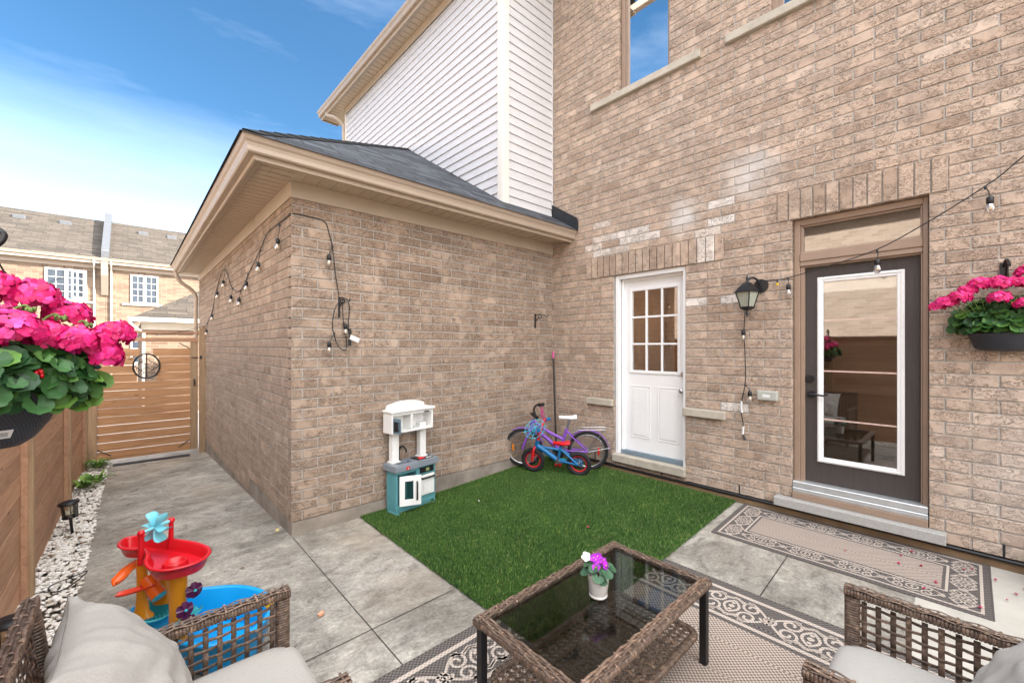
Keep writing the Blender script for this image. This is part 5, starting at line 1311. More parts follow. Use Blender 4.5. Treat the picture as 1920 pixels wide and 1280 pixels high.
# ---------------------------------------------------------------- play kitchen
kt = thing('play_kitchen', 'white and teal plastic play kitchen with open cupboard doors against the garage wall', 'toy kitchen', (1.875, 3.675, 0), math.radians(7))
def kp(mb, n, mat, parent=kt, bev=.005): return mb.build(n, mat, parent, bevel=bev)
W, Dp = .50, .185; z0 = G(1.9, 3.7) + .012
m = MB()      # teal body with an open niche on the left, oven bay on the right
m.box(.02, .035, .02, Dp, z0 + .02, z0 + .42); m.box(W - .03, W - .01, .02, Dp, z0 + .02, z0 + .42); m.box(.0351, W - .031, Dp - .02, Dp, z0 + .02, z0 + .42)
m.box(.0352, W - .0311, .015, Dp - .021, z0 + .05, z0 + .085); m.box(.245, .275, .012, Dp - .021, z0 + .086, z0 + .42); m.box(.2751, W - .0311, .012, .05, z0 + .33, z0 + .42); m.box(.2751, W - .0311, .022, .05, z0 + .086, z0 + .12)
m.box(.0352, .2449, .012, .04, z0 + .385, z0 + .42)
for i in range(6): m.box(.014, .0195, .035 + i * .025, .050 + i * .025, z0 + .07, z0 + .38)
m.box(.012, .05, .01, Dp - .02, z0 + .0, z0 + .0195); m.box(W - .06, W - .01, .01, Dp - .02, z0 + .0, z0 + .0195); m.box(.0501, W - .0601, .03, Dp - .02, z0 + .012, z0 + .0495)
kp(m, 'cabinet', M_teal)
m = MB(); zc = z0 + .42     # counter with sink
sk = (.06, .225, .045, .135)
m.box(-.015, sk[0], -.015, Dp + .01, zc, zc + .06); m.box(sk[1], W + .01, -.015, Dp + .01, zc, zc + .06); m.box(sk[0], sk[1], -.0149, sk[2], zc + .0001, zc + .0599); m.box(sk[0], sk[1], sk[3], Dp + .0099, zc + .0001, zc + .0599); m.box(sk[0], sk[1], sk[2], sk[3], zc + .001, zc + .008)
m.box(-.012, .24, -.028, -.0151, zc + .002, zc + .052); kp(m, 'countertop', M_greypl, bev=.008)
m = MB(); m.box(.10, .135, -.034, -.0285, zc + .01, zc + .042, .001); o = kp(m, 'maker_badge', M_red, bev=0)
m = MB(); m.prism([(.108, zc + .016), (.117, zc + .037), (.127, zc + .016), (.122, zc + .016), (.1175, zc + .027), (.113, zc + .016)], 'y', -.0352, -.0345); kp(m, 'badge_emblem', M_whitepl, o, bev=0)
m = MB(); m.box(.27, W - .03, .02, .15, zc + .0601, zc + .064, .001); kp(m, 'hob', M_blackpl, bev=0)
m = MB(); m.lathe([(.024, 0), (.024, .012), (.018, .016)], 18, (.325, .055, zc + .064)); kp(m, 'burner_knob', M_red, bev=0)
m = MB(); m.box(.335, .37, .03, .05, zc + .0642, zc + .074, .003); kp(m, 'burner_knob', M_red, bev=0)
m = MB(); m.box(.385, .45, .028, .036, zc + .0642, zc + .07, .001); kp(m, 'hob_scale', M_whitepl, bev=0)
m = MB(); m.tube(smooth_path([(.14, .155, zc + .06), (.14, .155, zc + .14), (.145, .15, zc + .19), (.165, .12, zc + .205), (.18, .095, zc + .18), (.18, .09, zc + .15)], 6), .010, 10); m.lathe([(.022, 0), (.02, .01), (.012, .014)], 14, (.14, .155, zc + .06)); kp(m, 'tap', M_blackpl, bev=0)
m = MB(); m.box(.285, W - .04, .006, .0118, z0 + .345, z0 + .405, .002); o = kp(m, 'oven_panel', M_blackpl, bev=0)
m = MB(); m.box(.36, .40, .0035, .0058, z0 + .36, z0 + .39); kp(m, 'oven_clock', simple('olive_display', '#8f9a6a', .4), o, bev=0)
m = MB(); m.box(.285, W - .04, -.004, .0105, z0 + .125, z0 + .325, .004); frame_ = (.32, W - .075)
m.box(.318, .322, -.008, -.0041, z0 + .16, z0 + .27); m.box(W - .082, W - .078, -.008, -.0041, z0 + .16, z0 + .27); m.box(.318, W - .078, -.008, -.0041, z0 + .156, z0 + .1599); OV = kp(m, 'oven_door', M_whitepl, bev=.003)
m = MB(); m.tube([(.30, -.022, z0 + .297), (W - .055, -.022, z0 + .297)], .009, 8); m.tube([(.30, -.022, z0 + .297), (.30, -.004, z0 + .297)], .009, 8); m.tube([(W - .055, -.022, z0 + .297), (W - .055, -.004, z0 + .297)], .009, 8); kp(m, 'handle', M_blackpl, OV, bev=0)
m = MB(); m.M = Matrix.Translation((.035, .008, 0)) @ Matrix.Rotation(math.radians(-35), 4, 'Z')     # cupboard door standing open
w_ = .205
m.M = Matrix.Translation((.245, .005, 0)) @ Matrix.Rotation(math.radians(180 + 38), 4, 'Z')
m.M = Matrix.Translation((.04, .0, 0)) @ Matrix.Rotation(math.radians(-28), 4, 'Z')
zA, zB = z0 + .09, z0 + .375
for (a, b, c, d) in ((0, .05, zA, zB), (.13, w_, zA, zB), (.05, .13, zA, zA + .06), (.05, .13, zB - .05, zB)): m.box(a, b, -.012, .0, c, d)
CD = kp(m, 'cupboard_door', M_whitepl, bev=.002)
m2 = MB(); m2.M = m.M; m2.quad((.05, -.006, zA + .06), (.13, -.006, zA + .06), (.13, -.006, zB - .05), (.05, -.006, zB - .05)); kp(m2, 'pane', M_pane, CD, bev=0)
m2 = MB(); m2.M = m.M; m2.tube([(.165, -.012, zA + .05), (.165, -.03, zA + .06), (.165, -.03, zB - .07), (.165, -.012, zB - .06)], .008, 8); kp(m2, 'handle', M_blackpl, CD, bev=0)
for x in (.03, .36):
    m = MB(); zt_ = zc + .06; m.box(x, x + .075, .10, .165, zt_ + .018, zt_ + .36); m.box(x - .012, x + .087, .088, .177, zt_, zt_ + .0179); kp(m, 'upright', M_whitepl, bev=.006)
zh = zc + .36     # hood cupboard
m = MB(); hx0, hx1 = -.02, .475; hy0, hy1 = .035, .185
m.box(hx0, hx0 + .02, hy0, hy1, zh, zh + .20); m.box(hx1 - .02, hx1, hy0, hy1, zh, zh + .20); m.box(hx0 + .0201, hx1 - .0201, hy0 + .001, hy1, zh, zh + .02); m.box(hx0 + .0201, hx1 - .0201, hy1 - .012, hy1, zh + .0201, zh + .17); m.box(hx0 + .0201, hx1 - .0201, hy0 + .001, hy1, zh + .17, zh + .1999)
m.box(.20, .225, hy0 + .002, hy1 - .0121, zh + .0202, zh + .1699)
kp(m, 'hood_cupboard', M_whitepl, bev=.004)
m = MB(); m.box(hx0 - .015, hx1 + .015, hy0 - .02, hy1, zh + .2001, zh + .225); kp(m, 'hood_shelf', M_whitepl, bev=.008)
m = MB(); n = 14
pr_ = [(hx0 + .02, zh + .2252)] + [(hx0 + .03 + (hx1 - hx0 - .06) * k / n, zh + .24 + .055 * math.sin(PI * min(1, max(0, (k + 1) / (n + 2)))) ** .6) for k in range(n + 1)] + [(hx1 - .02, zh + .2252)]
m.prism(pr_, 'y', hy1 - .03, hy1 - .005); kp(m, 'hood_back', M_whitepl, bev=.003)
m = MB(); m.box(.36, .42, hy0 - .004, hy0 + .0, zh + .175, zh + .185); kp(m, 'rating_label', M_blackpl, bev=0)
m = MB(); m.M = Matrix.Translation((.0, hy0 - .003, 0)) @ Matrix.Rotation(math.radians(-72), 4, 'Z'); m.box(0, .085, -.012, 0, zh + .01, zh + .155); MD = kp(m, 'microwave_door', M_slate, bev=.003)
m2 = MB(); m2.M = m.M; m2.box(.012, .055, -.0155, -.0125, zh + .03, zh + .125); m2.tube([(.068, -.012, zh + .04), (.068, -.03, zh + .05), (.068, -.03, zh + .11), (.068, -.012, zh + .12)], .006, 6); kp(m2, 'handle', M_blackpl, MD, bev=0)
# ---------------------------------------------------------------- bicycles: local x forward, y left, z up
def wheel(parent, cx, R_, rim_mat, tw, nspoke, hubr=.016, disc=None, refl=None, rimw=.012, rimr=None):
    m = MB(); N = 40; m.tube([(cx + (R_ - tw) * math.cos(2 * PI * k / N), 0, R_ + (R_ - tw) * math.sin(2 * PI * k / N)) for k in range(N)], tw, 10, closed=True); T = m.build('tyre', M_tyre, parent)
    m = MB(); rr = R_ - 2 * tw - .002; m.tube([(cx + rr * math.cos(2 * PI * k / N), 0, R_ + rr * math.sin(2 * PI * k / N)) for k in range(N)], rimw, 8, closed=True, flat=(.8, 1.0)); Rm = m.build('rim', rim_mat, parent)
    m = MB()
    for k in range(nspoke):
        a = 2 * PI * k / nspoke; a2 = a + (.35 if k % 2 else -.35); s_ = .018 if (k // 2) % 2 else -.018
        m.tube([(cx + hubr * math.cos(a2), s_, R_ + hubr * math.sin(a2)), (cx + rr * math.cos(a), 0, R_ + rr * math.sin(a))], .0013, 4, caps=False)
    m.tube([(cx, -.035, R_), (cx, .035, R_)], hubr, 12); m.build('spokes', M_chrome, Rm)
    if disc: m = MB(); m.tube([(cx, -.03, R_), (cx, -.036, R_)], rr * .52, 24); m.build('hub_disc', disc, Rm)
    if refl:
        m = MB(); m.box(cx + refl[0] - .010, cx + refl[0] + .010, -.006, .006, R_ - .045, R_ + .045, .002); m.build('reflector', refl[1], Rm)
def T_(mb, pts, r, n=10): mb.tube(pts, r * (1.25 if r > .008 else 1.0), n)
# purple bicycle
d1 = Vector((-.47, .64)); hdg = math.atan2(d1.y, d1.x)
bk = thing('bicycle', 'purple child bicycle with white saddle and chrome carrier leaning in the wall corner', 'bicycle', (4.165, 3.16, G(4.1, 3.4) + .012), hdg)
bk.rotation_euler = (math.radians(-7), 0, hdg)
R1 = .247; wb = .80
wheel(bk, 0, R1, M_chrome, .021, 28, refl=(-.13, M_rrefl)); wheel(bk, wb, R1, M_chrome, .021, 28, refl=(.13, M_orefl))
m = MB(); BBp = (.34, 0, .24); seatt = (.25, 0, .52); hb = (.70, 0, .50); ht = (.665, 0, .62)
T_(m, [BBp, seatt], .016); T_(m, [hb, ht], .019); T_(m, smooth_path([(hb[0] - .01, 0, .53), (.52, 0, .40), BBp], 6), .019); T_(m, smooth_path([(ht[0], 0, .60), (.48, 0, .47), (.30, 0, .38)], 6), .014)
for s_ in (-.045, .045): T_(m, [(0, s_, R1), (.10, s_, R1), (BBp[0], s_ * .4, BBp[2])], .009, 8); T_(m, [(0, s_, R1), (seatt[0] + .01, s_ * .35, .49)], .008, 8)
m.build('frame', M_purple, bk)
m = MB(); T_(m, smooth_path([(hb[0], 0, .50), (hb[0] + .01, .035, .47), (wb - .03, .05, .34), (wb, .05, R1)], 5), .011, 8); T_(m, smooth_path([(hb[0], 0, .50), (hb[0] + .01, -.035, .47), (wb - .03, -.05, .34), (wb, -.05, R1)], 5), .011, 8); m.build('fork', M_purple, bk)
for (cx, a0, a1) in ((0, 20, 178), (wb, 62, 165)):
    m = MB(); pts = [(cx + (R1 + .014) * math.cos(math.radians(a0 + (a1 - a0) * k / 16)), 0, R1 + (R1 + .014) * math.sin(math.radians(a0 + (a1 - a0) * k / 16))) for k in range(17)]
    m.ribbon(pts, (0, .052, 0), .006); m.build('mudguard', M_purple, bk)
m = MB(); T_(m, [seatt, (.22, 0, .63)], .013); T_(m, [(ht[0], 0, .62), (.64, 0, .70)], .013); m.build('seat_post', M_chrome, bk)
m = MB(); n = 10; sp_ = [(-.085, .062), (-.06, .075), (-.02, .06), (.03, .033), (.09, .02), (.13, .014)]
V = []; 
for (x, w_) in sp_:
    for k in range(10): a = 2 * PI * k / 10; V.append((.215 + x, w_ * math.cos(a), .655 + .022 * math.sin(a) * (1 if math.sin(a) > 0 else 1.2) + (.012 if x < -.05 else 0)))
m.add(V, [(i * 10 + k, i * 10 + (k + 1) % 10, (i + 1) * 10 + (k + 1) % 10, (i + 1) * 10 + k) for i in range(len(sp_) - 1) for k in range(10)], smooth=True); m.add(V[:10], [tuple(range(10))]); m.add(V[-10:], [tuple(range(10))]); m.build('saddle', M_whitepl, bk)
m = MB(); T_(m, smooth_path([(.60, .27, .735), (.655, .20, .745), (.67, .08, .715), (.645, 0, .70), (.67, -.08, .715), (.655, -.20, .745), (.60, -.27, .735)], 5), .011, 8); HB = m.build('handlebar', M_blackpl, bk)
for s_ in (1, -1): m = MB(); T_(m, [(.62, s_ * .235, .74), (.575, s_ * .30, .73)], .018); m.build('grip', M_blackpl, HB)
m = MB(); zr_ = .52
for s_ in (-.05, .05): T_(m, [(.20, s_, .47), (.10, s_, zr_), (-.20, s_, zr_ + .015), (-.215, s_, zr_ + .01)], .005, 6); T_(m, [(-.20, s_, zr_ + .012), (0, s_, R1)], .005, 6); T_(m, [(0, s_, R1), (-.26, s_ * .8, R1 + .06)], .004, 6)
for x in (-.18, -.10, -.02, .06): T_(m, [(x, -.05, zr_ + .006), (x, .05, zr_ + .006)], .004, 6)
T_(m, [(-.215, -.05, zr_ + .01), (-.215, .05, zr_ + .01)], .005, 6); m.build('carrier', M_chrome, bk)
m = MB(); N = 20; m.tube([(BBp[0] + .055 * math.cos(2 * PI * k / N), -.03, BBp[2] + .055 * math.sin(2 * PI * k / N)) for k in range(N)], .005, 6, closed=True); T_(m, [(BBp[0], -.03, BBp[2]), (BBp[0] + .05, -.045, BBp[2] - .10)], .007, 6); T_(m, [(BBp[0], .03, BBp[2]), (BBp[0] - .05, .045, BBp[2] + .10)], .007, 6); m.box(.35, .44, -.11, -.05, .13, .15, .003); m.build('crankset', M_blackpl, bk)
m = MB()
for k in range(14): m.tube([(.60 + random.uniform(-.01, .01), -.27, .72), (.58 + random.uniform(-.03, .03), -.275 + random.uniform(-.02, .02), .60), (.57 + random.uniform(-.04, .04), -.28 + random.uniform(-.03, .03), .50)], .002, 4)
m.build('grip_streamers', M_pink, HB)
# small blue bicycle
d2 = Vector((-.30, .55)); hd2 = math.atan2(d2.y, d2.x)
b2 = thing('bicycle', 'small blue and red child bicycle with net handlebar plate in front of the purple one', 'bicycle', (3.93, 3.11, G(3.9, 3.2) + .012), hd2)
b2.rotation_euler = (math.radians(-6), 0, hd2)
R2 = .148; w2 = .56
wheel(b2, 0, R2, M_bikered, .027, 20, .02, disc=M_bikeblue, rimw=.011); wheel(b2, w2, R2, M_bikered, .027, 20, .02, rimw=.011)
m = MB(); B2 = (.25, 0, .165); T_(m, [(.50, 0, .33), (.40, 0, .27), B2], .024); T_(m, [(.44, 0, .315), (.22, 0, .30)], .013); T_(m, [(.22, 0, .30), B2], .014); T_(m, [(.52, 0, .30), (.49, 0, .40)], .020)
for s_ in (-.045, .045): T_(m, [(0, s_, R2), B2], .010, 8); T_(m, [(0, s_, R2), (.21, s_ * .3, .31)], .010, 8)
T_(m, [(.22, 0, .30), (.205, 0, .36)], .013); m.build('frame', M_bikeblue, b2)
m = MB(); m.M = None
for (x, z, y) in ((.43, .298, -.022), (.38, .258, -.023), (.33, .222, -.022), (.36, .314, -.012)): m.ico((x, y, z), .016, 1, (1.3, .25, .8))
m.build('frame_decal', M_bikered, b2)
m = MB()
for s_ in (-1, 1): T_(m, smooth_path([(.525, 0, .31), (.53, s_ * .03, .31), (.545, s_ * .048, .25), (w2, s_ * .048, R2)], 5), .012, 8)
T_(m, [(.49, 0, .40), (.475, 0, .45)], .014); m.build('fork', M_bikered, b2)
m = MB(); T_(m, smooth_path([(.43, .20, .60), (.45, .16, .60), (.47, .07, .50), (.475, 0, .455), (.47, -.07, .50), (.45, -.16, .60), (.43, -.20, .60)], 5), .010, 8); H2 = m.build('handlebar', M_bikered, b2)
for s_ in (1, -1): m = MB(); T_(m, [(.435, s_ * .19, .60), (.405, s_ * .255, .595)], .017); m.build('grip', M_bikeblue, H2)
m = MB(); V0 = Vector((.50, .08, .56)); NQ = Vector((-.55, -.83, 0))     # net plate: spokes and rings of cord
for k in range(10):
    a = 2 * PI * k / 10; m.tube([V0, V0 + NQ * .17 * math.cos(a) + Vector((0, 0, .12 * math.sin(a)))], .0042, 4)
for r in (.3, .6, .95): m.tube([V0 + NQ * .17 * r * math.cos(2 * PI * k / 10) + Vector((0, 0, .12 * r * math.sin(2 * PI * k / 10))) for k in range(10)], .0042, 4, closed=True)
m.build('net_plate', M_cyan, H2)
m = MB(); V = []; sp_ = [(-.10, .055), (-.07, .07), (-.02, .055), (.03, .03), (.08, .02), (.105, .012)]
for (x, w_) in sp_:
    for k in range(10): a = 2 * PI * k / 10; V.append((.20 + x, w_ * math.cos(a), .375 + .024 * math.sin(a) + (.015 if x < -.05 else 0)))
m.add(V, [(i * 10 + k, i * 10 + (k + 1) % 10, (i + 1) * 10 + (k + 1) % 10, (i + 1) * 10 + k) for i in range(len(sp_) - 1) for k in range(10)], smooth=True); m.add(V[:10], [tuple(range(10))]); m.add(V[-10:], [tuple(range(10))]); m.build('saddle', M_bikered, b2)
m = MB(); T_(m, [(B2[0], -.05, B2[2]), (B2[0], .05, B2[2])], .020); T_(m, [(B2[0], -.05, B2[2]), (B2[0] + .02, -.06, B2[2] - .085)], .008, 6); T_(m, [(B2[0], .05, B2[2]), (B2[0] - .02, .06, B2[2] + .085)], .008, 6); CK = m.build('crankset', M_chrome, b2)
m = MB(); m.box(B2[0] - .02, B2[0] + .06, -.125, -.065, B2[2] - .10, B2[2] - .078, .003); m.build('pedal', M_bikered, CK)
m = MB(); m.box(.02, .27, -.052, -.045, R2 - .03, R2 + .03, .004); m.build('chain_guard', M_cyan, b2)
# broom handle in the corner
bs = thing('broom', 'tall black broom handle with a pink tip standing in the wall corner', 'broom', (4.27, 3.80, G(4.2, 3.8)))
m = MB(); m.tube([(4.22, 3.72, G(4.2, 3.7) + .05), (4.315, 3.86, 1.47)], .0125, 12); m.build('handle', M_blackpl, bs, world=True)
m = MB(); m.tube([(4.315, 3.86, 1.47), (4.3215, 3.8697, 1.56)], .0145, 12); m.build('hanging_cap', M_pink, bs, world=True)
m = MB(); m.box(4.10, 4.33, 3.69, 3.75, G(4.2, 3.7) + .02, G(4.2, 3.7) + .08, .01); m.build('brush_head', M_blackpl, bs, world=True)
# ---------------------------------------------------------------- light strings: string > socket > bulb
def string_light(name, label, runs, bulbs, cords=(), loc=(0, 0, 0), group=None, mini=()):
    t = thing(name, label, 'string lights', loc, 0, group)
    m = MB()
    for r_ in runs: m.tube(smooth_path(r_, 5), .0042, 6)
    m.build('cable', M_blackpl, t, world=True)
    for (p, d) in bulbs:      # p anchor on the cable, d drop vector end of cord
        p, d = Vector(p), Vector(d); s_ = MB()
        mid = (p + d) / 2 + Vector((.004, -.004, 0)); s_.tube([p, mid, d], .0032, 6)
        ax = Vector((0, 0, -1))
        s_.M = Matrix.Translation(d); s_.lathe([(.006, .004), (.016, -.004), (.0185, -.012), (.0185, -.045), (.015, -.048)][::-1], 12); s_.M = None
        s_.tube([p + Vector((0, 0, .0)), p + Vector((0, 0, -.018))], .008, 6)
        S_ = s_.build('socket', M_blackpl, t, world=True)
        b = MB(); b.M = Matrix.Translation(d); b.lathe([(.012, -.047), (.021, -.062), (.0245, -.080), (.020, -.100), (.010, -.110), (.001, -.113)], 14, cap=False)
        o = b.build('bulb', M_bulb, S_, world=False); o.location = -t.location
        b = MB(); b.M = Matrix.Translation(d); b.lathe([(.007, -.048), (.008, -.07), (.005, -.088), (.001, -.09)], 8, cap=False); o = b.build('filament', M_filament, S_); o.location = -t.location
    for p in mini:
        p = Vector(p); b = MB(); b.tube([p, p + Vector((0, 0, -.03))], .006, 8); b.build('fairy_socket', M_blackpl, t, world=True)
        b = MB(); b.ico(tuple(p + Vector((0, 0, -.043))), .011, 1, (1, 1, 1.5)); b.build('fairy_bulb', M_yellow, t, world=True)
    return t
xd = XD - .018
pts = [(xd, YB + .012, 2.772), (xd, 4.124, 2.765), (xd - .002, 4.613, 2.77), (xd, 4.849, 2.72), (xd, 5.0, 2.655), (xd, 5.525, 2.494), (xd, 6.378, 2.456), (xd, 6.637, 2.507), (xd, 7.396, 2.783), (xd, 7.99, 2.512), (xd, 8.44, 2.203), (xd, 9.067, 2.035), (xd, 9.33, 2.01)]
pts[6] = (xd, 6.05, 2.33); pts[7] = (xd, 6.65, 2.42); pts[8] = (xd, 7.25, 2.76)
pB = [(xd, YB + .012, 2.772), (XD + .03, YB - .018, 2.774), (1.16, YB - .018, 2.772), (1.302, YB - .018, 2.755), (1.344, YB - .018, 2.646), (1.368, YB - .02, 2.553), (1.395, YB - .02, 2.32), (1.425, YB - .03, 2.096)]
bl = []
for (y, z, dr) in ((4.25, 2.745, .13), (5.02, 2.645, .13), (5.62, 2.48, .10), (6.05, 2.33, .10), (6.60, 2.41, .10), (7.20, 2.73, .15), (7.75, 2.60, .13), (8.30, 2.28, .12), (8.95, 2.05, .12)): bl.append(((xd - .002, y, z), (xd - .018, y + .0, z - dr)))
bl.append(((1.37, YB - .022, 2.55), (1.335, YB - .035, 2.46)))
string_light('string_light', 'black cable of clear bulbs draped along the garage side wall and round its corner', [pts, pB, [(xd, 9.33, 2.01), (.80, GY - .03, 1.93), (.55, GY - .03, 1.86), (.35, GY - .03, 1.83)]], bl, loc=(XD, 5, 2.4), group='outdoor string lights')
# bundle hanging from the bracket on the garage wall
yq = YB - .045
b1 = [(1.435, yq, 2.06), (1.38, yq - .01, 1.97), (1.36, yq - .01, 1.85), (1.372, yq, 1.75), (1.42, yq, 1.63), (1.475, yq, 1.60), (1.492, yq, 1.66), (1.462, yq - .01, 1.80), (1.455, yq, 1.95), (1.45, yq - .01, 2.06)]
b2_ = [(1.45, yq, 2.06), (1.50, yq - .02, 2.03), (1.515, yq, 1.95), (1.505, yq, 1.85), (1.515, yq, 1.76), (1.52, yq, 1.68)]
sl2 = string_light('string_light', 'coiled bundle of black light cable looped on the wall bracket, paper tag', [b1, b2_], [((1.375, yq - .01, 1.76), (1.33, yq - .012, 1.675)), ((1.46, yq, 1.85), (1.475, yq - .015, 1.84))], loc=(1.45, YB, 1.8), group='outdoor string lights')
m = MB(); m.M = Matrix.Translation((1.56, yq - .012, 1.705)) @ Matrix.Rotation(math.radians(22), 4, 'Y'); m.box(-.045, .045, -.0008, .0008, -.022, .022); m.build('paper_tag', M_label, sl2, world=True)
m = MB(); m.tube([(1.518, yq, 1.70), (1.52, yq, 1.64)], .013, 8); m.build('plug', M_blackpl, sl2, world=True)
m = MB(); m.tube([(1.515, yq, 1.80), (1.52, yq, 1.745)], .016, 10); m.build('spare_socket', M_blackpl, sl2, world=True)
# run from the lantern to the upper right
xc = XC - .055
r1 = [(xc, 1.283, 2.239), (xc, 1.18, 2.237), (xc, 1.078, 2.244), (xc - .02, .80, 2.30), (xc - .04, .477, 2.385), (xc - .06, .20, 2.53), (xc - .07, -.075, 2.708), (xc - .09, -.249, 2.86), (xc - .2, -.9, 3.5)]
string_light('string_light', 'black cable of clear bulbs rising from the wall lantern over the brown door', [r1], [((xc, 1.085, 2.243), (xc - .004, 1.078, 2.185)), ((xc - .04, .477, 2.38), (xc - .04, .475, 2.31)), ((xc - .07, -.08, 2.705), (xc - .07, -.10, 2.635))], loc=(xc, .5, 2.4), group='outdoor string lights', mini=[(xc, 1.165, 2.237)])
r2 = [(XC - .05, 1.43, 2.10), (XC - .045, 1.437, 1.961), (XC - .04, 1.447, 1.783), (XC - .04, 1.437, 1.5), (XC - .04, 1.437, 1.29), (XC - .04, 1.466, 1.117), (XC - .04, 1.475, 1.03), (XC - .04, 1.452, .863), (XC - .04, 1.46, .78)]
sl4 = string_light('string_light', 'black cable with bulbs dangling below the wall lantern, white tape round it', [r2], [((XC - .042, 1.446, 1.80), (XC - .045, 1.452, 1.79)), ((XC - .042, 1.437, 1.27), (XC - .06, 1.39, 1.215))], loc=(XC, 1.45, 1.5), group='outdoor string lights')
m = MB(); m.tube([(XC - .04, 1.468, 1.11), (XC - .04, 1.474, 1.06), (XC - .04, 1.466, 1.00)], .010, 8); m.build('tape_label', M_label, sl4, world=True)
m = MB(); m.tube([(XC - .04, 1.454, .87), (XC - .04, 1.458, .795)], .010, 8); m.build('tape_label', M_label, sl4, world=True)
m = MB(); m.tube([(XC - .04, 1.458, .79), (XC - .045, 1.435, .745)], [.008, .014], 8); m.build('plug', M_blackpl, sl4, world=True)
# ---------------------------------------------------------------- wall lantern
ln = thing('wall_lantern', 'black coach lantern with frosted glass beside the brown door', 'lantern', (XC, 1.35, 2.1))
LC = Vector((XC - .145, 1.385, 2.12))
m = MB(); m.tube([(XC - .0, 1.31, 2.20), (XC - .022, 1.31, 2.20)], .062, 20); m.build('back_plate', M_black, ln, world=True, bevel=.004)
m = MB(); m.tube(smooth_path([(XC - .02, 1.31, 2.20), (XC - .06, 1.33, 2.255), (XC - .11, 1.36, 2.27), (LC.x, LC.y, 2.245)], 5), .011, 8); m.build('arm', M_black, ln, world=True)
def frust(mb, c, r0, z0, r1, z1, rot=PI / 4):
    V = [(c.x + r * math.cos(rot + PI / 2 * k), c.y + r * math.sin(rot + PI / 2 * k), z) for r, z in ((r0, z0), (r1, z1)) for k in range(4)]
    mb.add(V, [(k, (k + 1) % 4, 4 + (k + 1) % 4, 4 + k) for k in range(4)], smooth=False); mb.add(V[:4], [(3, 2, 1, 0)]); mb.add(V[4:], [(0, 1, 2, 3)])
rt = .5
m = MB(); frust(m, LC, .118, 2.135, .118, 2.141, rt); frust(m, LC, .105, 2.141, .062, 2.195, rt); frust(m, LC, .060, 2.195, .028, 2.225, rt); m.tube([(LC.x, LC.y, 2.225), (LC.x, LC.y, 2.25), (LC.x, LC.y, 2.262), (LC.x, LC.y, 2.275), (LC.x, LC.y, 2.31)], [.016, .006, .014, .007, .002], 10); m.build('roof_cap', M_black, ln, world=True)
m = MB()
for k in range(4):
    a = rt + PI / 2 * k; m.tube([(LC.x + .096 * math.cos(a), LC.y + .096 * math.sin(a), 2.137), (LC.x + .056 * math.cos(a), LC.y + .056 * math.sin(a), 2.0)], .0055, 6)
frust(m, LC, .060, 1.988, .062, 2.002, rt); frust(m, LC, .03, 1.97, .058, 1.988, rt); m.tube([(LC.x, LC.y, 1.972), (LC.x, LC.y, 1.955), (LC.x, LC.y, 1.94), (LC.x, LC.y, 1.90)], [.012, .008, .013, .002], 8); m.build('cage', M_black, ln, world=True)
m = MB(); frust(m, LC, .052, 2.003, .090, 2.134, rt); m.build('glass', M_frost, ln, world=True)
# ---------------------------------------------------------------- outlet box
ob = thing('outlet_box', 'grey weatherproof socket box on the brick between the two doors', 'outlet', (XC, 1.24, 1.18))
m = MB(); m.box(XC - .055, XC - .006, 1.165, 1.335, 1.135, 1.225); m.build('cover', simple('grey_outlet_plastic', '#a9aaa2', .5, .08, 8), ob, world=True, bevel=.012)
m = MB(); m.box(XC - .057, XC - .0545, 1.225, 1.285, 1.165, 1.192); m.build('sticker', M_label, ob, world=True)
# ---------------------------------------------------------------- iron brackets
def bracket(label, x, y, z, U, L=.13, H=.17, group='scrolled plant hooks'):
    t = thing('plant_bracket', label, 'bracket', (x, y, z), 0, group); U = Vector(U)
    nn_ = Vector((-U.y, U.x, 0))
    m = MB(); c = Vector((0, 0, 0)) + U * .004
    m.tube([c + Vector((0, 0, .02)), c + Vector((0, 0, -H))], .010, 4); m.build('wall_plate', M_black, t)
    m = MB(); pts = [U * .006 + Vector((0, 0, 0)), U * L * .35 + Vector((0, 0, .012)), U * L * .8 + Vector((0, 0, -.004)), U * L + Vector((0, 0, -.022)), U * (L * 1.12) + Vector((0, 0, -.018)), U * (L * 1.17) + Vector((0, 0, .004))]
    m.tube(smooth_path(pts, 5), .0055, 6); m.tube(smooth_path([U * .006 + Vector((0, 0, -.09)), U * L * .25 + Vector((0, 0, -.045)), U * L * .55 + Vector((0, 0, -.035)), U * L * .62 + Vector((0, 0, -.008))], 5), .005, 6)
    m.tube([U * (L * .42 + .022 * math.cos(a)) + Vector((0, 0, -.022 + .022 * math.sin(a))) for a in [k * PI / 5 for k in range(9)]], .0045, 5); m.build('scroll_arm', M_black, t); return t
bracket('small black scrolled iron hook on the garage wall near the wall corner', 4.014, YB - .01, 2.05, (.28, -.96, 0), .17)
bracket('black iron hook carrying the coiled light cable on the garage wall', 1.43, YB - .01, 2.07, (.6, -.8, 0), .10)
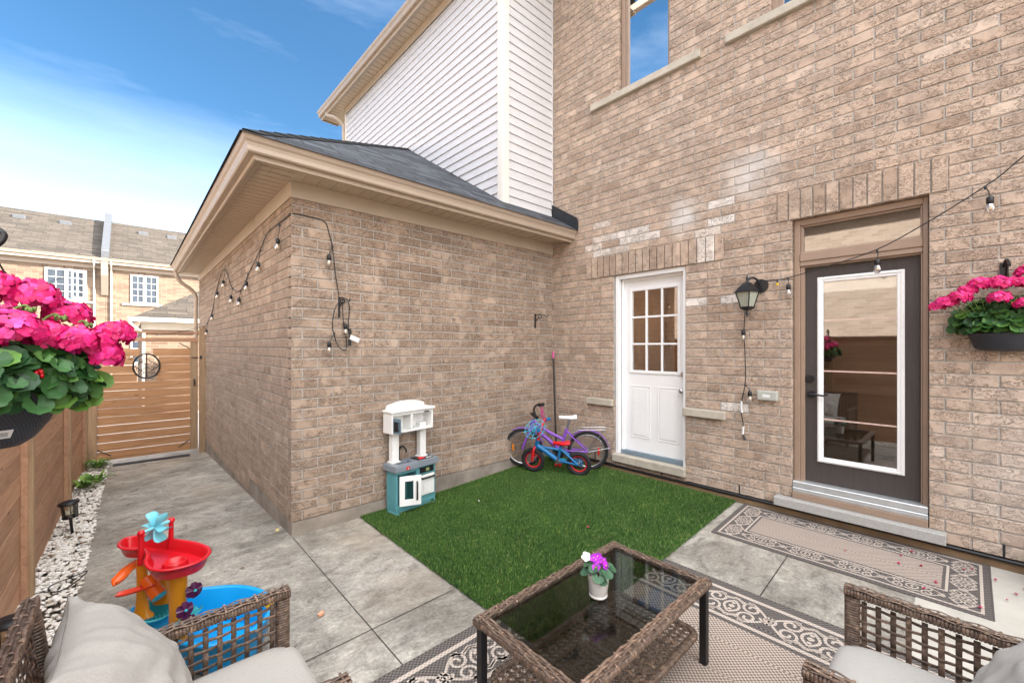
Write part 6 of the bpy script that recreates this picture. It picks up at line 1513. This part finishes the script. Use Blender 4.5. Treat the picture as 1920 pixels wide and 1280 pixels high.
# ---------------------------------------------------------------- leaves and flowers
lr = random.Random(77)
def ger_leaf(mb, c, n, up, r, cup=.25):
    """scalloped round leaf with radial folds"""
    c, n = Vector(c), Vector(n).normalized(); a = Vector(up) - n * Vector(up).dot(n); a = a.normalized() if a.length > .01 else n.orthogonal().normalized(); b = n.cross(a)
    K = 22; V = [c - n * r * .12]; th0 = .35
    for rr_, lift in ((.5, .02), (1.0, cup)):
        for k in range(K + 1):
            t = th0 + (2 * PI - 2 * th0) * k / K; sc_ = 1 + (.055 * math.cos(t * 9 + 1) if rr_ == 1 else 0)
            w = .05 * math.cos(t * 4.5 + c.x * 40) * rr_; V.append(c - (a * math.cos(t) * -1 + b * math.sin(t)) * r * rr_ * sc_ * -1 + n * r * (lift * rr_ + w))
    F = [(0, 1 + k, 2 + k) for k in range(K)] + [(1 + k, K + 2 + k, K + 3 + k, 2 + k) for k in range(K)]
    mb.add(V, F, smooth=True)
def floret(mb, c, n, r):
    c, n = Vector(c), Vector(n).normalized(); a = n.orthogonal().normalized(); a = (Matrix.Rotation(lr.uniform(0, 6.3), 3, n) @ a); b = n.cross(a)
    for k in range(5):
        t = 2 * PI * k / 5 + lr.uniform(-.12, .12); d = a * math.cos(t) + b * math.sin(t); s_ = n.cross(d); w = r * .52; bend = lr.uniform(-.05, .25)
        P_ = [c, c + d * r * .35 + s_ * w * .55 + n * r * .03, c + d * r * .78 + s_ * w * .95 + n * r * bend * .6, c + d * r * 1.05 + s_ * w * .35 + n * r * bend, c + d * r * 1.05 - s_ * w * .35 + n * r * bend, c + d * r * .78 - s_ * w * .95 + n * r * bend * .6, c + d * r * .35 - s_ * w * .55 + n * r * .03, c + d * r * .6 + n * r * .10]
        mb.c = min(1, max(0, lr.gauss(.5, .22))); mb.add(P_, [(0, 1, 7), (1, 2, 7), (2, 3, 7), (3, 4, 7), (4, 5, 7), (5, 6, 7), (6, 0, 7)], smooth=True)
def flower_head(c, R_, n, parent, flat=.8, fr=.0165, dirv=(0, 0, 1)):
    m = MB(); c = Vector(c); n = int(n * 1.5)
    for k in range(n):
        z = 1 - (k + .5) / n * 1.35; ph = k * 2.399; rxy = math.sqrt(max(0, 1 - z * z)); d = Vector((rxy * math.cos(ph), rxy * math.sin(ph), z))
        p = c + Vector((d.x * R_, d.y * R_, d.z * R_ * flat)) + Vector([lr.uniform(-.004, .004) for _ in range(3)])
        floret(m, p, d + Vector([lr.uniform(-.25, .25) for _ in range(3)]), fr * lr.uniform(.85, 1.12))
    return m.build('flower_head', M_petal, parent, world=True)
# hanging basket on the left
HBc = Vector((-.262, 1.70, 0)); hbk = thing('hanging_basket', 'dark ribbed pot of magenta geraniums hanging by the fence at the left', 'hanging plant', tuple(HBc + Vector((0, 0, 1.36))))
m = MB(); m.lathe([(.0, 1.372), (.055, 1.372), (.078, 1.39), (.105, 1.43), (.125, 1.48), (.134, 1.52), (.138, 1.525), (.130, 1.53), (.12, 1.50)], 40, (HBc.x, HBc.y, 0), cap=False); POT = m.build('pot', M_pot, hbk, world=True)
m = MB()
cam_dir = Vector((-HBc.x, -HBc.y, 0)).normalized(); sdv = Vector((-cam_dir.y, cam_dir.x, 0))
def onpot(a, z, o=.0015):
    r = .078 + (z - 1.39) / .04 * .027 if z < 1.43 else .105 + (z - 1.43) / .05 * .02
    d = cam_dir * math.cos(a) + sdv * math.sin(a); return Vector((HBc.x, HBc.y, z)) + d * (r + o)
lab = [[onpot(a, z) for a in (.10, .24, .38)] for z in (1.402, 1.424)]
m.add(lab[0] + lab[1], [(0, 1, 4, 3), (1, 2, 5, 4)], smooth=True); LB = m.build('price_label', M_label, POT, world=False); LB.location = -hbk.location
m = MB()
for k in range(7):
    a0 = .16 + k * .022; m.add([onpot(a0, 1.407, .0022), onpot(a0 + .009, 1.407, .0022), onpot(a0 + .009, 1.418, .0022), onpot(a0, 1.418, .0022)], [(0, 1, 2, 3)])
BC_ = m.build('printed_bars', M_blackpl, POT); BC_.location = -hbk.location
m = MB()
for k in range(620):
    a = lr.uniform(0, 2 * PI); el = lr.uniform(-.45, 1.2); R_ = lr.uniform(.68, 1.0)
    d = Vector((math.cos(a) * math.cos(el), math.sin(a) * math.cos(el), math.sin(el)))
    p = Vector((HBc.x, HBc.y, 1.535)) + Vector((d.x * .205, d.y * .205, d.z * .115)) * R_
    if math.hypot(p.x - HBc.x, p.y - HBc.y) < .145 and p.z < 1.54: continue
    m.c = min(1, max(0, lr.gauss(.38, .27))); ger_leaf(m, p, d + Vector((0, 0, .55)) + Vector([lr.uniform(-.45, .45) for _ in range(3)]), d, lr.uniform(.018, .034))
for (x, y, z, r) in ((-.085, 1.70, 1.485, .033), (-.105, 1.66, 1.475, .030), (-.06, 1.73, 1.53, .03), (-.14, 1.60, 1.50, .04)): m.c = .95; ger_leaf(m, (x, y, z), (.5, -.7, .5), (.6, 0, -.6), r)
m.build('foliage', M_leaf, hbk, world=True)
heads = [((-.215, 1.60, 1.665), .062, 34), ((-.155, 1.66, 1.655), .05, 26), ((-.075, 1.70, 1.63), .055, 30), ((-.27, 1.60, 1.655), .05, 24), ((-.195, 1.74, 1.765), .055, 28), ((-.265, 1.72, 1.78), .055, 28), ((-.13, 1.78, 1.72), .05, 24), ((-.03, 1.72, 1.665), .045, 26), ((-.045, 1.67, 1.60), .036, 18), ((-.10, 1.63, 1.645), .04, 20), ((-.34, 1.64, 1.68), .06, 26), ((-.25, 1.82, 1.70), .055, 20), ((-.34, 1.80, 1.73), .055, 20)]
for (c, r, n) in heads: flower_head(c, r, n, hbk)
m = MB()
for (c, r, n) in heads: m.tube(smooth_path([(HBc.x + (c[0] - HBc.x) * .3, HBc.y + (c[1] - HBc.y) * .3, 1.54), ((c[0] + HBc.x) / 2, (c[1] + HBc.y) / 2, (c[2] + 1.56) / 2), (c[0], c[1], c[2] + r * .3)], 4), .0028, 6)
for p in ((-.185, 1.62, 1.735), (-.14, 1.70, 1.72), (-.09, 1.74, 1.705)):
    m.tube(smooth_path([(p[0] - .04, p[1] + .02, 1.60), (p[0] - .035, p[1], p[2] - .03), (p[0] - .01, p[1], p[2]), (p[0], p[1], p[2] - .008)], 5), .0028, 6)
    for k in range(9): m.ico((p[0] + lr.uniform(-.010, .012), p[1] + lr.uniform(-.01, .01), p[2] - .010 + lr.uniform(-.006, .006)), .0055, 1, (.7, .7, 1.2))
m.build('stems', M_stem, hbk, world=True)
m = MB()
for k in range(10): m.ico((-.165 + lr.uniform(-.014, .014), 1.565 + lr.uniform(-.01, .01), 1.565 + lr.uniform(-.01, .008)), .0065, 1, (.7, .7, 1.3))
m.build('flower_buds', M_bikered, hbk, world=True)
m = MB()
for k in range(3):
    a = .4 + k * 2 * PI / 3; m.tube([(HBc.x + .13 * math.cos(a), HBc.y + .13 * math.sin(a), 1.52), (HBc.x + .05 * math.cos(a + .25), HBc.y + .05 * math.sin(a + .25), 1.78), (HBc.x, HBc.y, 1.885)], .0022, 5)
m.build('hanger_wires', M_blackpl, hbk, world=True)
hk = thing('plant_hook', 'black iron hook with a curled end on the fence post above the geraniums', 'hook', (-.47, 1.72, 1.8))
m = MB(); m.tube([(-.455, 1.72, 1.45), (-.455, 1.72, 1.93)], .011, 6); m.tube(smooth_path([(-.455, 1.72, 1.90), (-.40, 1.715, 1.945), (-.32, 1.705, 1.915), (-.275, 1.70, 1.885), (-.25, 1.70, 1.895), (-.238, 1.70, 1.92), (-.25, 1.70, 1.935)], 6), .0075, 8); m.tube(smooth_path([(-.455, 1.72, 1.70), (-.40, 1.715, 1.80), (-.36, 1.71, 1.92)], 5), .006, 8); m.build('hook_arm', M_black, hk, world=True)
# wall planter on the right
WPc = Vector((XC - .02, -.16, 0)); wp = thing('wall_planter', 'black wall basket of magenta geraniums hung on the brick at the right', 'hanging plant', (XC - .1, -.16, 1.6), 0)
m = MB(); V = []; K = 20
for (r, z) in ((.03, 1.60), (.10, 1.605), (.125, 1.62), (.15, 1.70), (.16, 1.72)):
    for k in range(K + 1): a = PI / 2 + PI * k / K; V.append((WPc.x + r * 1.0 * math.cos(a), WPc.y + r * 1.05 * math.sin(a), z))
m.add(V, [(i * (K + 1) + k, i * (K + 1) + k + 1, (i + 1) * (K + 1) + k + 1, (i + 1) * (K + 1) + k) for i in range(4) for k in range(K)], smooth=True); m.add(V[:K + 1], [tuple(range(K + 1))]); m.build('basket', M_pot, wp, world=True)
m = MB()
for k in range(420):
    a = PI / 2 + PI * lr.random(); el = lr.uniform(-.5, 1.2); d = Vector((math.cos(a) * math.cos(el), math.sin(a) * math.cos(el), math.sin(el))); R_ = lr.uniform(.6, 1)
    p = Vector((WPc.x, WPc.y, 1.80)) + Vector((d.x * .20, d.y * .265, d.z * .165)) * R_
    if p.x > XC - .015: p.x = XC - .02
    m.c = min(1, max(0, lr.gauss(.5, .25))); ger_leaf(m, p, d * .7 + Vector((-.25, 0, .5)) + Vector([lr.uniform(-.4, .4) for _ in range(3)]), (d.x, d.y, -.6), lr.uniform(.020, .036))
m.build('foliage', M_leaf, wp, world=True)
for (c, r, n) in (((4.22, .10, 1.935), .05, 26), ((4.20, .035, 1.965), .05, 26), ((4.235, .145, 1.915), .036, 16), ((4.21, -.055, 2.045), .05, 26), ((4.20, -.135, 2.04), .052, 26), ((4.23, -.21, 2.04), .045, 22), ((4.16, -.135, 1.945), .045, 22), ((4.25, -.265, 2.11), .05, 22), ((4.15, -.25, 1.90), .045, 22), ((4.24, -.34, 1.98), .055, 20), ((4.21, .0, 2.01), .04, 20), ((4.22, -.30, 2.06), .05, 22)): flower_head(c, r * 1.15, n + 6, wp)
m = MB()
for k in range(12): m.tube([(4.25, -.15 + .01 * k, 1.80), (4.22, -.30 + .04 * k, 1.96)], .003, 5)
m.build('stems', M_stem, wp, world=True)
wk = thing('planter_bracket', 'black iron bracket with curled tip on the brick above the right planter', 'bracket', (XC, -.165, 2.15))
m = MB(); m.box(XC - .014, XC - .006, -.185, -.145, 2.03, 2.20); m.build('plate', M_black, wk, world=True)
m = MB(); m.tube(smooth_path([(XC - .012, -.165, 2.17), (XC - .06, -.168, 2.205), (XC - .13, -.175, 2.20), (XC - .20, -.18, 2.165), (XC - .22, -.18, 2.15)], 5), .007, 8); m.tube(smooth_path([(XC - .012, -.165, 2.06), (XC - .06, -.17, 2.10), (XC - .12, -.172, 2.19)], 4), .006, 8); m.build('arm', M_black, wk, world=True)
# violet on the table
vx, vy = 2.0, 1.355; vp = thing('potted_violet', 'white pot of purple violets standing on the glass table top', 'potted plant', (vx, vy, tz))
m = MB(); m.lathe([(.0, .001), (.032, .001), (.037, .006), (.037, .012), (.034, .013), (.036, .016), (.044, .088), (.046, .094), (.043, .095), (.040, .088), (.038, .080), (.0, .078)], 32, (vx, vy, tz), cap=False); m.build('pot', M_potw, vp, world=True)
m = MB()
for k in range(20):
    a = lr.uniform(0, 2 * PI); r = lr.uniform(.025, .062); z = tz + .118 + lr.uniform(-.016, .028) - r * .25
    m.c = min(1, max(0, lr.gauss(.5, .25))); ger_leaf(m, (vx + r * math.cos(a), vy + r * math.sin(a), z), (math.cos(a) * .6, math.sin(a) * .6, .8), (math.cos(a), math.sin(a), -.2), lr.uniform(.018, .026), .1)
m.build('leaves', M_leaf2, vp, world=True)
m = MB(); yl = MB()
for k in range(15):
    a = lr.uniform(0, 2 * PI); r = lr.uniform(0, .040); p = (vx + r * math.cos(a), vy + r * math.sin(a) , tz + .150 + lr.uniform(-.02, .012)); n_ = Vector((math.cos(a) * .5 - .35, math.sin(a) * .5 - .4, .7)); floret(m, p, n_, .0155)
    yl.ico(tuple(Vector(p) + n_.normalized() * .004), .0026, 1)
m.build('flowers', M_petalp, vp, world=True); yl.build('flower_centres', M_yellow, vp, world=True)
m = MB(); floret(m, (vx - .035, vy + .035, tz + .16), (-.5, -.4, .7), .018); o = m.build('pale_flower', M_whitepl, vp, world=True)
m = MB()
for k in range(14): a = lr.uniform(0, 6.3); m.tube([(vx + .01 * math.cos(a), vy + .01 * math.sin(a), tz + .08), (vx + .04 * math.cos(a), vy + .04 * math.sin(a), tz + .135)], .0014, 4)
m.build('stems', simple('reddish_stem', '#6d3a34', .6), vp, world=True)
vp.scale = (1.18, 1.18, 1.18); vp.location = (1.67, 1.205, tz)
# ---------------------------------------------------------------- solar path lights
def solar(label, x, y, tilt=(0, 0)):
    z = G(x, y); t = thing('solar_light', label, 'garden light', (x, y, z), 0, 'solar lights in the pebbles'); t.rotation_euler = (tilt[0], tilt[1], 0)
    m = MB(); m.tube([(0, 0, -.02), (0, 0, .16)], .011, 10); m.build('stake', M_black, t)
    m = MB(); m.lathe([(.015, .15), (.052, .158), (.056, .168), (.048, .170)], 24); m.build('base_ring', M_black, t)
    m = MB(); m.lathe([(.046, .17), (.052, .285)], 24, cap=False); m.build('lens', M_lens, t)
    m = MB()
    for k in range(5): a = 2 * PI * k / 5 + .3; m.tube([(.051 * math.cos(a), .051 * math.sin(a), .165), (.058 * math.cos(a), .058 * math.sin(a), .288)], .004, 6)
    m.build('cage', M_black, t)
    m = MB(); m.lathe([(.058, .282), (.070, .286), (.072, .296), (.062, .306), (.040, .312), (.0, .313)], 28, cap=False); m.box(-.022, .022, -.022, .022, .3125, .3145); m.build('cap', M_black, t)
    return t
solar('black solar lantern on the white pebbles, farther from the armchair', -.375, 5.55, (.05, -.08))
solar('black solar lantern at the left edge behind the armchair', -.425, 3.15)
# wire loop, chalk, small finds
m = MB(); N = 30; q1_ = Vector((.6, .8, 0)); q2_ = Vector((.8, -.6, 0)); c_ = Vector((-.30, 4.165, G(-.3, 4.1) + .035))
m.tube([c_ + q1_ * .125 * math.cos(2 * PI * k / N) + q2_ * .055 * math.sin(2 * PI * k / N) + Vector((0, 0, .012 * math.sin(4 * PI * k / N))) for k in range(N)], .004, 6, closed=True); tag(m.build('wire_loop', M_blackpl), 'thin black wire loop lying on the pebbles beside the concrete', 'wire')
m = MB(); m.M = Matrix.Translation((.863, 2.655, G(.86, 2.65) + .012)) @ Matrix.Rotation(.6, 4, 'Z'); m.box(-.020, .020, -.011, .011, -.011, .011, .006); tag(m.build('chalk', M_chalk, bevel=.003), 'stub of peach sidewalk chalk on the concrete beside the armchair', 'chalk')
m = MB(); m.M = Matrix.Translation((1.0 - .02, 4.16, G(1, 4.2) + .012)); m.box(-.014, .014, -.010, .010, -.010, .010, .004); tag(m.build('chalk', M_chalky, bevel=.003), 'small stub of yellow chalk by the garage corner', 'chalk')
m = MB(); m.M = Matrix.Translation((2.62, 3.35, G(2.6, 3.3) + .047)) @ Matrix.Rotation(1.0, 4, 'Z'); m.box(-.018, .018, -.004, .004, -.004, .004, .002); tag(m.build('chalk', M_whitepl), 'tiny white chalk stick on the artificial grass', 'chalk')
m = MB(); rr2 = random.Random(8); PT = [(4.13, .33), (3.99, .33), (3.86, .14), (4.18, .02), (4.23, -.02), (3.72, .19), (4.15, -.12), (3.95, .62), (3.9, -.16), (4.02, -.2), (4.12, -.24), (4.2, -.3), (4.05, .22), (3.7, -.05), (4.25, .28), (2.9, 2.2)]
for i, (x, y) in enumerate(PT):
    m = MB(); r = rr2.uniform(.008, .013); a0 = rr2.uniform(0, 6); z = G(x, y) + (.016 if i < 15 else .05); m.c = rr2.random()
    m.add([(x + r * (1.3 if k % 2 else 1) * math.cos(a0 + k * PI / 4), y + r * .7 * math.sin(a0 + k * PI / 4), z + .003 * math.sin(k * 2)) for k in range(8)], [tuple(range(8))])
    tag(m.build('fallen_petal', M_petal), 'one of the magenta petals fallen round the runner rug' if i < 15 else 'single magenta petal on the artificial grass', 'petal', 'fallen magenta petals' if i < 15 else None)
M_dry = simple('dry_leaf', '#6b4a2b', .8, .3, 40)
rl = random.Random(12)
for i, (x, y) in enumerate([(-.31, 5.25), (-.40, 5.35), (-.28, 5.05), (-.46, 4.9), (-.29, 4.35), (-.35, 6.1), (-.43, 6.6), (.35, 6.9), (.75, 5.2), (.62, 3.6), (-.05, 7.6)]):
    m = MB(); r = rl.uniform(.018, .03) * (1 if x < -.25 else .6); a0 = rl.uniform(0, 6); z = G(x, y) + (.032 if x < -.25 else .006); V = [(x, y, z + .004)]
    for k in range(9): a = a0 + 2 * PI * k / 9; q = r * (1.25 if k % 3 == 0 else .62); V.append((x + q * math.cos(a), y + q * math.sin(a) * .7, z + rl.uniform(0, .010)))
    m.add(V, [(0, 1 + k, 1 + (k + 1) % 9) for k in range(9)], smooth=False)
    tag(m.build('dry_leaf', M_dry), 'one of the small dry brown leaves scattered on the pebbles and path', 'leaf', 'scattered dry leaves')
# weeds at the foot of the gate
def weed(label, x, y, n, R_, wl, seed):
    rw = random.Random(seed); t = thing('weed', label, 'plant', (x, y, G(x, y)), 0, 'weeds in the pebbles'); m = MB()
    for k in range(n):
        a = rw.uniform(0, 2 * PI); L = rw.uniform(.5, 1) * R_; h = rw.uniform(.25, .8) * R_; m.c = min(1, max(0, rw.gauss(.7, .2))); d = Vector((math.cos(a), math.sin(a), 0)); s_ = Vector((-d.y, d.x, 0))
        P_ = [d * L * t_ + Vector((0, 0, .02 + h * math.sin(t_ * 2.2))) for t_ in (.15, .4, .65, .85, 1.0)]; W_ = [.3, 1, .9, .5, .05]; V = []
        for p, w_ in zip(P_, W_): V += [p - s_ * wl * w_, p + Vector((0, 0, -.004)), p + s_ * wl * w_]
        m.add(V, [(3 * i + j, 3 * i + j + 1, 3 * i + j + 4, 3 * i + j + 3) for i in range(4) for j in range(2)], smooth=True)
    m.build('leaves', M_weed, t); return t
M_weed = leafm('weed_leaf', (.04, .11, .02, 1), (.09, .22, .035, 1), (.22, .36, .06, 1))
weed('broad leaved green weed growing in the pebbles nearer the solar lantern', -.42, 7.55, 34, .20, .026, 1)
weed('low bright green weed tuft at the foot of the gate', -.34, 9.0, 90, .20, .010, 2)
weed('small narrow leaved weed in the pebbles beside the broad leaved weed', -.30, 7.75, 16, .22, .022, 4)
# galvanised tub at the right edge
gb = thing('metal_tub', 'galvanised metal tub against the brick wall at the right edge', 'tub', (4.14, -.53, G(4.1, -.5)))
m = MB(); m.lathe([(.15, .0), (.165, .02), (.185, .26), (.195, .27), (.19, .28), (.178, .27), (.16, .05), (0, .04)], 36, cap=False); m.build('body', M_bin, gb)
